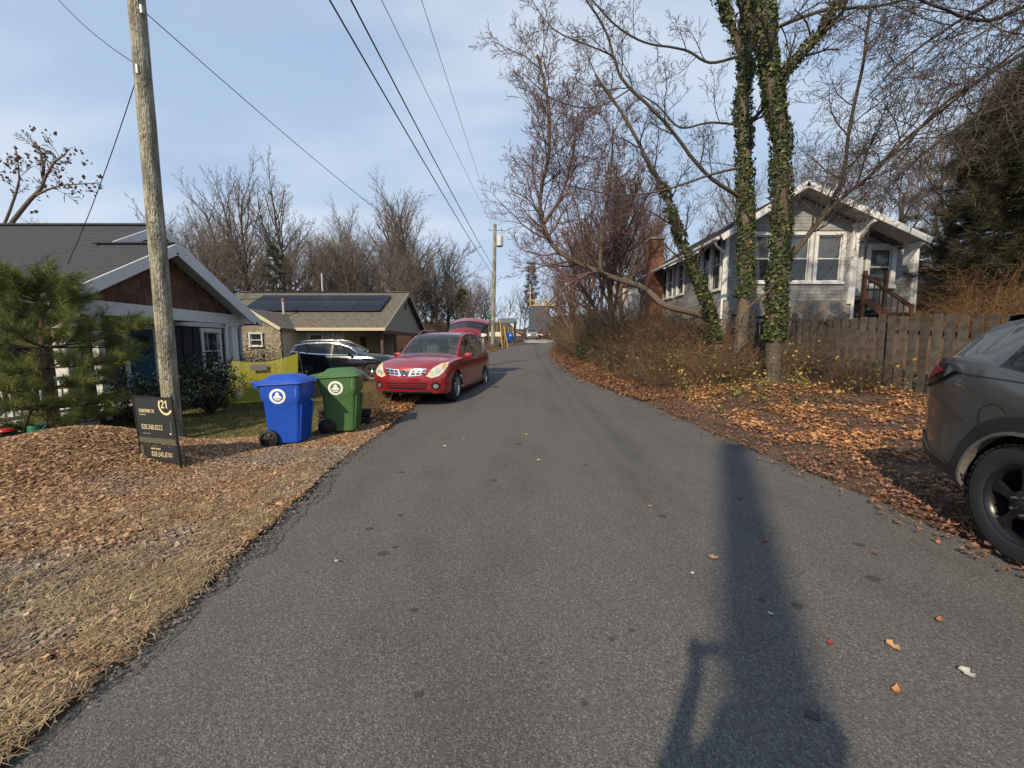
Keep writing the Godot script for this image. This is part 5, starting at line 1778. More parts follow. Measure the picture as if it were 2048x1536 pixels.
	gt.tube(P3([-8.5, 2.3, -12.9, -10.9, 2.3, -12.9]), PackedFloat32Array([.06, .06]), 8, true)
	part(gt, "gutter", white_m, h)
	var g2 := B.new()
	g2.box(Vector3(-15.65, 2.36, -7.27), Vector3(10.7, .11, .1), Basis.IDENTITY, .02)
	part(g2, "gutter", white_m, h)
	var dp := B.new()
	dp.tube(smooth_path(P3([-8.7, 2.26, -12.9, -8.75, 2.15, -12.6, -8.82, 2.08, -12.2, -8.84, 1.9, -12.05, -8.84, .0, -12.05]), 4), lerp_radii(.04, .04, 17), 8)
	part(dp, "downpipe", white_m, h)
	piece("vent_pipe", mat(Color(.1, .1, .1), .6), h, Vector3(-16, 4.75, -11.2), Vector3(.12, .6, .12))

func house_tan() -> void:
	var base := Vector3(-12, -.15, -26)
	var h := thing("ranch_house", "low tan house with solar panels on its brown roof and a carport", "house", base)
	var roof := textured(ramp_tex(noise(.13, 72, 2, FastNoiseLite.TYPE_CELLULAR), 512, [0, .4, .7, 1], [Color(.075, .066, .054), Color(.11, .098, .081), Color(.138, .123, .102), Color(.185, .168, .142)], noise(.015, 73, 4), .35), .7, .95)
	var cream := mat(Color(.52, .46, .33), .7)
	var sid := []
	for k in 3: sid.append(mat([Color(.43, .38, .285), Color(.41, .362, .272), Color(.45, .396, .3)][k], .75))
	var shk := []
	for k in 4: shk.append(textured(ramp_tex(noise(.05, 75 + k, 4), 128, [0, .5, 1], [Color(.6, .6, .6), Color(.85, .85, .85), Color(1, 1, 1)], null, 0, Vector2i(1, 3)), .9, .9, [Color(.3, .26, .19), Color(.25, .22, .165), Color(.34, .3, .22), Color(.28, .245, .18)][k]))
	var wd := mat(Color(.1, .06, .04), .8)
	var rz := -26.7
	# roof
	part(roof_plane(Vector3(-18.5, 2.36, -21.45), Vector3(-7, 2.36, -21.45), Vector3(-7, 5.0, rz), Vector3(-18.5, 5.0, rz), .12, .3), "roof_slope", roof, h)
	part(roof_plane(Vector3(-7, 2.36, -31.95), Vector3(-18.5, 2.36, -31.95), Vector3(-18.5, 5.0, rz), Vector3(-7, 5.0, rz), .12, .3), "roof_slope", roof, h)
	piece("ridge_cap", roof, h, Vector3(-12.75, 5.02, rz), Vector3(11.5, .05, .3))
	board(h, "barge_board", mat(Color(.3, .28, .23), .7), Vector3(-6.99, 2.38, -21.4), Vector3(-6.99, 5.02, rz), .22, .04, Vector3(1, 0, 0))
	board(h, "barge_board", mat(Color(.3, .28, .23), .7), Vector3(-6.99, 5.02, rz), Vector3(-6.99, 2.38, -32), .22, .04, Vector3(1, 0, 0))
	piece("eave_gutter", cream, h, Vector3(-9.75, 2.32, -21.38), Vector3(5.6, .16, .12))
	# walls
	wall_holes(h, "wall", sid[0], P2([-18.3, -.15, -9.6, -.15, -9.6, 2.3, -18.3, 2.3]), [Rect2(-11.51, .85, .72, 1.2)], Vector3(0, 0, -22.1), Vector3(1, 0, 0), Vector3.UP, .15)
	siding(h, sid, P2([-12.3, -.1, -9.6, -.1, -9.6, 2.25, -12.3, 2.25]), Vector3(0, 0, -22.09), Vector3(1, 0, 0), Vector3(0, 0, 1), .19, [Rect2(-11.65, .7, 1.0, 1.5)])
	wall_quad(h, "wall", sid[1], P2([-31.5, -.15, -22.1, -.15, -22.1, 2.3, -31.5, 2.3]), Vector3(-9.6, 0, 0), Vector3(0, 0, 1), Vector3.UP, -.15)
	piece("corner_board", cream, h, Vector3(-9.6, 1.05, -22.06), Vector3(.12, 2.4, .12))
	window(h, Vector3(-11.15, 1.45, -22.07), Vector3(1, 0, 0), Vector3(0, 0, 1), .72, 1.2, .09, white_m, pane_m, mat(Color(.4, .45, .42), .8))
	# gable end over the carport, lap siding
	var gb := wall_quad(h, "gable_wall", sid[1], P2([-31.4, 2.32, -21.95, 2.32, rz, 4.78]), Vector3(-7.3, 0, 0), Vector3(0, 0, 1), Vector3.UP, -.1)
	siding(gb, [mat(Color(.3, .275, .22), .75), mat(Color(.285, .26, .21), .75)], P2([31.4, 2.32, 21.95, 2.32, -rz, 4.74]), Vector3(-7.29, 0, 0), Vector3(0, 0, -1), Vector3(1, 0, 0), .2)
	var vt := B.new()
	vt.lathe(V2([0.001, .03, .2, .03, .22, 0]), 20, Transform3D(Basis(Vector3(0, 0, 1), -PI / 2).scaled_local(Vector3(1.5, 1, 1)), Vector3(-7.26, 4.15, rz)))
	part(vt, "gable_vent", mat(Color(.08, .075, .065), .8), h)
	for z in [-22.0, -24.4, -28.8, -31.4]: piece("carport_post", wd, h, Vector3(-7.35, 1.05, z), Vector3(.14, 2.45, .14))
	piece("carport_beam", wd, h, Vector3(-7.35, 2.2, -26.7), Vector3(.16, .2, 9.6))
	piece("carport_ceiling", mat(Color(.25, .22, .17), .8), h, Vector3(-8.5, 2.34, -26.7), Vector3(2.2, .03, 9.4))
	piece("carport_floor", mat(Color(.2, .19, .17), .9), h, Vector3(-8.4, -.1, -26.7), Vector3(2.4, .08, 9.6))
	piece("carport_door", wd, h, Vector3(-9.56, .95, -25.0), Vector3(.06, 2.0, .9))
	# wing with a gable towards the street, in weathered shakes
	var apex := Vector3(-13.45, 3.32, -20.0)
	wall_holes(h, "wing_wall", mat(Color(.16, .14, .1), .9), P2([-15.6, -.15, -12.05, -.15, -12.05, 2.35, -13.45, 3.2, -15.6, 2.0]), [Rect2(-13.64, 1.41, .58, .62)], Vector3(0, 0, -20.3), Vector3(1, 0, 0), Vector3.UP, .12)
	wall_quad(h, "wing_wall", sid[1], P2([-22.1, -.15, -20.4, -.15, -20.4, 2.35, -22.1, 2.35]), Vector3(-12.05, 0, 0), Vector3(0, 0, 1), Vector3.UP, -.1)
	var sh := piece("shake_cladding", shk[0], h, Vector3(-13.8, -.05, -20.28), Vector3(3.4, .12, .02))
	var r := RandomNumberGenerator.new()
	r.seed = 9
	for row in 15:
		var y := .05 + row * .2
		var x := -15.5
		var xr := -12.05 if y < 2.25 else -12.05 - (y - 2.2) / .62
		while x < xr - .06:
			var w := r.randf_range(.14, .3)
			w = minf(w, xr - x)
			if not (x + w > -13.7 and x < -13.0 and y > 1.2 and y < 2.05):
				piece("shake", shk[r.randi_range(0, 3)], sh, Vector3(x + w * .5, y + .1, -20.275 + r.randf_range(0, .006)), Vector3(w - .008, .215, .014), Basis(Vector3.RIGHT, -.07), 0)
			x += w
	window(h, Vector3(-13.35, 1.72, -20.26), Vector3(1, 0, 0), Vector3(0, 0, 1), .58, .62, .07, white_m, pane_m)
	part(roof_plane(Vector3(-11.85, 2.33, -19.95), Vector3(-11.85, 2.33, -23.2), Vector3(-13.45, 3.32, -23.4), apex, .1, .3), "wing_roof_slope", roof, h)
	part(roof_plane(Vector3(-15.9, 1.9, -23.2), Vector3(-15.9, 1.9, -19.95), apex, Vector3(-13.45, 3.32, -23.4), .1, .3), "wing_roof_slope", roof, h)
	board(h, "barge_board", cream, Vector3(-13.45, 3.34, -19.95), Vector3(-11.82, 2.34, -19.95), .17, .04, Vector3(0, 0, 1))
	board(h, "barge_board", cream, Vector3(-15.9, 1.92, -19.95), Vector3(-13.45, 3.34, -19.95), .17, .04, Vector3(0, 0, 1))
	var dp := B.new()
	dp.tube(smooth_path(P3([-12.4, 2.28, -21.4, -12.3, 2.15, -21.7, -12.2, 2.05, -22.0, -12.2, -.1, -22.0]), 3), lerp_radii(.045, .045, 10), 6)
	part(dp, "downpipe", cream, h)
	# vent pipe, mast and floodlights
	var vp := B.new()
	vp.rod(Vector3(-13.3, 3.1, -22.8), Vector3(-13.3, 4.0, -22.8), .07)
	part(vp, "vent_pipe", mat(Color(.45, .44, .42), .5, .5), h)
	var cap := B.new()
	cap.lathe(V2([.11, .0, .11, .1, .0, .18]), 12, Transform3D(Basis.IDENTITY, Vector3(-13.3, 4.0, -22.8)))
	part(cap, "vent_cap", mat(Color(.2, .08, .06), .7), h)
	var ms := B.new()
	ms.rod(Vector3(-12.95, 4.9, -26.9), Vector3(-12.95, 6.3, -26.9), .06)
	part(ms, "service_mast", mat(Color(.5, .5, .5), .4, .6), h)
	for k in 2:
		var fl := B.new()
		fl.lathe(V2([0.02, -.1, .07, -.03, .08, .06, .0, .05]), 12, Transform3D(Basis(Vector3.RIGHT, 1.1), Vector3(-10.1 + k * .25, 2.05, -21.95)))
		part(fl, "floodlight", white_m, h)
	# solar array: two rows, every module a part
	var slope := Vector3(0, 5.0 - 2.36, rz + 21.45).normalized()
	var nn := Vector3(1, 0, 0).cross(slope).normalized()
	if nn.y < 0: nn = -nn
	var cell := mat(Color(.006, .007, .013), .3)
	cell.metallic_specular = .25
	for row in 2:
		for k in 5:
			var c := Vector3(-7, 2.36, -21.45) + slope * (2.95 + row * 1.32) + Vector3(-1.75 - k * 1.68 - row * .0, 0, 0) + nn * .13
			var pn := piece("solar_panel", cell, h, c, Vector3(1.66, 1.3, .035), Basis(Vector3(1, 0, 0), slope, Vector3(1, 0, 0).cross(slope)), .004)
			for e in [-1, 1]: piece("panel_frame", mat(Color(.015, .015, .017), .4, .5), pn, c + slope * .66 * e, Vector3(1.67, .03, .05), Basis(Vector3(1, 0, 0), slope, Vector3(1, 0, 0).cross(slope)), .003)

func house_grey() -> void:
	var base := Vector3(10, 2.1, -16)
	var h := thing("bungalow", "light grey clapboard bungalow with white trimmed windows up on the bank", "house", base)
	var sid := []
	for k in 4: sid.append(textured(ramp_tex(noise(.03, 81 + k, 4), 128, [0, .5, 1], [Color(.7, .7, .68), Color(.9, .9, .9), Color(1, 1, 1)], noise(.1, 85, 2), .08), .5, .8, [Color(.28, .285, .285), Color(.255, .26, .262), Color(.3, .3, .295), Color(.27, .275, .277)][k]))
	var wm := textured(ramp_tex(noise(.05, 86, 4), 256, [0, .35, .5, 1], [Color(.55, .54, .5), Color(.9, .9, .88), Color(1, 1, 1), Color(1, 1, 1)]), .7, .6, Color(.62, .63, .63))
	var roof := textured(ramp_tex(noise(.13, 87, 2, FastNoiseLite.TYPE_CELLULAR), 256, [0, .5, 1], [Color(.05, .05, .05), Color(.09, .088, .085), Color(.14, .135, .13)]), 1.0, .95)
	var brown := textured(ramp_tex(noise(.05, 88, 4), 128, [0, .5, 1], [Color(.5, .5, .5), Color(.8, .8, .8), Color(1, 1, 1)], null, 0, Vector2i(4, 1)), 1.0, .85, Color(.13, .06, .035))
	var blind := mat(Color(.32, .36, .37), .8)
	var fy := 3.05      # top of the stone footing
	var X := Vector3(1, 0, 0)
	var Z := Vector3(0, 0, 1)
	# front wall (towards the camera) with lap siding
	var fp := P2([7.55, fy, 12.0, fy, 12.0, 5.72, 9.75, 6.68, 7.55, 5.28])
	wall_holes(h, "front_wall", sid[1], fp, [Rect2(8.36, 3.71, .72, 1.58), Rect2(9.44, 3.71, 1.0, 1.58), Rect2(10.74, 3.71, .84, 1.58)], Vector3(0, 0, -14.0), X, Vector3.UP, .15)
	var holes := [Rect2(8.25, 3.62, .95, 1.8), Rect2(9.3, 3.62, 1.28, 1.8), Rect2(10.62, 3.62, 1.08, 1.8)]
	siding(h, sid, P2([7.6, fy, 11.88, fy, 11.88, 5.74, 9.75, 6.64, 7.6, 5.28]), Vector3(0, 0, -13.99), X, Z, .115, holes)
	for wn in [[8.72, .72], [9.94, 1.0], [11.16, .84]]: window(h, Vector3(wn[0], 4.5, -13.98), X, Z, wn[1], 1.58, .12, wm, pane_m, blind)
	piece("corner_board", wm, h, Vector3(11.94, 4.3, -13.95), Vector3(.14, 2.75, .14))
	piece("corner_board", wm, h, Vector3(7.53, 4.2, -13.95), Vector3(.12, 2.3, .12))
	# recessed entrance bay on the other side of the corner
	wall_quad(h, "side_wall", sid[0], P2([-14.8, fy, -14.1, fy, -14.1, 5.7, -14.8, 5.7]), Vector3(12.0, 0, 0), Z, Vector3.UP, .12)
	wall_holes(h, "front_wall", sid[2], P2([12.0, 2.0, 14.75, 2.0, 14.75, 5.2, 12.0, 6.2]), [Rect2(13.11, 3.67, .78, 1.3), Rect2(12.17, 3.4, .5, 1.6)], Vector3(0, 0, -14.55), X, Vector3.UP, .15)
	siding(h, sid, P2([12.0, 2.1, 14.66, 2.1, 14.66, 5.22, 12.0, 6.15]), Vector3(0, 0, -14.54), X, Z, .115, [Rect2(12.05, 3.4, 2.05, 1.75)])
	window(h, Vector3(13.5, 4.32, -14.53), X, Z, .78, 1.3, .17, wm, pane_m, mat(Color(.5, .53, .48), .8))
	window(h, Vector3(12.42, 4.2, -14.53), X, Z, .5, 1.6, .16, wm, pane_m, blind)
	piece("corner_board", wm, h, Vector3(14.7, 3.7, -14.5), Vector3(.14, 3.1, .14))
	wall_quad(h, "end_wall", sid[1], P2([-20.5, 2.0, -14.6, 2.0, -14.6, 5.2, -20.5, 5.2]), Vector3(14.75, 0, 0), Z, Vector3.UP, -.15)
	# long wall along the street
	var lw := [[14.6, 1.8, .62], [15.35, 1.8, .62], [17.6, 1.35, .6], [18.75, 1.35, .55], [19.4, 1.35, .5]]
	var lh := []
	for q in lw: lh.append(Rect2(-q[0] - q[2] * .5, 4.4 - q[1] * .5, q[2], q[1]))
	wall_holes(h, "long_wall", sid[1], P2([-21.5, 1.2, -14.1, 1.2, -14.1, 5.2, -21.5, 5.2]), lh, Vector3(7.55, 0, 0), Z, Vector3.UP, .15)
	var hl := []
	for q in lw: hl.append(Rect2(-q[0] - q[2] * .5 - .1, 4.4 - q[1] * .5 - .1, q[2] + .2, q[1] + .2))
	siding(h, sid, P2([-21.4, 2.6, -14.12, 2.6, -14.12, 5.15, -21.4, 5.15]), Vector3(7.54, 0, 0), Z, -X, .115, hl)
	for q in lw: window(h, Vector3(7.53, 4.4, -q[0]), Z, -X, q[2], q[1], .1, wm, pane_m)
	# roof, white barge boards, brackets
	part(roof_plane(Vector3(7.0, 5.12, -21.8), Vector3(7.0, 5.12, -13.35), Vector3(9.75, 6.85, -13.35), Vector3(9.75, 6.85, -21.8), .1), "roof_slope", roof, h)
	part(roof_plane(Vector3(14.0, 5.02, -13.35), Vector3(15.2, 5.02, -21.8), Vector3(9.75, 6.85, -21.8), Vector3(9.75, 6.85, -13.35), .1), "roof_slope", roof, h)
	board(h, "barge_board", wm, Vector3(6.95, 5.12, -13.33), Vector3(9.75, 6.87, -13.33), .2, .04, Z)
	board(h, "barge_board", wm, Vector3(9.75, 6.87, -13.33), Vector3(14.05, 5.04, -13.33), .2, .04, Z)
	piece("soffit", mat(Color(.4, .4, .39), .8), h, Vector3(11.9, 5.83, -13.68), Vector3(4.5, .02, .62), Basis(Z, -.41))
	piece("soffit", mat(Color(.4, .4, .39), .8), h, Vector3(8.3, 5.85, -13.68), Vector3(3.0, .02, .62), Basis(Z, .56))
	for bk in [[12.0, 5.72], [13.75, 5.0]]:
		var bb := B.new()
		bb.prism(P2([0, 0, .62, 0, .62, -.12, .42, -.2, .16, -.5, 0, -.7]), Vector3(bk[0] + .05, bk[1] - .03, -13.96 if bk[0] < 13 else -14.0), Z, Vector3.UP, .1)
		part(bb, "roof_bracket", wm, h)
	var gt := B.new()
	gt.box(Vector3(6.95, 5.05, -17.6), Vector3(.12, .12, 8.4), Basis.IDENTITY, .03)
	part(gt, "gutter", wm, h)
	var dp := B.new()
	dp.tube(smooth_path(P3([6.95, 5.0, -13.6, 7.05, 4.85, -13.7, 7.4, 4.7, -13.9, 7.46, 4.5, -13.95, 7.46, 2.4, -13.95]), 4), lerp_radii(.045, .045, 17), 8)
	part(dp, "downpipe", wm, h)
	var dp2 := B.new()
	dp2.tube(P3([12.06, 5.6, -13.9, 12.06, 1.9, -13.9]), PackedFloat32Array([.05, .05]), 8)
	part(dp2, "downpipe", wm, h)
	var dp3 := B.new()
	dp3.tube(smooth_path(P3([14.72, 4.95, -14.43, 14.78, 3.0, -14.41, 14.76, 2.4, -14.41]), 3), lerp_radii(.05, .05, 7), 8)
	part(dp3, "downpipe", wm, h)
	# fieldstone footing: each stone its own piece in recessed mortar
	var mortar := textured(ramp_tex(noise(.1, 91, 4), 128, [0, 1], [Color(.3, .3, .29), Color(.45, .44, .42)]), 1.0, .95)
	var ft := wall_quad(h, "stone_footing", mortar, P2([7.5, 1.0, 12.1, 1.0, 12.1, fy, 7.5, fy]), Vector3(0, 0, -13.98), X, Vector3.UP, .3)
	var stm := []
	for k in 5: stm.append(textured(ramp_tex(noise(.03, 92 + k, 4), 128, [0, .5, 1], [Color(.6, .6, .6), Color(.85, .85, .85), Color(1, 1, 1)], noise(.2, 95, 2), .15), 1.2, .9, [Color(.2, .19, .18), Color(.25, .215, .19), Color(.17, .165, .165), Color(.27, .255, .235), Color(.21, .175, .155)][k]))
	var r := RandomNumberGenerator.new()
	r.seed = 12
	var seeds := []
	for gy in 4:
		for gx in 11:
			seeds.append(Vector2(7.7 + gx * .41 + (gy % 2) * .2 + r.randf_range(-.11, .11), 1.72 + gy * .36 + r.randf_range(-.1, .1)))
	for i in seeds.size():
		var cellp := PackedVector2Array([Vector2(7.5, 1.6), Vector2(12.1, 1.6), Vector2(12.1, fy), Vector2(7.5, fy)])
		for j in seeds.size():
			if i == j or (seeds[i] - seeds[j]).length() > 1.0: continue
			var mid: Vector2 = (seeds[i] + seeds[j]) * .5
			var dn: Vector2 = (seeds[j] - seeds[i]).normalized()
			var tn := Vector2(-dn.y, dn.x)
			var cut := PackedVector2Array([mid + tn * 9, mid - tn * 9, mid - tn * 9 - dn * 9, mid + tn * 9 - dn * 9])
			var res := Geometry2D.intersect_polygons(cellp, cut)
			if res.size() > 0: cellp = res[0]
		var shr := Geometry2D.offset_polygon(cellp, -.022, Geometry2D.JOIN_ROUND)
		if shr.is_empty() or shr[0].size() < 3: continue
		var sb := B.new()
		sb.prism(shr[0], Vector3(0, 0, -13.955 + r.randf_range(0, .02)), X, Vector3.UP, .05)
		part(sb, "stone", stm[i % 5], ft)
	# chimney
	var brick := textured(ramp_tex(noise(.12, 99, 3), 256, [0, .4, .6, 1], [Color(.1, .045, .03), Color(.16, .066, .042), Color(.2, .088, .056), Color(.25, .14, .1)], noise(.03, 98, 3), .25), 1.4, .95)
	var ch := piece("chimney", brick, h, Vector3(7.1, 4.1, -19.75), Vector3(.62, 5.0, .7), Basis.IDENTITY, .01)
	piece("chimney_cap", mat(Color(.25, .23, .21), .9), ch, Vector3(7.1, 6.64, -19.75), Vector3(.74, .1, .82))
	for k in 50: piece("brick_course", brick, ch, Vector3(7.1, 2.3 + k * .086, -19.75), Vector3(.632, .07, .712), Basis.IDENTITY, .003)
	# timber stair to the entrance
	var st := Node3D.new()
	st.name = "stair"
	h.add_child(st)
	wpos[st] = Vector3.ZERO
	st.position = -base
	for k in 6: piece("tread", brown, st, Vector3(12.75 + k * .24, 3.05 - k * .17, -14.35), Vector3(.28, .04, 1.0))
	for z in [-13.85, -14.85]:
		board(st, "stringer", brown, Vector3(12.5, 3.15, z), Vector3(14.1, 2.05, z), .24, .05, Z)
		board(st, "hand_rail", brown, Vector3(12.3, 4.0, z), Vector3(14.2, 2.82, z), .12, .06, Z)
		for x in [12.35, 13.1]: piece("post", brown, st, Vector3(x, 3.1, z + .03), Vector3(.1, 1.9, .1))
		piece("post", brown, st, Vector3(14.1, 2.35, z + .03), Vector3(.1, 1.1, .1))
		for k in 7: piece("baluster", brown, st, Vector3(12.5 + k * .22, 3.35 - k * .14, z + .02), Vector3(.035, .9, .035))
	piece("landing", brown, st, Vector3(12.3, 3.1, -14.5), Vector3(.7, .05, 1.1))
	var gp := mat(Color(.05, .065, .03), .8)
	piece("green_panel", gp, st, Vector3(12.72, 3.55, -14.9), Vector3(.75, .62, .03))

func far_buildings() -> void:
	# blue-grey metal shed tower with a timber roof deck
	var y0 := 2.2
	var b := thing("metal_building", "tall blue grey corrugated building with a raw timber roof deck", "building", Vector3(4.2, y0, -62))
	var met := mat(Color(.09, .105, .125), .5, .3)
	var core := piece("wall", met, b, Vector3(4.35, y0 + 2.6, -63), Vector3(3.1, 5.2, 4.0))
	for k in 15: piece("rib", met, core, Vector3(2.9 + k * .21, y0 + 2.6, -60.97), Vector3(.07, 5.2, .05))
	var tim := mat(Color(.5, .3, .1), .8)
	for y in [y0 + 5.3, y0 + 6.1]: piece("deck_rail", tim, b, Vector3(4.9, y, -60.95), Vector3(4.2, .14, .1))
	for x in [2.85, 5.2, 6.9]: piece("deck_post", tim, b, Vector3(x, y0 + 5.7, -60.93), Vector3(.14, .9, .14))
	piece("tall_post", tim, b, Vector3(2.84, y0 + 7.0, -61.2), Vector3(.13, 3.0, .13))
	piece("tall_post", tim, b, Vector3(3.4, y0 + 6.6, -62.2), Vector3(.13, 2.2, .13))
	piece("deck_floor", tim, b, Vector3(4.9, y0 + 5.25, -62.6), Vector3(4.2, .1, 3.4))
	for k in 2: piece("deck_chair_back", white_m, b, Vector3(3.85 + k * .3, y0 + 5.6, -61.6), Vector3(.22, .6, .05), Basis(Vector3(0, 0, 1), .35 - k * .7))
	# small open shelter with a grey roof
	var s := thing("garden_shelter", "small open shelter with a flat grey roof beside the far pole", "shelter", Vector3(-.5, 1.55, -46))
	var gr := mat(Color(.11, .12, .13), .7)
	piece("roof", gr, s, Vector3(-.55, 4.25, -46), Vector3(2.3, .12, 2.2), Basis(Vector3(1, 0, 0), .3))
	for x in [-1.5, .35]:
		for z in [-45.0, -47.0]: piece("post", mat(Color(.03, .025, .02), .8), s, Vector3(x, 2.8, z), Vector3(.3 if x > 0 else .12, 2.5, .14))
	for k in 5: piece("trellis_slat", mat(Color(.35, .22, .08), .9), s, Vector3(-1.75 + k * .45, 2.6, -45.0), Vector3(.06, 2.0, .03))
	# a white house glimpsed behind the thicket
	var w := thing("white_house", "white clapboard house glimpsed behind the brick chimney", "house", Vector3(9.3, 2.6, -30))
	piece("wall", white_m, w, Vector3(9.6, 4.3, -31), Vector3(3.0, 3.6, 2.0))
	part(roof_plane(Vector3(7.9, 6.0, -29.8), Vector3(11.3, 6.0, -29.8), Vector3(11.3, 6.9, -31), Vector3(7.9, 6.9, -31), .1), "roof", gr, w)
	window(w, Vector3(10.3, 4.7, -29.98), Vector3(1, 0, 0), Vector3(0, 0, 1), .7, 1.1, .1, white_m, pane_m)
	window(w, Vector3(9.0, 4.7, -29.98), Vector3(1, 0, 0), Vector3(0, 0, 1), .7, 1.1, .1, white_m, pane_m)
	piece("porch_step", white_m, w, Vector3(8.3, 2.9, -29.4), Vector3(.9, .8, .8))
	# a cream neighbour behind the bungalow's end
	var n := thing("cream_house", "cream house with a brown roof behind the bungalow's downpipe", "house", Vector3(22, 3.0, -22))
	piece("wall", mat(Color(.5, .4, .26), .8), n, Vector3(23.0, 4.0, -23), Vector3(5.0, 2.4, 3))
	part(roof_plane(Vector3(20.0, 4.9, -21.3), Vector3(26, 4.9, -21.3), Vector3(26, 6.4, -23.5), Vector3(20.0, 6.4, -23.5), .12), "roof", mat(Color(.12, .09, .075), .9), n)
	piece("fascia", white_m, n, Vector3(23, 4.84, -21.26), Vector3(6, .16, .05))
	# boarded lean-to by the drive
	var l := thing("wood_store", "small lean-to roof beside the far silver car", "shed", Vector3(1.2, 1.9, -50))
	piece("roof", mat(Color(.3, .22, .13), .9), l, Vector3(.7, 3.15, -50), Vector3(1.9, .12, 1.6), Basis(Vector3(0, 0, 1), -.45))
	piece("gable_board", mat(Color(.5, .45, .33), .8), l, Vector3(.6, 2.75, -49.6), Vector3(1.2, .5, .06), Basis(Vector3(0, 0, 1), -.3))
	for x in [.1, 1.3]: piece("post", mat(Color(.1, .06, .04), .8), l, Vector3(x, 2.3, -49.7), Vector3(.12, 1.1, .12))
# ---------------------------------------------------------------- near plants
func traced_trees() -> void:
	var r := RandomNumberGenerator.new()
	r.seed = 77
	var iv := leaf_mesh(.075, .075, .12, 2)
	var ivm := vmat(.62)
	ivm.backlight_enabled = true
	ivm.backlight = Color(.06, .09, .02)
	var o := habit({levels = 5, segs = [6, 6, 7, 5, 3, 2], kids = [6, 6, 7, 5, 3], from = [.2, .2, .15, .15], wig = .13, up = .04, ang = .85, lr = .55, rr = .55, min_r = .0035, thick = 2, twig = Color(.06, .045, .038), twig2 = Color(.1, .076, .064), bark = Color(.09, .072, .06)})
	var gr := Color(.14, .115, .092)
	# the stem with a pale foot, left of the two
	var a := thing("ivy_clad_tree", "ivy wrapped tree, the slimmer left one of the two tall stems", "tree", Vector3(6.42, .7, -11))
	var bt := B.new()
	var bf := B.new()
	var pa := limb(bt, bf, P3([6.42, .5, -11, 6.46, 1.9, -11, 6.50, 3.28, -11, 6.39, 5.42, -11, 6.20, 7.34, -11, 6.16, 9.20, -11, 6.18, 10.40, -11, 6.19, 11.8, -11]), .17, .12, o, r, 4, 1.6, .5, Color(.2, .165, .13))
	var pa2 := limb(bt, bf, P3([6.10, 9.0, -11, 5.73, 9.80, -11, 5.41, 10.40, -11, 4.85, 11.3, -11]), .1, .07, o, r, 3, 1.4, .3, gr)
	limb(bt, bf, P3([6.4, 5.4, -11, 6.19, 5.52, -11, 5.04, 5.96, -10.6, 3.80, 6.98, -10.2, 2.72, 7.78, -10, 2.44, 8.21, -9.9, 2.17, 8.79, -9.8, 1.67, 9.40, -9.7]), .056, .022, o, r, 12, 1.5, .3, gr)
	limb(bt, bf, P3([2.44, 8.27, -9.9, 2.06, 8.36, -9.8, 0.98, 8.64, -9.6, 0.40, 9.24, -9.5]), .022, .01, o, r, 8, 1.0, .2, gr)
	limb(bt, bf, P3([2.83, 7.61, -10, 1.97, 7.10, -9.8, 1.00, 7.15, -9.6, 0.30, 7.62, -9.5]), .02, .009, o, r, 8, .9, .2, gr)
	limb(bt, bf, P3([6.2, 7.3, -11, 6.08, 7.34, -11, 5.21, 7.30, -10.8, 4.34, 7.07, -10.6, 3.73, 7.44, -10.4, 3.25, 7.67, -10.3]), .034, .015, o, r, 9, 1.2, .2, gr)
	limb(bt, bf, P3([6.16, 9.1, -11, 5.98, 9.05, -11, 5.13, 8.76, -10.8, 4.38, 8.92, -10.6, 3.27, 8.88, -10.3, 2.45, 9.05, -10, 1.80, 9.48, -9.8]), .042, .017, o, r, 10, 1.2, .2, gr)
	limb(bt, bf, P3([6.35, 6.2, -11, 6.20, 6.26, -11, 5.18, 5.90, -10.6, 3.86, 5.38, -10.2, 2.68, 5.18, -10, 1.28, 5.34, -9.8]), .038, .013, o, r, 11, 1.3, .2, gr)
	part(bt, "trunk", bark_m, a)
	part(bf, "crown", twig_m, a)
	ivy(a, pa, .165, .115, .24, 1.0, 6500, r, iv, ivm)
	ivy(a, pa2, .1, .07, 0, 1.0, 1000, r, iv, ivm)
	# the nearer stem
	var b := thing("ivy_clad_tree", "thickly ivied tree in front of the bungalow, the nearer stem by the fence", "tree", Vector3(6.45, .5, -9.5))
	var ct := B.new()
	var cf := B.new()
	var pb := limb(ct, cf, P3([6.45, .2, -9.5, 6.42, 1.1, -9.5, 6.38, 1.97, -9.5, 6.40, 3.74, -9.5, 6.28, 6.00, -9.5, 6.03, 7.09, -9.5, 5.80, 8.15, -9.5, 5.62, 9.19, -9.5, 5.45, 10.4, -9.5]), .175, .12, o, r, 3, 1.4, .6, Color(.16, .13, .105))
	limb(ct, cf, P3([6.4, 3.4, -9.5, 6.76, 3.74, -9.45, 7.23, 4.62, -9.2, 7.43, 5.28, -9.1, 7.41, 6.28, -9, 7.49, 7.43, -8.9, 7.46, 8.43, -8.8]), .058, .028, o, r, 14, 1.4, .2, Color(.14, .11, .09))
	limb(ct, cf, P3([6.38, 3.2, -9.5, 6.65, 3.56, -9.45, 7.27, 4.61, -9.1, 7.88, 5.20, -8.9, 8.36, 5.77, -8.8, 8.75, 6.17, -8.6, 9.58, 6.88, -8.5, 10.38, 7.56, -8.4]), .055, .024, o, r, 18, 1.5, .2, Color(.14, .11, .09))
	var pr := limb(ct, cf, P3([6.05, 7.0, -9.5, 6.08, 7.46, -9.5, 6.63, 8.09, -9.2, 6.95, 8.72, -9, 7.13, 9.6, -9]), .075, .05, o, r, 7, 1.2, .2, gr)
	limb(ct, cf, P3([5.8, 8.4, -9.5, 6.00, 8.62, -9.5, 6.75, 8.66, -9.1, 7.66, 8.51, -8.8, 8.67, 8.64, -8.6]), .05, .02, o, r, 12, 1.3, .2, gr)
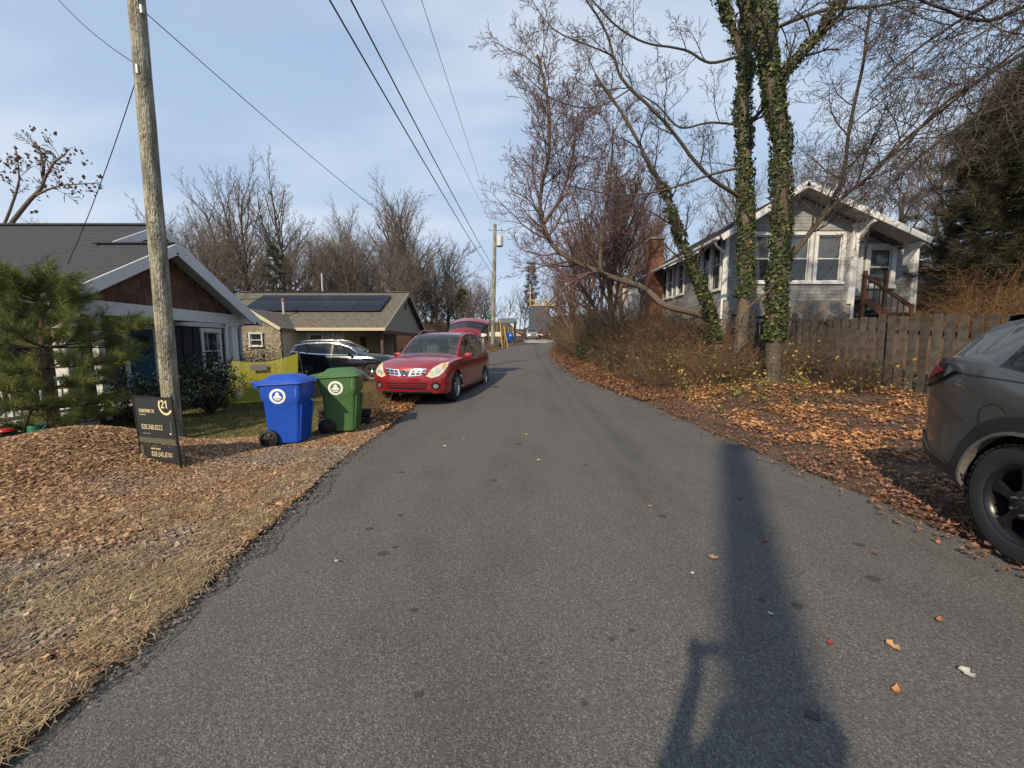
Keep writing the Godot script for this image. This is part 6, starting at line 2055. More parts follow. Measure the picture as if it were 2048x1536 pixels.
	limb(ct, cf, P3([6.4, 2.9, -9.5, 5.9, 2.5, -9.6, 5.5, 1.9, -9.6]), .04, .02, o, r, 5, .8, .2, gr)
	part(ct, "trunk", bark_m, b)
	part(cf, "crown", twig_m, b)
	ivy(b, pb, .17, .115, .2, 1.0, 8500, r, iv, ivm)
	ivy(b, pr, .075, .05, 0, .8, 1000, r, iv, ivm)
	# slanting ivied stem
	var c := thing("leaning_tree", "thin ivied tree leaning left over the thicket", "tree", Vector3(6.1, 1.2, -11.6))
	var dt := B.new()
	var df := B.new()
	var pc := limb(dt, df, P3([6.2, 1.0, -11.6, 6.01, 2.07, -11.6, 5.53, 3.23, -11.6, 5.01, 4.40, -11.7, 4.55, 5.70, -11.8, 3.92, 7.04, -12, 3.20, 8.40, -12.2, 2.48, 9.49, -12.4]), .1, .04, o, r, 16, 1.6, .3, gr)
	part(dt, "trunk", bark_m, c)
	part(df, "crown", twig_m, c)
	ivy(c, pc, .1, .07, .08, .62, 2600, r, iv, ivm)
	# red-budded trees: fine reddish twigs
	var q := habit({levels = 5, segs = [8, 7, 6, 5, 4, 2], kids = [6, 6, 7, 6, 4], from = [.2, .2, .15, .12, .1], wig = .14, up = .08, ang = .72, lr = .58, rr = .6, min_r = .0045, thick = 2, twig = Color(.13, .075, .07), twig2 = Color(.2, .12, .11), bark = Color(.17, .125, .1)})
	var g2 := habit({levels = 5, segs = [8, 7, 6, 4, 3, 2], kids = [6, 7, 8, 6, 4], from = [.2, .2, .12, .12], wig = .17, up = .05, ang = .85, lr = .56, rr = .6, min_r = .0055, thick = 2, twig = Color(.13, .075, .07), twig2 = Color(.21, .125, .115), bark = Color(.17, .125, .1)})
	var d := thing("red_budded_tree", "bare reddish tree bending low then rising over the road", "tree", Vector3(6.0, 1.6, -12))
	var et := B.new()
	var ef := B.new()
	limb(et, ef, P3([6.3, 1.6, -12, 5.93, 2.32, -12, 4.76, 2.71, -12.2, 4.17, 3.31, -12.6, 2.89, 3.85, -13, 1.62, 4.58, -13.4, 1.12, 5.37, -13.6, .95, 6.38, -13.7, 1.25, 8.04, -13.8, 1.19, 9.62, -13.8, .84, 11.01, -13.8]), .11, .045, g2, r, 34, 2.9, .36, Color(.17, .13, .105))
	limb(et, ef, P3([1.1, 5.6, -13.6, 1.7, 6.6, -14, 2.1, 8.0, -14.2, 2.3, 9.6, -14.4]), .06, .025, g2, r, 20, 2.6, .2, Color(.17, .13, .105))
	limb(et, ef, P3([2.9, 3.85, -13, 3.0, 5.2, -13.4, 3.3, 7.0, -13.6, 3.4, 8.8, -13.8]), .055, .025, g2, r, 20, 2.4, .2, Color(.17, .13, .105))
	part(et, "trunk", bark_m, d)
	part(ef, "crown", twig_m, d)
	var k := 0
	for s in [[4.6, 18, 9.8, "bare reddish tree with a bent trunk behind the leaning ivied stem", .12], [6.8, 24, 11.5, "bare reddish tree between the chimney and the leaning stem", -.03], [3.9, 25, 10.5, "bare reddish tree crowding the road bend", -.05], [8.6, 27, 10.0, "bare reddish tree behind the chimney top", .05], [5.6, 31, 10.5, "tall bare reddish tree at the back of the thicket", 0.0]]:
		var rr := RandomNumberGenerator.new()
		rr.seed = 300 + k
		var hb: Dictionary = q.duplicate()
		hb.length = s[2] * .62; hb.rad = .17; hb.lean = s[4]; hb.levels = 4
		hb.kids = [12, 9, 8, 6]
		hb.min_r = .006
		tree_of("red_budded_tree", s[3], Vector3(s[0], land(s[0], s[1]), -s[1]), hb, 310 + k, bark_m, twig_m, "bare reddish trees along the bank")
		k += 1
	# a tree outside the picture whose limbs hang in from the right
	var e := thing("overhanging_tree", "bare tree whose dense twigs hang in at the upper right", "tree", Vector3(13.1, 1.9, -8.3))
	var ft := B.new()
	var ff := B.new()
	var oo: Dictionary = o.duplicate()
	oo.up = -.02
	oo.kids = [6, 6, 7, 5, 3]
	oo.min_r = .0038
	limb(ft, ff, P3([13.2, 1.2, -8.3, 13.03, 2.01, -8.3, 12.52, 5.43, -8.3, 12.02, 8.21, -8.3, 11.62, 9.9, -8.2]), .24, .12, oo, r, 4, 1.5, .6, gr)
	for l in [P3([12.0, 8.6, -8.3, 11.71, 9.18, -8.2, 10.32, 8.23, -8, 8.85, 7.47, -7.8, 7.70, 7.53, -7.6, 6.68, 7.64, -7.4]), P3([12.1, 7.8, -8.3, 11.90, 7.96, -8.2, 10.45, 7.36, -8, 9.05, 6.61, -7.8, 7.99, 5.90, -7.7, 7.23, 5.10, -7.6, 6.57, 4.66, -7.5]), P3([12.3, 6.8, -8.3, 12.05, 7.06, -8.2, 10.40, 6.34, -8, 8.78, 5.78, -7.8, 7.80, 5.10, -7.7, 7.02, 4.39, -7.6]), P3([12.0, 8.4, -8.3, 11.0, 8.3, -8.1, 9.2, 7.9, -7.7, 7.6, 7.0, -7.5, 6.6, 6.2, -7.4]), P3([11.8, 9.2, -8.2, 10.2, 9.0, -7.8, 8.2, 8.6, -7.5, 6.9, 8.0, -7.3])]:
		limb(ft, ff, l, .055, .014, oo, r, 22, 2.1, .1, Color(.075, .062, .053))
	part(ft, "trunk", bark_m, e)
	part(ff, "crown", twig_m, e)
	# small tree with clinging dead leaves over the charcoal roof
	var gtree := thing("leafy_snag_tree", "crooked tree with dead leaf clusters rising behind the charcoal roof ridge", "tree", Vector3(-25.4, -.3, -20))
	var ht := B.new()
	var hf2 := B.new()
	var og := habit({levels = 4, segs = [6, 6, 5, 4, 3], kids = [4, 4, 5, 3], from = [.2, .3, .3, .3], wig = .16, up = .05, ang = .8, lr = .55, rr = .55, min_r = .012, thick = 3, twig = Color(.1, .075, .06), twig2 = Color(.13, .1, .08), bark = Color(.13, .1, .08)})
	var tips := []
	tips.append(limb(ht, hf2, P3([-26.3, -.3, -20, -26.0, 4, -20, -25.4, 6.6, -20, -25.09, 7.38, -20, -23.93, 8.62, -20, -23.22, 9.34, -20, -23.08, 10.51, -20, -23.34, 11.32, -20]), .14, .04, og, r, 6, 1.3, .7))
	tips.append(limb(ht, hf2, P3([-23.9, 8.7, -20, -23.25, 9.0, -20, -22.34, 9.3, -20, -20.82, 9.4, -20]), .06, .025, og, r, 5, 1.0, .3))
	tips.append(limb(ht, hf2, P3([-23.2, 9.4, -20, -22.6, 10.3, -20, -21.9, 10.8, -20]), .06, .03, og, r, 5, .9, .3))
	tips.append(limb(ht, hf2, P3([-26.15, 6.0, -20, -24.99, 8.15, -20, -24.4, 9.4, -20, -24.3, 10.3, -20]), .07, .025, og, r, 5, 1.0, .4))
	part(ht, "trunk", bark_m, gtree)
	part(hf2, "crown", twig_m, gtree)
	var tf := []
	var cols := []
	for t in tips:
		for i in 26:
			var at: Vector3 = t[r.randi_range(int(t.size() * .62), t.size() - 1)] + Vector3(r.randfn(0, .45), r.randfn(.1, .4), r.randfn(0, .4))
			for q2 in 3:
				tf.append(Transform3D(spin(r, 1.5).scaled(Vector3.ONE * r.randf_range(.8, 1.5)), at + Vector3(r.randfn(0, .07), r.randfn(0, .06), r.randfn(0, .07))))
				cols.append(Color(.1, .06, .05).lerp(Color(.16, .1, .08), r.randf()))
	many("dead_leaves", leaf_mesh(.11, .14, .25), leaf_m, tf, cols, gtree)

func near_pine() -> void:
	var r := RandomNumberGenerator.new()
	r.seed = 31
	var at := Vector3(-7.95, -.2, -6.6)
	var root := thing("pine_tree", "small bushy green pine in front of the charcoal house porch", "tree", at)
	var b := B.new()
	b.col = Color(.16, .115, .085)
	b.tube(smooth_path(P3([0, -.2, 0, .02, .8, .02, -.04, 1.5, 0, .02, 2.2, 0, .0, 2.65, .03]), 4), lerp_radii(.09, .025, 17), 8)
	var tf := []
	var cols := []
	var whorls := [[.3, .75, 5], [.6, .95, 6], [.95, 1.1, 7], [1.3, 1.3, 8], [1.65, 1.4, 8], [1.95, 1.2, 7], [2.15, .75, 6], [2.4, .45, 5], [2.55, .28, 4]]
	for w in whorls:
		for k in w[2]:
			var g: float = TAU * (k + r.randf_range(-.3, .3)) / w[2] + w[0] * 2.1
			var reach: float = w[1] * r.randf_range(.55, .95)
			var rise := r.randf_range(-.05, .4)
			if w[0] > 2.1: rise = r.randf_range(.5, 1.1)
			var o := Vector3(cos(g), 0, sin(g))
			var p0 := Vector3(0, w[0], 0)
			var pm := p0 + o * reach * .5 + Vector3(0, reach * rise * .3, 0)
			var p1 := p0 + o * reach + Vector3(0, reach * rise, 0)
			b.col = Color(.2, .145, .1) if r.randf() < .3 else Color(.1, .075, .05)
			b.tube(PackedVector3Array([p0, pm, p1]), PackedFloat32Array([.022, .014, .007]), 5)
			for s in 10:
				var u := lerpf(.3, 1.0, (s + r.randf()) / 10.0)
				var on := p0.lerp(pm, u * 2) if u < .5 else pm.lerp(p1, u * 2 - 1)
				var sd := (o + Vector3(r.randf_range(-.9, .9), r.randf_range(.1, 1.1), r.randf_range(-.9, .9))).normalized()
				var sl := r.randf_range(.08, .3)
				var e := on + sd * sl
				b.tube(PackedVector3Array([on, e]), PackedFloat32Array([.007, .005]), 4)
				for q in 3:
					var ps := on.lerp(e, (q + .6) / 3.0)
					var dr := (sd + Vector3(r.randf_range(-.35, .35), r.randf_range(-.15, .45), r.randf_range(-.35, .35))).normalized()
					tf.append(Transform3D(Basis.looking_at(dr, Vector3.UP if absf(dr.y) < .95 else Vector3.RIGHT).scaled(Vector3.ONE * r.randf_range(.8, 1.25)), ps + at))
					var v := r.randf()
					cols.append(Color(.07, .105, .022).lerp(Color(.22, .25, .06), v))
	part(b, "trunk", bark_m, root, false)
	many("needles", spray_mesh(6, 64, .18, .002, 1.0), leaf_m, tf, cols, root)

func leafy_shrub(called: String, label: String, at: Vector3, size: Vector3, count: int, seed_: int, c0: Color, c1: Color, lw: float, ll: float, group := "") -> void:
	var r := RandomNumberGenerator.new()
	r.seed = seed_
	var root := thing(called, label, "shrub", at, 0, group)
	var b := B.new()
	b.col = Color(.12, .09, .07)
	for k in 26:
		var d := Vector3(r.randf_range(-1, 1) * size.x, r.randf_range(.3, 1) * size.y, r.randf_range(-1, 1) * size.z) * .85
		b.tube(PackedVector3Array([Vector3(0, -.1, 0), d * .5 + Vector3(0, .08, 0), d]), PackedFloat32Array([.018, .011, .005]), 5)
	part(b, "stems", bark_m, root, false)
	var tf := []
	var cols := []
	var pn := noise(1.6, seed_, 2)
	while tf.size() < count:
		var v := Vector3(r.randfn(), r.randfn(), r.randfn()).normalized() * pow(r.randf(), .28)
		var k2 := 1.0 + pn.get_noise_3dv(v * 1.4) * .5
		var p := Vector3(v.x * size.x, (v.y * .5 + .52) * size.y, v.z * size.z) * k2
		if p.y < .03: continue
		tf.append(Transform3D(spin(r, 1.2).scaled(Vector3.ONE * r.randf_range(.7, 1.3)), p + at))
		var q := r.randf()
		cols.append(c0.lerp(c1, q * q))
	many("foliage", leaf_mesh(lw, ll, .1), leaf_m, tf, cols, root)

func dry_shrub(label: String, at: Vector3, size: Vector3, c: Color, seed_: int, stems := 90, called := "dry_shrub", rad := .006) -> void:
	var root := thing(called, label, "shrub", at, seed_ * 1.3, "leafless shrubs of the roadside")
	root.scale = size
	var b := B.new()
	var mi := MeshInstance3D.new()
	mi.name = "stems"
	mi.mesh = bramble_mesh(seed_, stems, .9, rad)
	var m := vmat(.9, c)
	mi.material_override = m
	root.add_child(mi)

func thickets() -> void:
	var r := RandomNumberGenerator.new()
	r.seed = 90
	var protos := [bramble_mesh(11, 34, 1.0, .0065), bramble_mesh(12, 30, .8, .005), bramble_mesh(13, 40, 1.3, .006)]
	# the tangle on the bank
	for k in 3:
		var tf := []
		var cols := []
		var tries := 0
		while tf.size() < 230 and tries < 4000:
			tries += 1
			var d := pow(r.randf(), 1.3) * 26 + 7.4
			var rr := curve_at(ROAD_R, d)
			var x := rr + lerpf(.9, 5.6, r.randf())
			if d < 9.2 and x < 5.2: continue
			if d < 8.3: continue
			if d < 9.7 and x < 7.4: continue
			if x > 7.2 and d > 12.5: continue
			if x > 8.0 - (d - 7.9) * .24 and d < 12.5: continue
			var h := r.randf_range(.35, .95) * (1.0 if d < 12 else 1.35)
			if x - rr < 1.6: h *= .6
			tf.append(Transform3D(spin(r, .25).scaled(Vector3(h * r.randf_range(.9, 1.5), h, h * r.randf_range(.9, 1.5))), Vector3(x, land(x, d) - .03, -d)))
			var v := r.randf()
			cols.append([Color(.08, .048, .03), Color(.17, .11, .055), Color(.05, .034, .027)][k].lerp([Color(.16, .095, .055), Color(.3, .2, .1), Color(.09, .058, .045)][k], v))
		var u := many(["bramble_undergrowth", "straw_undergrowth", "twig_undergrowth"][k], protos[k], twig_m, tf, cols, self)
		u.set_meta("label", ["brown bramble tangle covering the bank beside the road", "straw coloured dry stems among the brambles on the bank", "dark bare twigs low in the bank thicket"][k])
		u.set_meta("category", "undergrowth")
	# leaves still green in the tangle
	var tf2 := []
	var cols2 := []
	while tf2.size() < 5200:
		var d2 := r.randf_range(7.6, 22)
		var cx := land_n.get_noise_2d(d2 * 6, 3) * 2
		var x2 := curve_at(ROAD_R, d2) + r.randf_range(.8, 5.2)
		if x2 > 8.0 - (d2 - 7.9) * .24 and d2 < 12.5: continue
		if land_n.get_noise_2d(x2 * 3.0, d2 * 3.0) < .08: continue
		var y2 := land(x2, d2) + absf(r.randfn(0, .35)) + .04
		tf2.append(Transform3D(spin(r, 1.2).scaled(Vector3.ONE * r.randf_range(.7, 1.4)), Vector3(x2, y2, -d2)))
		var v2 := r.randf()
		cols2.append(Color(.05, .075, .018).lerp(Color(.14, .15, .03), v2) if r.randf() < .66 else Color(.35, .24, .05))
	var l := many("bank_leaves", leaf_mesh(.045, .06, .15), leaf_m, tf2, cols2, self)
	l.set_meta("label", "scattered green and yellow leaves in the bank thicket"); l.set_meta("category", "leaves")
	# taller arching shrubs one can tell apart
	var n := 0
	for s in [[3.9, 20, 2.5, 3.4, "tall arching tan shrub nearest the road bend"], [4.6, 16.5, 2.2, 3.0, "arching straw coloured shrub halfway along the bank"], [5.2, 22, 2.4, 3.8, "big leafless arching shrub above the road bend"], [3.6, 25, 2.0, 3.2, "dense leafless shrub hiding the bend"], [4.9, 27, 2.4, 4.2, "tall leafless shrub at the back of the bank"], [4.3, 30, 2.4, 4.4, "tall leafless shrub beside the concrete drive"], [6.2, 18, 1.8, 2.6, "leafless shrub under the brick chimney"], [6.8, 15.5, 1.4, 2.0, "leafless shrub under the bungalow's street windows"], [5.6, 13.4, 1.3, 1.6, "leafless shrub at the leaning trunk's foot"], [7.0, 10.6, 1.0, 1.3, "tangled leafless shrub against the picket fence"], [7.6, 9.6, .8, 1.1, "low leafless shrub at the fence foot"], [5.4, 10.1, .9, 1.1, "tangled leafless shrub at the nearer ivied stem's foot"]]:
		dry_shrub(s[4], Vector3(s[0], land(s[0], s[1]) - .05, -s[1]), Vector3(s[2] * .85, s[3] * .8, s[2] * .85), [Color(.17, .12, .07), Color(.11, .075, .05), Color(.09, .06, .045)][n % 3], 120 + n, 110 if s[1] > 12 else 70, "dry_shrub", .0045)
		n += 1
	for s in [[3.35, 17.5, .5, .8, "dark green evergreen bush at the road edge below the thicket"], [3.5, 28.5, .9, 1.5, "dark green bush beside the far bend"]]:
		leafy_shrub("evergreen_bush", s[4], Vector3(s[0], land(s[0], s[1]), -s[1]), Vector3(s[2], s[3], s[2]), 1500, 140 + int(s[1]), Color(.03, .05, .014), Color(.09, .12, .035), .05, .07)
	# brush under the conifer on the right
	n = 0
	for s in [[12.4, 10.4, 1.5, .9], [13.4, 10.9, 1.8, 1.3], [15.6, 11.2, 2.0, 1.4], [15.0, 12.2, 2.0, 1.5], [14.2, 9.6, 1.6, 1.2], [16.4, 13.6, 2.2, 1.6], [10.4, 8.6, 1.2, .6], [12.3, 8.4, 1.4, .9]]:
		dry_shrub(["rusty leafless shrub behind the fence, beside the stair", "rusty tangled shrub under the dark conifer", "dry rusty shrub below the bungalow's end", "tall rusty shrub at the conifer's foot", "rusty shrub above the grey wagon's roof", "dry brush far right under the conifer", "low dry brush just behind the fence pickets", "dry brush behind the fence near the grey wagon"][n], Vector3(s[0], land(s[0], s[1]) - .05, -s[1]), Vector3(s[2], s[3], s[2]), [Color(.24, .125, .05), Color(.2, .12, .06), Color(.16, .095, .05)][n % 3], 160 + n, 150, "dry_shrub", .0045)
		n += 1
	# weeds between the bins and the red car, and by the far pole
	n = 0
	for s in [[-3.15, 8.6, .55, .75, "dry weeds beside the red car's bumper"], [-2.75, 7.7, .4, .5, "low weeds behind the green bin"], [-3.6, 7.9, .5, .6, "dry weeds between the two bins"], [-3.4, 10.4, .6, .8, "dry weeds in front of the black vehicle"], [-2.3, 21, .8, .8, "brown weeds at the verge behind the red car"], [-2.4, 24, .9, .9, "brown weeds on the verge below the far pole"], [-2.0, 27, .9, .8, "brown weeds by the far pole's foot"], [-2.9, 18.5, .8, .8, "brown weeds beside the red car's tailgate"], [-3.6, 22, 1.0, 1.0, "dense brown weeds behind the red car"], [-1.5, 29, .8, .7, "weeds beside the yellow guy posts"], [-4.2, 26, 1.2, 1.2, "dense brown brush left of the far pole"], [-5.4, 29, 1.4, 1.6, "dense brown brush behind the carport"], [-3.3, 33, 1.4, 1.6, "brown brush behind the green street sign"]]:
		dry_shrub(s[4], Vector3(s[0], land(s[0], s[1]) - .04, -s[1]), Vector3(s[2], s[3], s[2]), [Color(.15, .09, .055), Color(.2, .13, .065), Color(.12, .075, .05)][n % 3], 190 + n, 110, "dry_weeds", .005)
		n += 1

func litter() -> void:
	var r := RandomNumberGenerator.new()
	r.seed = 55
	# leaves drifted along the right-hand shoulder
	var lm := [leaf_mesh(.075, .088, .25, 1), leaf_mesh(.026, .07, .3), leaf_mesh(.045, .055, .2, 1)]
	for k in 3:
		var tf := []
		var cols := []
		var tries := 0
		while tf.size() < [13000, 26000, 21000][k] and tries < 160000:
			tries += 1
			var d := pow(r.randf(), 1.6) * 30 + 2.0
			var rr := curve_at(ROAD_R, d)
			var t := absf(r.randfn(0, 1.5))
			if d < 9: t = r.randf_range(-.05, 5.2)
			if r.randf() < .02: t = r.randf_range(-.35, .05)
			if k == 0 and d < 9 and t < .9 + .4 * sin(d * 1.7): continue
			var x := rr + t
			var n1 := land_n.get_noise_2d(x * 2.2, d * 2.2)
			if k == 0 and d < 6 and n1 < -.05 and r.randf() < .7: continue
			if x > 8.3 - (d - 7.9) * .24 + .1: continue
			if d < 9 and n1 < -.12 and r.randf() < .75: continue
			var fresh := clampf(n1 * 2.2 + .55, 0, 1) if t > .7 else .15
			tf.append(Transform3D(spin(r, .5).scaled(Vector3.ONE * r.randf_range(.5, 1.15)), Vector3(x, land(x, d) + .012 + r.randf() * .035, -d)))
			var v := r.randf()
			cols.append(Color(.1, .045, .028).lerp(Color(.24, .12, .075), v).lerp(Color(.36, .16, .06).lerp(Color(.5, .28, .13), v), fresh * (1.0 if k != 1 else .5)))
		var u := many("fallen_leaves", lm[k], leaf_m, tf, cols, self)
		u.name = numbered("fallen_leaves") if k else "fallen_leaves"
		u.set_meta("label", ["broad orange fallen leaves drifted along the shoulder", "narrow curled brown fallen leaves along the shoulder", "small flat fallen leaves along the shoulder"][k])
		u.set_meta("category", "leaves")
		if k == 0: taken["fallen_leaves"] = 0
	# leaf drift under the red car's side and along the left verge
	var tf3 := []
	var cols3 := []
	while tf3.size() < 2600:
		var d3 := r.randf_range(6.6, 12) if r.randf() < .8 else r.randf_range(24, 31)
		var x3 := curve_at(ROAD_L, d3) - absf(r.randfn(.1, .55))
		tf3.append(Transform3D(spin(r, .5).scaled(Vector3.ONE * r.randf_range(.5, 1.0)), Vector3(x3, land(x3, d3) + .02, -d3)))
		cols3.append(Color(.2, .1, .05).lerp(Color(.48, .26, .11), r.randf()))
	var v3 := many(numbered("fallen_leaves"), lm[0], leaf_m, tf3, cols3, self)
	v3.set_meta("label", "orange leaf drift beside the red car and bins"); v3.set_meta("category", "leaves")
	# wood chips over the mulch
	var chip := B.new()
	chip.box(Vector3.ZERO, Vector3(.011, .0035, .042), Basis.IDENTITY, .0012)
	var chip2 := B.new()
	chip2.prism(P2([-.014, -.022, .01, -.026, .017, .0, .008, .024, -.012, .02]), Vector3.ZERO, Vector3(1, 0, 0), Vector3(0, 0, -1), .004)
	for k in 2:
		var tfc := []
		var cc := []
		while tfc.size() < 55000:
			var d4 := .8 + 6.4 * pow(r.randf(), .8)
			var x4 := curve_at(ROAD_L, d4) - .03 - r.randf() * lerpf(3.6, 6.6, clampf(d4 / 5.0, 0, 1))
			if d4 > 6.4 - (x4 + 4.2) * .35 + .2 and x4 < -2.9: continue
			if x4 < -1.35 * d4 - .4: continue
			var straw := d4 < 3.2 and x4 > -4.2
			if straw and r.randf() < .12: continue
			var fade := land_n.get_noise_2d(x4 * 1.3, d4 * 1.3)
			tfc.append(Transform3D(spin(r, .55).scaled(Vector3.ONE * r.randf_range(.4, 1.1)), Vector3(x4, land(x4, d4) + r.randf() * .018 + .004, -d4)))
			var v4 := r.randf()
			var warm := Color(.16, .086, .046).lerp(Color(.54, .35, .19), v4 * v4)
			var grey := Color(.12, .098, .08).lerp(Color(.4, .34, .275), v4 * v4)
			cc.append(warm.lerp(grey, clampf(.0 + fade * 1.6 + (1.0 if d4 < 3.2 else 0.0) * .35, 0, 1)))
		var u4 := many(["wood_chips", "bark_flakes"][k], [chip, chip2][k].mesh(), vmat(.9), tfc, cc, self)
		u4.set_meta("label", ["slivers of wood chip mulch over the near verge", "broad bark flakes in the mulch over the near verge"][k]); u4.set_meta("category", "mulch")
	# straw-dry grass tufts near the camera
	var tuft := B.new()
	for q in 26:
		var g := r.randf() * TAU
		var o := Vector3(cos(g), 0, sin(g))
		var l := r.randf_range(.03, .08)
		var e := o * l + Vector3(0, l * r.randf_range(.05, .45), 0)
		var s := o.cross(Vector3.UP) * .0022
		var vv := r.randf_range(.75, 1.2)
		tuft.col = Color(vv, vv, vv)
		var m := e * .5 + Vector3(0, .012, 0)
		tuft.quad(-s, s, m + s, m - s)
		tuft.tri(m - s, m + s, e)
	var tft := []
	var ct := []
	while tft.size() < 620:
		var d5 := r.randf_range(.8, 4.4)
		var x5 := curve_at(ROAD_L, d5) - .02 - absf(r.randfn(.2, .75))
		var n5 := land_n.get_noise_2d(x5 * 2.6 + 20, d5 * 2.6)
		if n5 < .02 and r.randf() < .85: continue
		if d5 > 3.3 and r.randf() < .6: continue
		tft.append(Transform3D(spin(r, .2).scaled(Vector3.ONE * r.randf_range(.5, 1.2)), Vector3(x5, land(x5, d5) + .006, -d5)))
		ct.append(Color(.24, .165, .085).lerp(Color(.52, .4, .22), r.randf()))
	# long straws lying matted between them
	var straw_b := B.new()
	for q in 7:
		var a5 := Vector3(r.randf_range(-.05, .05), r.randf() * .012, r.randf_range(-.05, .05))
		var g5 := r.randf_range(-.7, .7)
		var d5b := Vector3(sin(g5), 0, cos(g5))
		var l5 := r.randf_range(.04, .1)
		var s5 := d5b.cross(Vector3.UP) * .0016
		var m5 := a5 + d5b * l5 * .5 + Vector3(r.randf_range(-.012, .012), r.randf_range(.004, .016), 0)
		var e5 := a5 + d5b * l5
		var v5 := r.randf_range(.6, 1.2)
		straw_b.col = Color(v5, v5, v5)
		straw_b.quad(a5 - s5, a5 + s5, m5 + s5, m5 - s5)
		straw_b.quad(m5 - s5, m5 + s5, e5 + s5 * .4, e5 - s5 * .4)
	var tfw := []
	var cw := []
	while tfw.size() < 1900:
		var d8 := r.randf_range(.8, 5.2)
		var x8 := curve_at(ROAD_L, d8) - .01 - absf(r.randfn(.1, .9))
		if land_n.get_noise_2d(x8 * 2.6 + 20, d8 * 2.6) + .5 * edge_n.get_noise_2d(x8 * 5, d8 * 5) < .02 and r.randf() < .88: continue
		if d8 > 3.4 and r.randf() < .6: continue
		tfw.append(Transform3D(spin(r, .12).scaled(Vector3.ONE * r.randf_range(.6, 1.3)), Vector3(x8, land(x8, d8) + .006 + r.randf() * .01, -d8)))
		cw.append(Color(.18, .12, .065).lerp(Color(.46, .35, .2), r.randf()))
	var u8 := many("matted_straw", straw_b.mesh(), vmat(.8), tfw, cw, self)
	u8.set_meta("label", "flattened straw matted over the near road edge"); u8.set_meta("category", "straw")
	var u5 := many("dry_grass", tuft.mesh(), vmat(.8), tft, ct, self)
	u5.set_meta("label", "straw dry grass tufts at the near road edge"); u5.set_meta("category", "grass")
	# lawn
	var blade := B.new()
	for q in 14:
		var g2 := r.randf() * TAU
		var o2 := Vector3(cos(g2), 0, sin(g2)) * r.randf_range(0, .035)
		var e2 := o2 + Vector3(r.randf_range(-.03, .03), r.randf_range(.03, .06), r.randf_range(-.03, .03))
		var s2 := Vector3(cos(g2 + 1.6), 0, sin(g2 + 1.6)) * .0028
		blade.tri(o2 - s2, o2 + s2, e2)
	var tfl := []
	var cl := []
	while tfl.size() < 26000:
		var d6 := r.randf_range(5.8, 15)
		var x6 := r.randf_range(-9.5, -2.9)
		if not (d6 > 6.5 - (x6 + 4.2) * .35 and d6 > 6.0): continue
		tfl.append(Transform3D(spin(r, .2).scaled(Vector3.ONE * r.randf_range(.7, 1.3)), Vector3(x6, land(x6, d6), -d6)))
		cl.append(Color(.05, .08, .018).lerp(Color(.2, .2, .06), r.randf()) if r.randf() < .7 else Color(.3, .23, .11))
	var u6 := many("lawn_grass", blade.mesh(), vmat(.8), tfl, cl, self)
	u6.set_meta("label", "short patchy lawn in front of the charcoal house"); u6.set_meta("category", "grass")
	# crumbs of paving along the broken left edge
	var st := B.new()
	st.box(Vector3.ZERO, Vector3(.022, .014, .028), Basis.IDENTITY, .006)
	var tfs := []
	var cs := []
	while tfs.size() < 1300:
		var d7 := r.randf_range(.9, 6.5)
		var x7 := road_l(d7) - r.randfn(-.01, .06)
		tfs.append(Transform3D(spin(r, .6).scaled(Vector3(r.randf_range(.2, .9), r.randf_range(.3, .8), r.randf_range(.2, .9))), Vector3(x7, maxf(land(x7, d7), road_y(d7) - .02) + .004, -d7)))
		cs.append(Color(.07, .069, .067).lerp(Color(.22, .2, .185), pow(r.randf(), 1.5)))
	var u7 := many("gravel_crumbs", st.mesh(), vmat(.9), tfs, cs, self)
	u7.set_meta("label", "crumbs of broken paving along the left road edge"); u7.set_meta("category", "gravel")
	# single leaves lying on the road
	var sm := [leaf_mesh(.05, .065, .22, 1), leaf_mesh(.028, .06, .2)]
	var lf := [[1.42, 2.52, 0, "curled tan leaf with a pale underside on the road beside the pole shadow"], [1.28, 3.4, 1, "small orange leaf on the road at the pole shadow's left edge"], [1.62, 1.49, 1, "bright orange leaf near the road's bottom edge"], [2.32, 1.95, 1, "brown leaf on the right of the road, alone"], [1.55, 1.75, 1, "dark red leaf in the middle right of the road"], [1.9, 2.75, 1, "small red leaf below the dark stain"], [2.55, 2.6, 1, "small red leaf near the black wheel"], [.32, 4.75, 0, "pair-like tan leaf far out on the road"], [-.06, 4.6, 1, "dark curled leaf far out in mid road"], [-1.0, 5.5, 0, "tan leaf on the road in front of the bins"], [2.05, 1.62, 0, "pale grey leaf at the right edge of the road"], [1.86, 1.78, 0, "light brown leaf beside the dark red one"], [.25, 6.2, 0, "small yellowish leaf far along the road"], [-.6, 4.9, 1, "brown leaf left of the road's middle"]]
	var lc := [Color(.42, .22, .11), Color(.45, .2, .06), Color(.5, .2, .05), Color(.3, .12, .05), Color(.2, .04, .025), Color(.22, .04, .03), Color(.2, .05, .03), Color(.4, .3, .18), Color(.12, .07, .05), Color(.5, .38, .2), Color(.4, .38, .34), Color(.4, .24, .12), Color(.5, .42, .2), Color(.25, .15, .1)]
	for i in lf.size():
		var o3 := MeshInstance3D.new()
		o3.name = numbered("fallen_leaf")
		o3.mesh = sm[lf[i][2]]
		o3.material_override = mat(lc[i], .7)
		add_child(o3)
		o3.transform = Transform3D(spin(r, .12), Vector3(lf[i][0], road_y(lf[i][1]) + .026, -lf[i][1]))
		o3.set_meta("label", lf[i][3]); o3.set_meta("category", "leaf"); o3.set_meta("group", "single leaves on the road")
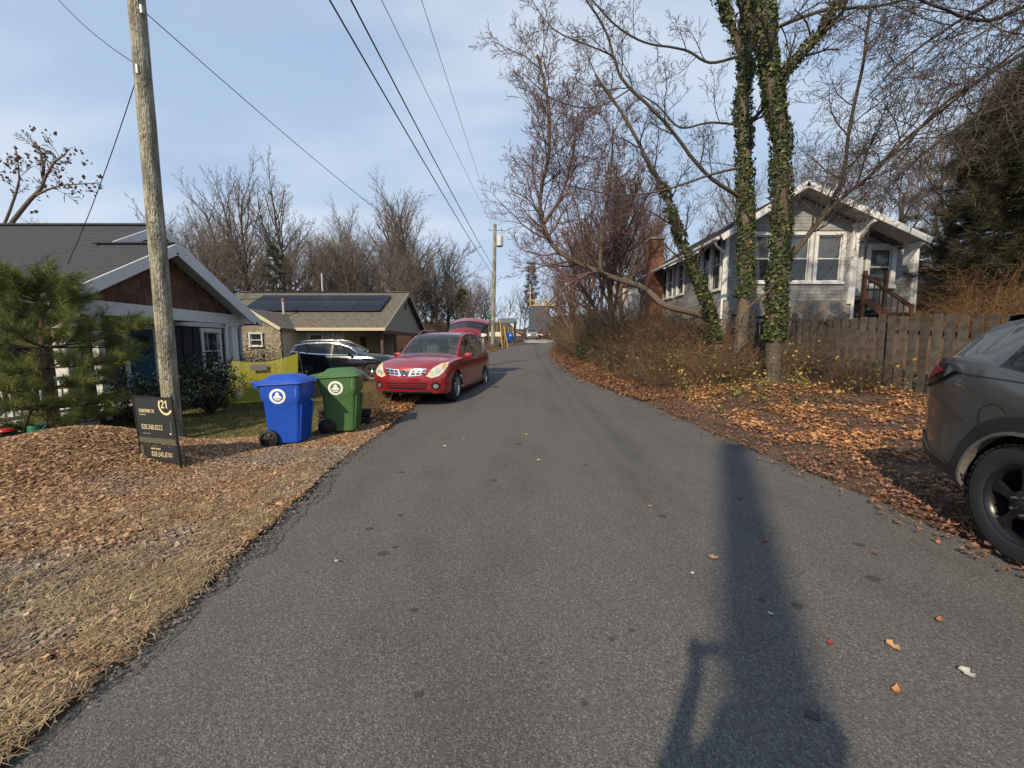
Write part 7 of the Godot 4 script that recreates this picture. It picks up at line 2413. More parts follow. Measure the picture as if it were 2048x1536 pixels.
	for q in [[1.17, 2.36, "small white paper scrap on the road beside the pole shadow"], [1.42, 1.98, "white crumpled scrap at the pole shadow's right edge"], [-1.2, 2.5, "pale pebble on the left half of the road"], [-.75, 5.9, "white scrap on the road before the red car"]]:
		var pb := B.new()
		pb.lathe(V2([0.001, -.004, .011, -.002, .014, .002, .008, .006, 0.001, .007]), 9, Transform3D(Basis(Vector3.UP, r.randf() * 6).scaled_local(Vector3(1.2, .8, .8)), Vector3(q[0], road_y(q[1]) + .03, -q[1])))
		solo(pb, "paper_scrap", mat(Color(.42, .4, .37), .9), q[2], "scrap")
# ---------------------------------------------------------------- street things
func utility_poles() -> void:
	var n1 := noise(.06, 101, 5)
	var n2 := noise(.012, 102, 4)
	var tx := ramp_tex(n1, 512, [0, .35, .55, .75, 1], [Color(.11, .095, .07), Color(.2, .18, .135), Color(.28, .265, .2), Color(.33, .33, .26), Color(.42, .4, .33)], n2, .3, Vector2i(1, 6))
	var m := mat(Color(1, 1, 1), .95)
	m.albedo_texture = tx
	m.uv1_scale = Vector3(1, .22, 1)
	m.normal_enabled = true
	m.normal_texture = bump_tex(noise(.07, 103, 4), 512, 8.0)
	m.normal_scale = .8
	var wire := mat(Color(.012, .012, .013), .6)
	var iron := mat(Color(.3, .3, .3), .5, .7)
	# near pole by the sign
	var a := thing("utility_pole", "weathered wooden utility pole beside the real estate sign", "utility pole", Vector3(-6.22, -.25, -7))
	var b := B.new()
	var p := PackedVector3Array()
	var rr := PackedFloat32Array()
	for i in 19:
		var t := i / 18.0
		p.append(Vector3(-6.25 + .055 * t * 1.1, -.5 + t * 11.5, -7))
		rr.append(lerpf(.138, .105, t) * (1 + .02 * sin(i * 2.3)))
	b.tube(p, rr, 20, true)
	part(b, "shaft", m, a)
	for y in [.9, 2.3, 3.6, 5.0]:
		var k := B.new()
		k.rod(Vector3(-6.2, y, -6.86), Vector3(-6.2, y, -6.845), .014)
		part(k, "bolt", iron, a)
	var br := B.new()
	br.box(Vector3(-6.2, 6.03, -6.9), Vector3(.05, .16, .06), Basis.IDENTITY, .01)
	br.box(Vector3(-6.06, 6.95, -6.92), Vector3(.05, .14, .06), Basis.IDENTITY, .01)
	part(br, "wire_clamp", iron, a)
	# far pole with transformer
	var f := thing("utility_pole", "distant wooden utility pole carrying a grey transformer can", "utility pole", Vector3(-1.4, 1.2, -30))
	var fb := B.new()
	fb.tube(P3([-1.5, 1.0, -30, -1.4, 5, -30, -1.27, 10.45, -30]), PackedFloat32Array([.17, .15, .12]), 14, true)
	part(fb, "shaft", m, f)
	var tb := B.new()
	tb.lathe(V2([0.001, 0, .24, 0, .26, .04, .26, .72, .22, .78, 0.001, .8]), 20, Transform3D(Basis.IDENTITY, Vector3(-.92, 8.8, -29.9)))
	part(tb, "transformer", mat(Color(.5, .5, .5), .5, .2), f)
	var cb := B.new()
	cb.rod(Vector3(-1.75, 10.0, -29.95), Vector3(-.75, 10.0, -29.95), .035)
	part(cb, "cross_bar", iron, f)
	for x in [-1.7, -.8]:
		var ib := B.new()
		ib.lathe(V2([0.02, 0, .05, .03, .03, .07, .05, .1, .02, .16, .0, .17]), 10, Transform3D(Basis.IDENTITY, Vector3(x, 10.03, -29.95)))
		part(ib, "insulator", mat(Color(.3, .32, .33), .2), f)
	for g in [[-.95, -.72], [-.62, -.3]]:
		var gy := B.new()
		gy.rod(Vector3(g[0], 3.45 if g[0] < -.9 else 2.9, -29.6), Vector3(g[1], road_y(29.4), -29.4), .028)
		solo(gy, "guy_guard", mat(Color(.6, .4, .03), .6), "yellow plastic guy wire guard, the %s of two by the far pole" % ("taller" if g[0] < -.9 else "shorter"), "guy guard", "yellow guy guards")
	# pole behind the viewer: only its long shadow on the road is in the picture
	var s := thing("utility_pole", "utility pole standing behind the viewer, known by its long shadow", "utility pole", Vector3(-2.35, -.1, 5.0))
	var sb := B.new()
	sb.tube(P3([-2.35, -.4, 5.0, -2.35, 5, 5.0, -2.35, 8.6, 5.0]), PackedFloat32Array([.21, .2, .19]), 18, true)
	part(sb, "shaft", m, s)
	# wires
	for w in [[P3([-1.48, 6.804, -30, -3.72, 7.59, 6]), .015, .35, "thick lower cable sagging over the street, left of the pair"], [P3([-1.40, 7.285, -30, -3.28, 7.41, 6]), .015, .35, "thick lower cable over the street, right of the pair"], [P3([-1.31, 10.03, -30, -3.04, 6.5, 6]), .007, .1, "thin upper wire over the street, left of the pair"], [P3([-1.27, 10.32, -30, -2.26, 7.44, 6]), .007, .1, "thin upper wire over the street, right of the pair"], [P3([-6.06, 6.95, -6.9, -1.35, 6.2, -30]), .008, .75, "service wire running from the near pole up the street"], [P3([-6.2, 6.1, -6.9, -9.9, 9.0, -9.2]), .008, .1, "wire leaving the near pole toward the upper left corner"], [P3([-6.2, 5.98, -6.9, -9.5, 3.2, -8.47]), .007, .12, "service drop from the near pole to the charcoal roof"]]:
		var wb := B.new()
		var pts := PackedVector3Array()
		for i in 25:
			var t2 := i / 24.0
			pts.append(w[0][0].lerp(w[0][1], t2) - Vector3(0, w[2] * 4 * t2 * (1 - t2), 0))
		wb.tube(pts, lerp_radii(w[1], w[1], 25), 5)
		solo(wb, "overhead_wire", wire, w[3], "wire", "overhead wires")

func text_on(parent: Node3D, words: String, size: float, at: Vector3, bs: Basis, m: Material, serif := false, bold := 400, stretch := 1.0) -> void:
	var t := TextMesh.new()
	t.text = words
	var f := SystemFont.new()
	f.font_names = PackedStringArray(["Droid Sans"])
	f.font_weight = bold
	t.font = f
	t.font_size = 64
	t.pixel_size = size / 64.0
	t.depth = .003
	t.horizontal_alignment = HORIZONTAL_ALIGNMENT_LEFT
	t.vertical_alignment = VERTICAL_ALIGNMENT_BOTTOM
	var o := MeshInstance3D.new()
	o.name = "lettering"
	o.mesh = t
	o.material_override = m
	parent.add_child(o, true)
	o.transform = Transform3D(bs.scaled_local(Vector3(stretch, 1, 1)), at)

func estate_sign() -> void:
	var l0 := Vector3(-4.757, .06, -4.75)
	var r0 := Vector3(-4.0, -.03, -4.54)
	var u := (r0 - l0)
	u.y = 0
	u = u.normalized()
	var up := Vector3(-.12, 1, -.08).normalized()
	var out := u.cross(up).normalized()
	var root := thing("estate_sign", "black and gold real estate sign on a metal frame in the mulch", "sign", Vector3(-4.38, 0, -4.65))
	var iron := mat(Color(.008, .008, .009), .5, .3)
	var w := .66
	var o := r0 - u * w            # foot of the left leg
	o.y = .0
	var rf := r0
	rf.y = .0
	var f := func(x: float, y: float, z := 0.0) -> Vector3: return o + u * x + up * y + out * z
	for x in [0.0, w]:
		var b := B.new()
		b.rod(f.call(x, -.12), f.call(x, .89), .012)
		part(b, "leg", iron, root)
	for y in [.27, .86]:
		var b2 := B.new()
		b2.rod(f.call(0.0, y), f.call(w, y), .009)
		part(b2, "cross_bar", iron, root)
	var st := B.new()
	st.box(f.call(.02, .04), Vector3(.05, .1, .03), Basis.IDENTITY, .01)
	part(st, "stake_clamp", iron, root)
	var bs := Basis(u, up, out)
	var black := mat(Color(.016, .018, .019), .5)
	var gold := mat(Color(.66, .56, .34), .6)
	var olive := mat(Color(.075, .078, .05), .6)
	var p := piece("panel", black, root, f.call(w * .5, .575), Vector3(w - .03, .56, .008), bs, .002)
	wpos[p] = Vector3.ZERO
	var rider := piece("rider_panel", black, root, f.call(w * .5, .155), Vector3(w - .03, .19, .008), bs, .002)
	piece("gold_band", olive, root, f.call(w * .5, .325, .006), Vector3(w - .034, .06, .003), bs, 0)
	piece("gold_band", olive, root, f.call(.045, .155, .006), Vector3(.05, .186, .003), bs, 0)
	var lp := func(x: float, y: float) -> Vector3: return f.call(x, y, .0065) - wpos[root]
	text_on(root, "CENTURY 21", .056, lp.call(.08, .655), bs, gold, false, 700, .82)
	text_on(root, "828.348.0222", .083, lp.call(.09, .44), bs, gold, false, 400, .72)
	text_on(root, "AARON PALMER", .027, lp.call(.2, .205), bs, gold, false, 700, .8)
	text_on(root, "828.545.8741", .083, lp.call(.2, .105), bs, gold, false, 400, .72)
	text_on(root, "21", .135, lp.call(.47, .7), bs, gold, false, 700, .82)
	text_on(root, "Connected", .025, lp.call(.08, .628), bs, gold, false, 400, .9)
	for q in [[.16, .408, .14, .004]]: piece("rule_line", mat(Color(.35, .35, .33), .6), root, f.call(q[0], q[1], .006), Vector3(q[2], q[3], .003), bs, 0)
	piece("rule_line", mat(Color(.3, .3, .28), .6), root, f.call(.59, .49, .006), Vector3(.004, .16, .003), bs, 0)
	var eq := B.new()
	eq.lathe(V2([0.001, .003, .012, .003, .012, 0]), 12, Transform3D(Basis(u, out, -up), f.call(.57, .42, .005)))
	part(eq, "round_mark", gold, root)
	# the open ring round the number
	var ring := B.new()
	var pl := PackedVector2Array()
	for i in 25:
		var g := lerpf(2.55, 5.75, i / 24.0)
		pl.append(Vector2(cos(g), sin(g)) * .115)
	for i in 25:
		var g2 := lerpf(5.75, 2.55, i / 24.0)
		pl.append(Vector2(cos(g2), sin(g2)) * .09)
	ring.prism(pl, f.call(.545, .765, .0085), u, up, .003)
	part(ring, "ring_mark", gold, root)

var scuff := ramp_tex(noise(.03, 131, 5), 256, [0, .3, .62, .7, 1], [Color(.72, .72, .7), Color(.92, .92, .92), Color(1, 1, 1), Color(1, 1, 1), Color(.8, .79, .76)], noise(.15, 132, 3), .12, Vector2i(1, 3))

func bin(label: String, at: Vector3, yaw: float, c: Color, sc := 1.0) -> Node3D:
	# front (lid opens) to +x, hinge and wheels at -x, flank with the round emblem towards +z
	var root := thing("wheeled_bin", label, "bin", at, yaw)
	root.scale = Vector3.ONE * sc
	var pm := textured(scuff, 1.6, .45, c, null, 1.0, false)
	var b := B.new()
	var prof := [[.06, .225, .235], [.3, .236, .252], [.6, .25, .272], [.635, .27, .298], [.8, .276, .306], [.95, .28, .312], [1.0, .282, .314]]
	var rws := []
	for q in prof:
		var hw: float = q[1]
		var hd: float = q[2]
		var row := PackedVector3Array()
		var rc := .06
		for cn in 4:
			var cx: float = [1, -1, -1, 1][cn] * (hd - rc)
			var cz: float = [1, 1, -1, -1][cn] * (hw - rc)
			for i in 5:
				var g := PI * .5 * cn + PI * .5 * i / 4.0
				var vp := Vector3(cx + cos(g) * rc, q[0], cz + sin(g) * rc)
				if q[0] > .55 and q[0] < .7: vp.y += .13 * absf(vp.x) / hd - .03
				row.append(vp)
			if cn == 0 or cn == 2:                              # a point in the middle of each flank, where the step dips
				row.append(Vector3(0, q[0] - (.03 if q[0] > .55 and q[0] < .7 else 0.0), [1, 1, -1, -1][cn] * hw))
		row.append(row[0])
		rws.append(row)
	b.grid(rws, true)
	# bottom and rim
	b.box(Vector3(0, .07, 0), Vector3(.42, .03, .4))
	part(b, "tub", pm, root, false)
	# front shield edge
	for x in [.27]:
		var rb := B.new()
		for z in [-.24, .24]: rb.tube(P3([.285, .66, z * .86, .25, .3, z * .82, .23, .08, z * .78]), PackedFloat32Array([.02, .016, .014]), 6)
		part(rb, "corner_rib", pm, root, false)
	# lid: crowned, overhanging, with a raised centre
	var lid := B.new()
	var lr := []
	for i in 13:
		var t := i / 12.0
		var row2 := PackedVector3Array()
		for j in 13:
			var s := j / 6.0 - 1.0
			var e := maxf(absf(s), absf(2 * t - 1))
			var y := 1.035 + .06 * (1 - pow(absf(s), 3.0)) * (1 - pow(absf(2 * t - 1), 4.0)) + (.035 if e < .62 else 0.0) + .035 * t
			if e > .985: y -= .05
			row2.append(Vector3(lerpf(-.37, .36, t), y - .02, s * .305))
		lr.append(row2)
	lid.grid(lr, false)
	lid.box(Vector3(0, 1.0, 0), Vector3(.7, .02, .59), Basis(Vector3(0, 0, 1), .02), .005)
	lid.box(Vector3(-.39, 1.0, 0), Vector3(.12, .035, .5), Basis.IDENTITY, .012)
	part(lid, "lid", pm, root, false)
	var hb := B.new()
	hb.rod(Vector3(-.39, .95, -.22), Vector3(-.39, .95, .22), .017)
	for z in [-.24, .24]: hb.box(Vector3(-.35, .94, z * .85), Vector3(.12, .06, .03), Basis.IDENTITY, .008)
	part(hb, "handle_bar", pm, root, false)
	var lt := B.new()
	lt.box(Vector3(.235, .86, .281), Vector3(.012, .13, .01), Basis.IDENTITY, .003)
	part(lt, "stamped_line", mat(c.lerp(Color(.6, .6, .6), .35), .5), root, false)
	# wheels
	for sg in [1.0, -1.0]:
		var w := Node3D.new()
		w.name = "wheel"
		root.add_child(w, true)
		w.position = Vector3(-.2, .14, sg * .262)
		var tf := Transform3D(Basis(Vector3.RIGHT, PI / 2 * sg), Vector3.ZERO)
		var tb := B.new()
		tb.lathe(V2([.1, -.035, .135, -.03, .14, -.015, .14, .015, .135, .03, .1, .035]), 32, tf)
		part(tb, "tyre", mat(Color(.012, .012, .012), .7), w, false)
		var hb2 := B.new()
		hb2.lathe(V2([0.001, .02, .1, .016, .1, -.03]), 28, tf)
		hb2.lathe(V2([0.001, .04, .02, .038, .024, .016]), 16, tf)
		for k in 6:
			var g3 := TAU * k / 6
			hb2.box(tf.basis * Vector3(cos(g3) * .06, .024, sin(g3) * .06), Vector3(.07, .014, .016), tf.basis * Basis(Vector3.UP, -g3), .003)
		part(hb2, "hub", mat(Color(.018, .018, .018), .6), w, false)
	var ax := B.new()
	ax.rod(Vector3(-.2, .14, -.25), Vector3(-.2, .14, .25), .012)
	part(ax, "axle", mat(Color(.2, .2, .2), .4, .8), root, false)
	# round city emblem on both flanks: white disc, coloured inner ring with a white bell shape
	for sg in [1.0, -1.0]:
		var bsx := Basis(Vector3.RIGHT, PI / 2 * sg) if sg > 0 else Basis(Vector3.RIGHT, -PI / 2)
		var e0 := Vector3(-.03, .8, sg * .281)
		var d := B.new()
		d.lathe(V2([0.001, .0, .118, .0, .118, -.01]), 36, Transform3D(bsx, e0))
		var dm := part(d, "emblem", mat(Color(.72, .74, .72), .5), root, false)
		var d2 := B.new()
		d2.lathe(V2([0.001, .003, .082, .003, .082, -.004]), 32, Transform3D(bsx, e0))
		part(d2, "emblem_field", pm, dm, false)
		var d3 := B.new()
		var bell := P2([-.068, -.03, .068, -.03, .052, .005, .03, .02, .026, .05, .012, .064, -.012, .064, -.026, .05, -.03, .02, -.052, .005])
		d3.prism(bell, e0 + Vector3(0, -.002, sg * .006), Vector3(sg, 0, 0), Vector3.UP, .003)
		d3.prism(ellipse(Vector2(0, -.052), .05, .01, 14), e0 + Vector3(0, 0, sg * .006), Vector3(sg, 0, 0), Vector3.UP, .003)
		part(d3, "emblem_bell", mat(Color(.72, .74, .72), .5), dm, false)
	return root

func fence() -> void:
	var n1 := noise(.05, 111, 4)
	var ms := []
	for k in 5: ms.append(textured(ramp_tex(noise(.05, 112 + k, 4), 256, [0, .5, 1], [Color(.55, .55, .55), Color(.82, .82, .82), Color(1, 1, 1)], noise(.02, 118, 3), .25, Vector2i(1, 5)), 1.1, .95, [Color(.085, .069, .058), Color(.073, .06, .051), Color(.098, .082, .068), Color(.064, .053, .044), Color(.08, .068, .06)][k]))
	var root := thing("picket_fence", "weathered grey brown picket fence below the bungalow", "fence", Vector3(8.1, .5, -9))
	var r := RandomNumberGenerator.new()
	r.seed = 8
	var a := Vector2(8.75, 6.2)
	var dir := Vector2(-.24, .97).normalized()
	var u := Vector3(dir.x, 0, -dir.y)
	var out := Vector3(u.z, 0, -u.x)
	if out.x > 0: out = -out
	var bs := Basis(u, Vector3.UP, u.cross(Vector3.UP))
	var s := 0.0
	while s < 6.9:
		var q := a + dir * s
		var g := land(q.x, q.y)
		var top := 2.06 + .04 * sin(s * .7) + (s - 2.0) * .035
		var h := top - g + r.randf_range(-.03, .03)
		var w := .135
		piece("picket", ms[r.randi_range(0, 4)], root, Vector3(q.x, g + h * .5 - .05, -q.y) + out * r.randf_range(.0, .006), Vector3(w, snappedf(h + .1, .05), .02), bs * Basis(Vector3(0, 0, 1), r.randf_range(-.018, .018)), .003)
		s += .19
	for k in 4:
		var q2 := a + dir * (k * 2.2 + .2)
		var g2 := land(q2.x, q2.y)
		piece("post", ms[3], root, Vector3(q2.x, g2 + .65, -q2.y) - out * .1, Vector3(.1, 1.45, .1), bs)
	for y in [.35, 1.25]:
		for k in 3:
			var qa := a + dir * (k * 2.2 + .1)
			var qb := a + dir * (k * 2.2 + 2.3)
			var pa := Vector3(qa.x, land(qa.x, qa.y) + y, -qa.y) - out * .035
			var pb := Vector3(qb.x, land(qb.x, qb.y) + y, -qb.y) - out * .035
			board(root, "rail", ms[1], pa, pb, .09, .04, -out)

func yard_things() -> void:
	# yellow mesh panel on a thin black frame
	var n := thing("yellow_net", "yellow mesh net panel on a thin black frame beside the bins", "net", Vector3(-6.4, .1, -9.8))
	var iron := mat(Color(.01, .01, .01), .5)
	var z := -9.8
	var tl := Vector3(-7.1, 1.1, z)
	var tr := Vector3(-5.45, 1.3, z - .1)
	var bl := Vector3(-7.3, .0, z + .1)
	var brr := Vector3(-5.5, .12, z)
	var rows := []
	for i in 9:
		var row := PackedVector3Array()
		for j in 15:
			var s := j / 14.0
			var t := i / 8.0
			var p := bl.lerp(brr, s).lerp(tl.lerp(tr, s), t)
			p.y -= .13 * t * 4 * s * (1 - s)
			p.z += .04 * sin(s * 7 + t * 3)
			row.append(p)
		rows.append(row)
	var nb := B.new()
	nb.grid(rows, true)
	var nm := mat(Color(.3, .29, .02), .8)
	nm.transparency = BaseMaterial3D.TRANSPARENCY_ALPHA
	nm.albedo_color.a = .58
	part(nb, "mesh", nm, n)
	var lb := B.new()
	lb.box(Vector3(-6.4, .92, z + .05), Vector3(.42, .15, .01), Basis(Vector3(0, 0, 1), .02))
	part(lb, "grey_tag", mat(Color(.1, .1, .11), .7), n)
	for q in [[tl + Vector3(0, .08, 0), bl + Vector3(0, -.1, 0)], [tr + Vector3(0, .08, 0), brr + Vector3(0, -.1, 0)]]:
		var pb := B.new()
		pb.rod(q[0], q[1], .014)
		part(pb, "frame_post", iron, n)
	var hem := B.new()
	hem.tube(rows[8], lerp_radii(.01, .01, 15), 5)
	part(hem, "top_cord", iron, n)
	var hem2 := B.new()
	hem2.tube(rows[0], lerp_radii(.014, .014, 15), 5)
	part(hem2, "yellow_hem", mat(Color(.5, .38, .02), .7), n)
	for k in 2:
		var gy := B.new()
		gy.rod([tl, tr][k], [Vector3(-7.55, .0, z + .5), Vector3(-5.0, .1, z + .4)][k], .006)
		part(gy, "guy_line", iron, n)
	# mower behind the mulch heap
	var mo := thing("lawn_mower", "black push mower with a red cap behind the mulch heap", "mower", Vector3(-7.95, -.1, -5.9))
	var o := Vector3(-7.95, land(-7.95, 5.9), -5.9)
	var d := B.new()
	d.lathe(V2([0.02, .24, .2, .22, .26, .14, .27, .06, .25, .05]), 20, Transform3D(Basis.IDENTITY, o))
	part(d, "deck", mat(Color(.012, .012, .012), .5), mo)
	var en := B.new()
	en.box(o + Vector3(0, .28, 0), Vector3(.26, .14, .26), Basis.IDENTITY, .04)
	part(en, "engine", mat(Color(.02, .02, .02), .4), mo)
	var cp := B.new()
	cp.lathe(V2([0.001, .05, .07, .045, .09, .02, .09, 0]), 14, Transform3D(Basis.IDENTITY, o + Vector3(.1, .34, .02)))
	part(cp, "red_cap", mat(Color(.4, .02, .015), .4), mo)
	for sx in [-1, 1]:
		for sz in [-1, 1]:
			var w := B.new()
			w.lathe(V2([0.001, -.03, .09, -.03, .1, -.02, .1, .02, .09, .03, 0.001, .03]), 18, Transform3D(Basis(Vector3.RIGHT, PI / 2), o + Vector3(.22 * sx, .1, .24 * sz)))
			part(w, "wheel", mat(Color(.02, .02, .02), .7), mo)
	var ha := B.new()
	ha.tube(smooth_path(PackedVector3Array([o + Vector3(.1, .2, .18), o + Vector3(.25, .62, .18), o + Vector3(.52, .72, .16), o + Vector3(.56, .72, -.16), o + Vector3(.28, .62, -.18), o + Vector3(.1, .2, -.18)]), 4), lerp_radii(.014, .014, 21), 6)
	part(ha, "handle", iron, mo)
	# boulder, watering can, timber edging
	var rk := B.new()
	var pr := []
	var rn := noise(2.5, 5, 3)
	for i in 9:
		var row2 := PackedVector3Array()
		for j in 15:
			var g := TAU * j / 14
			var e := PI * i / 8.0
			var v := Vector3(cos(g) * sin(e), cos(e), sin(g) * sin(e))
			row2.append(Vector3(-7.35, .0, -6.0) + v * Vector3(.2, .13, .16) * (1 + rn.get_noise_3dv(v) * .5))
		pr.append(row2)
	rk.grid(pr, true)
	solo(rk, "boulder", textured(ramp_tex(noise(.04, 121, 4), 128, [0, .5, 1], [Color(.12, .12, .11), Color(.22, .21, .2), Color(.34, .33, .31)]), 2.0, .9), "grey boulder at the edge of the mulch under the pine", "boulder")
	var wc := thing("watering_can", "small green watering can under the pine", "watering can", Vector3(-7.68, .02, -6.1))
	var cb := B.new()
	cb.lathe(V2([0.001, 0, .08, 0, .085, .02, .075, .17, .06, .18]), 16, Transform3D(Basis.IDENTITY, Vector3(0, 0, 0)))
	part(cb, "can", mat(Color(.02, .16, .09), .4), wc, false)
	var sp := B.new()
	sp.rod(Vector3(.06, .05, 0), Vector3(.2, .19, 0), .014, .01)
	part(sp, "spout", mat(Color(.02, .16, .09), .4), wc, false)
	var hn := B.new()
	hn.tube(P3([-.07, .15, 0, -.13, .17, 0, -.13, .08, 0, -.08, .04, 0]), lerp_radii(.009, .009, 4), 6)
	part(hn, "handle", mat(Color(.02, .16, .09), .4), wc, false)
	for k in 2:
		var ti := B.new()
		ti.box(Vector3(-3.05, land(-3.05, 6.9) + .08 + k * .15, -6.95 - k * .02), Vector3(.9, .14, .14), Basis(Vector3.UP, .15), .015)
		solo(ti, "landscape_timber", mat(Color(.02, .018, .016), .9), ["lower dark landscape timber between the bins", "upper dark landscape timber between the bins"][k], "timber")
	# things by the far pole
	var ss := thing("street_sign", "green street name sign with a yellow blade on a thin post", "sign", Vector3(-1.95, 1.4, -33))
	var pb2 := B.new()
	pb2.rod(Vector3(-1.95, 1.2, -33), Vector3(-1.95, 3.9, -33), .04)
	part(pb2, "post", mat(Color(.1, .13, .1), .6), ss)
	piece("blade", mat(Color(.01, .12, .07), .4), ss, Vector3(-2.0, 3.72, -33), Vector3(.55, .2, .02), Basis(Vector3.UP, .7))
	piece("blade", mat(Color(.01, .12, .07), .4), ss, Vector3(-1.95, 3.95, -33), Vector3(.5, .18, .02), Basis(Vector3.UP, -.6))
	piece("yellow_blade", mat(Color(.6, .38, .03), .4), ss, Vector3(-1.6, 3.7, -32.95), Vector3(.36, .4, .02), Basis(Vector3.UP, .2))
	var wb := thing("white_board", "white oblong board lying by the far pole", "board", Vector3(-1.6, 2.0, -36))
	piece("board", white_m, wb, Vector3(-1.55, 2.42, -36), Vector3(1.15, .42, .05))
	piece("stand", mat(Color(.1, .08, .06), .8), wb, Vector3(-1.55, 1.95, -36.05), Vector3(.9, .6, .06))
	var ov := B.new()
	ov.lathe(V2([0.001, .02, .12, .02, .2, 0]), 18, Transform3D(Basis(Vector3.RIGHT, 1.3).scaled_local(Vector3(1.9, 1, .8)), Vector3(-2.7, 2.35, -36)))
	solo(ov, "white_basin", white_m, "white oval basin beside the white board", "basin")
	var th := B.new()
	var tr2 := []
	for i in 8:
		var row3 := PackedVector3Array()
		for j in 17:
			var g4 := TAU * j / 16
			var rr := [.85, .8, .74, .62, .48, .3, .14, .001][i] as float
			row3.append(Vector3(-1.5 + cos(g4) * rr, 1.25 + i * .1 + rn.get_noise_2d(cos(g4) * 2 + i, sin(g4) * 2) * .12, -31.5 + sin(g4) * rr * .7))
		tr2.append(row3)
	th.grid(tr2, true)
	solo(th, "tarpaulin_heap", mat(Color(.03, .035, .06), .6), "dark blue tarpaulin heap at the far pole's foot", "tarpaulin")
	var pe := thing("rail_fence", "low pale rail fence on the verge behind the red car", "fence", Vector3(-3.6, .9, -27))
	for k in 5: piece("post", mat(Color(.4, .36, .28), .9), pe, Vector3(-5.2 + k * .8, land(-5.2 + k * .8, 27) + .45, -27 + k * .05), Vector3(.09, .95, .09))
	piece("rail", mat(Color(.42, .38, .3), .9), pe, Vector3(-3.6, land(-3.6, 27) + .7, -26.9), Vector3(3.4, .09, .05))
# ---------------------------------------------------------------- the photographer, behind the lens: only the shadow is in the picture
func cap_d(p: Vector3, a: Vector3, b: Vector3, r0: float, r1: float) -> float:
	var ab := b - a
	var t := clampf((p - a).dot(ab) / ab.length_squared(), 0, 1)
	return (p - a - ab * t).length() - lerpf(r0, r1, t)

func skin_net(bones: Array, cell: float, k: float, b: B) -> void:      # surface nets of smoothly joined capsules
	var lo := Vector3(1e9, 1e9, 1e9)
	var hi := -lo
	for q in bones:
		var m := Vector3.ONE * (maxf(q[2], q[3]) + cell * 2 + k)
		lo = lo.min(q[0] - m).min(q[1] - m); hi = hi.max(q[0] + m).max(q[1] + m)
	var nx := int((hi.x - lo.x) / cell) + 2
	var ny := int((hi.y - lo.y) / cell) + 2
	var nz := int((hi.z - lo.z) / cell) + 2
	var f := PackedFloat32Array()
	f.resize(nx * ny * nz)
	f.fill(1.0)
	for q in bones:
		var m2 := Vector3.ONE * (maxf(q[2], q[3]) + cell * 2 + k)
		var a: Vector3 = ((q[0].min(q[1]) - m2 - lo) / cell).floor()
		var e: Vector3 = ((q[0].max(q[1]) + m2 - lo) / cell).ceil()
		for z in range(maxi(0, int(a.z)), mini(nz, int(e.z) + 1)):
			for y in range(maxi(0, int(a.y)), mini(ny, int(e.y) + 1)):
				for x in range(maxi(0, int(a.x)), mini(nx, int(e.x) + 1)):
					var i := (z * ny + y) * nx + x
					var d := cap_d(lo + Vector3(x, y, z) * cell, q[0], q[1], q[2], q[3])
					var o := f[i]
					var h := maxf(k - absf(d - o), 0) / k
					f[i] = minf(d, o) - h * h * k * .25
	var id := {}
	for z in nz - 1:
		for y in ny - 1:
			for x in nx - 1:
				var i2 := (z * ny + y) * nx + x
				var s := 0
				var c := Vector3.ZERO
				var v := [f[i2], f[i2 + 1], f[i2 + nx], f[i2 + nx + 1], f[i2 + nx * ny], f[i2 + nx * ny + 1], f[i2 + nx * ny + nx], f[i2 + nx * ny + nx + 1]]
				var neg := 0
				for t in v:
					if t < 0: neg += 1
				if neg == 0 or neg == 8: continue
				for ed in [[0, 1], [2, 3], [4, 5], [6, 7], [0, 2], [1, 3], [4, 6], [5, 7], [0, 4], [1, 5], [2, 6], [3, 7]]:
					var p: float = v[ed[0]]
					var q2: float = v[ed[1]]
					if (p < 0) != (q2 < 0):
						var w := p / (p - q2)
						var pa := Vector3(ed[0] & 1, (ed[0] >> 1) & 1, ed[0] >> 2)
						var pb := Vector3(ed[1] & 1, (ed[1] >> 1) & 1, ed[1] >> 2)
						c += pa.lerp(pb, w); s += 1
				var g := Vector3(v[1] + v[3] + v[5] + v[7] - v[0] - v[2] - v[4] - v[6], v[2] + v[3] + v[6] + v[7] - v[0] - v[1] - v[4] - v[5], v[4] + v[5] + v[6] + v[7] - v[0] - v[1] - v[2] - v[3]).normalized()
				id[i2] = b.vert(lo + (Vector3(x, y, z) + c / s) * cell, g)
	for i3 in id:
		var dx := 1
		var dy := nx
		var dz := nx * ny
		for ax in [[dx, dy, dz], [dy, dz, dx], [dz, dx, dy]]:
			var n0: float = f[i3]
			var n1: float = f[i3 + ax[0]] if i3 + ax[0] < f.size() else 1.0
			if (n0 < 0) == (n1 < 0): continue
			var a1: int = i3
			var b1: int = i3 - ax[1]
			var c1: int = i3 - ax[1] - ax[2]
			var d1: int = i3 - ax[2]
			if not (id.has(b1) and id.has(c1) and id.has(d1)): continue
			if n0 < 0: b.ix.append_array(PackedInt32Array([id[a1], id[c1], id[b1], id[a1], id[d1], id[c1]]))
			else: b.ix.append_array(PackedInt32Array([id[a1], id[b1], id[c1], id[a1], id[c1], id[d1]]))

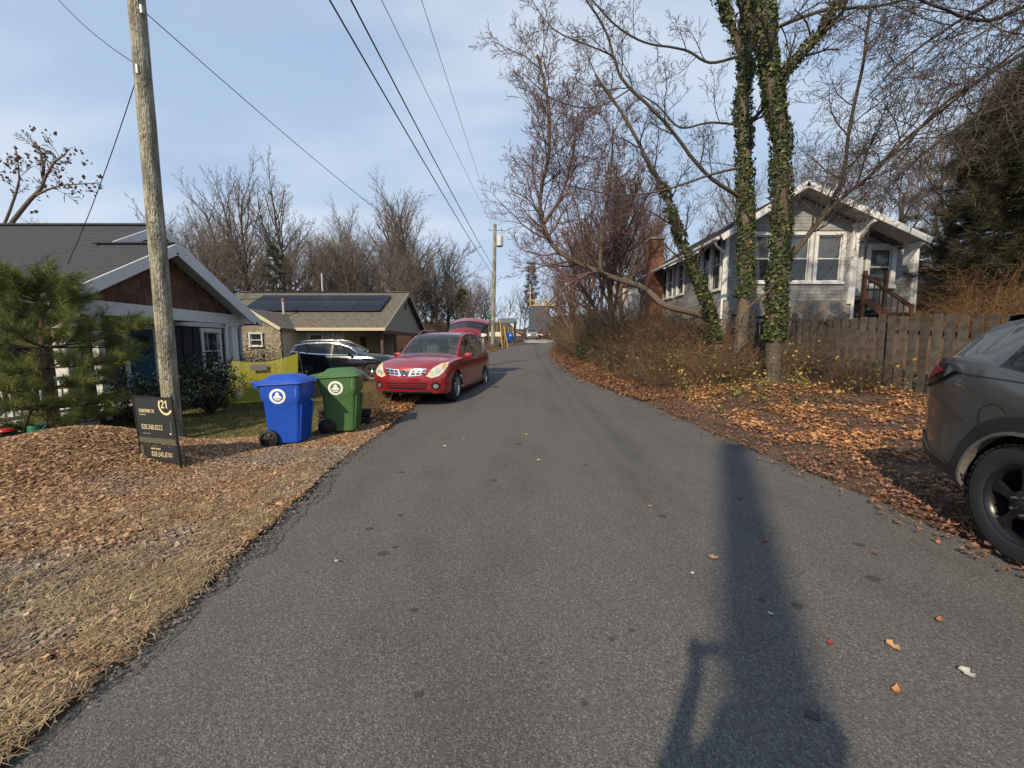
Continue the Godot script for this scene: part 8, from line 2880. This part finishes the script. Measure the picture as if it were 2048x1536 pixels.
func photographer() -> void:
	var root := thing("person", "person in a dark coat holding up a phone behind the viewpoint, seen as a shadow", "person", Vector3(.1, .02, .42))
	var y := .03
	var c := Vector3(.2, y, .42)
	var j := func(a: float, b_: float, d: float) -> Vector3: return Vector3(a, b_ + y, d)
	var B1 := B.new()
	var bones := [
		[j.call(0.100, 1.0, .42), j.call(0.100, 1.36, .4), .155, .17], [j.call(-0.070, 1.4, .4), j.call(0.270, 1.4, .4), .075, .075], [j.call(0.100, 1.42, .4), j.call(0.100, 1.54, .38), .06, .055],
		[j.call(0.020, .96, .42), j.call(0.180, .96, .42), .13, .13],
		[j.call(0.000, .92, .42), j.call(-0.010, .5, .41), .1, .07], [j.call(-0.010, .5, .41), j.call(-0.020, .1, .44), .065, .048], [j.call(-0.020, .06, .46), j.call(-0.030, .04, .24), .05, .04],
		[j.call(0.200, .92, .42), j.call(0.210, .5, .42), .1, .07], [j.call(0.210, .5, .42), j.call(0.220, .1, .45), .065, .048], [j.call(0.220, .06, .47), j.call(0.240, .04, .25), .05, .04],
		[j.call(-.06, 1.38, .4), j.call(-.24, 1.08, .26), .06, .05], [j.call(-.24, 1.08, .26), j.call(-.07, 1.38, .1), .047, .034],
		[j.call(.26, 1.38, .4), j.call(.28, 1.08, .28), .06, .05], [j.call(.28, 1.08, .28), j.call(.12, 1.38, .1), .047, .034]]
	skin_net(bones, .022, .05, B1)
	part(B1, "body", mat(Color(.03, .032, .04), .9), root)
	var H := B.new()
	skin_net([[j.call(0.100, 1.6, .37), j.call(0.100, 1.68, .375), .078, .088], [j.call(0.100, 1.57, .34), j.call(0.100, 1.6, .34), .055, .06], [j.call(0.100, 1.62, .285), j.call(0.100, 1.6, .275), .014, .017], [j.call(0.015, 1.62, .38), j.call(0.015, 1.65, .385), .016, .018], [j.call(0.185, 1.62, .38), j.call(0.185, 1.65, .385), .016, .018]], .012, .02, H)
	part(H, "head", mat(Color(.42, .26, .18), .6), root)
	var hr := B.new()
	skin_net([[j.call(0.100, 1.68, .4), j.call(0.100, 1.71, .39), .095, .093], [j.call(0.100, 1.62, .43), j.call(0.100, 1.68, .43), .07, .085]], .016, .03, hr)
	part(hr, "hair", mat(Color(.05, .035, .025), .8), root)
	for s in [-1.0, 1.0]:                                  # hands round the phone's ends
		var hb := B.new()
		var w := Vector3(-.07, 1.38 + y, .1) if s < 0 else Vector3(.12, 1.38 + y, .1)
		var pm := Vector3(-.075, 1.44 + y, .085) if s < 0 else Vector3(.11, 1.44 + y, .085)
		var hd := [[w, pm, .028, .034]]
		for k in 4:
			var st := pm + Vector3(s * .006, .03 - k * .018, -.01)
			var kn := st + Vector3(-s * .0, .012 - k * .004, -.035 + k * .002)
			var tp := kn + Vector3(-s * .034, .004, .004)
			hd.append([st, kn, .0095, .009]); hd.append([kn, tp, .009, .0075])
		hd.append([pm + Vector3(-s * .01, -.01, .02), pm + Vector3(-s * .03, .025, .03), .011, .009])
		skin_net(hd, .005, .008, hb)
		part(hb, "hand", mat(Color(.42, .26, .18), .6), root)
	var ph := thing("phone", "black phone held up by the person behind the viewpoint", "phone", Vector3(.02, 1.49, .075))
	piece("case", mat(Color(.01, .01, .012), .4), ph, Vector3(.02, 1.49, .075), Vector3(.16, .075, .009), Basis.IDENTITY, .003)
	piece("screen", mat(Color(.01, .01, .012), .05), ph, Vector3(.02, 1.49, .0815), Vector3(.15, .067, .002), Basis.IDENTITY, 0)
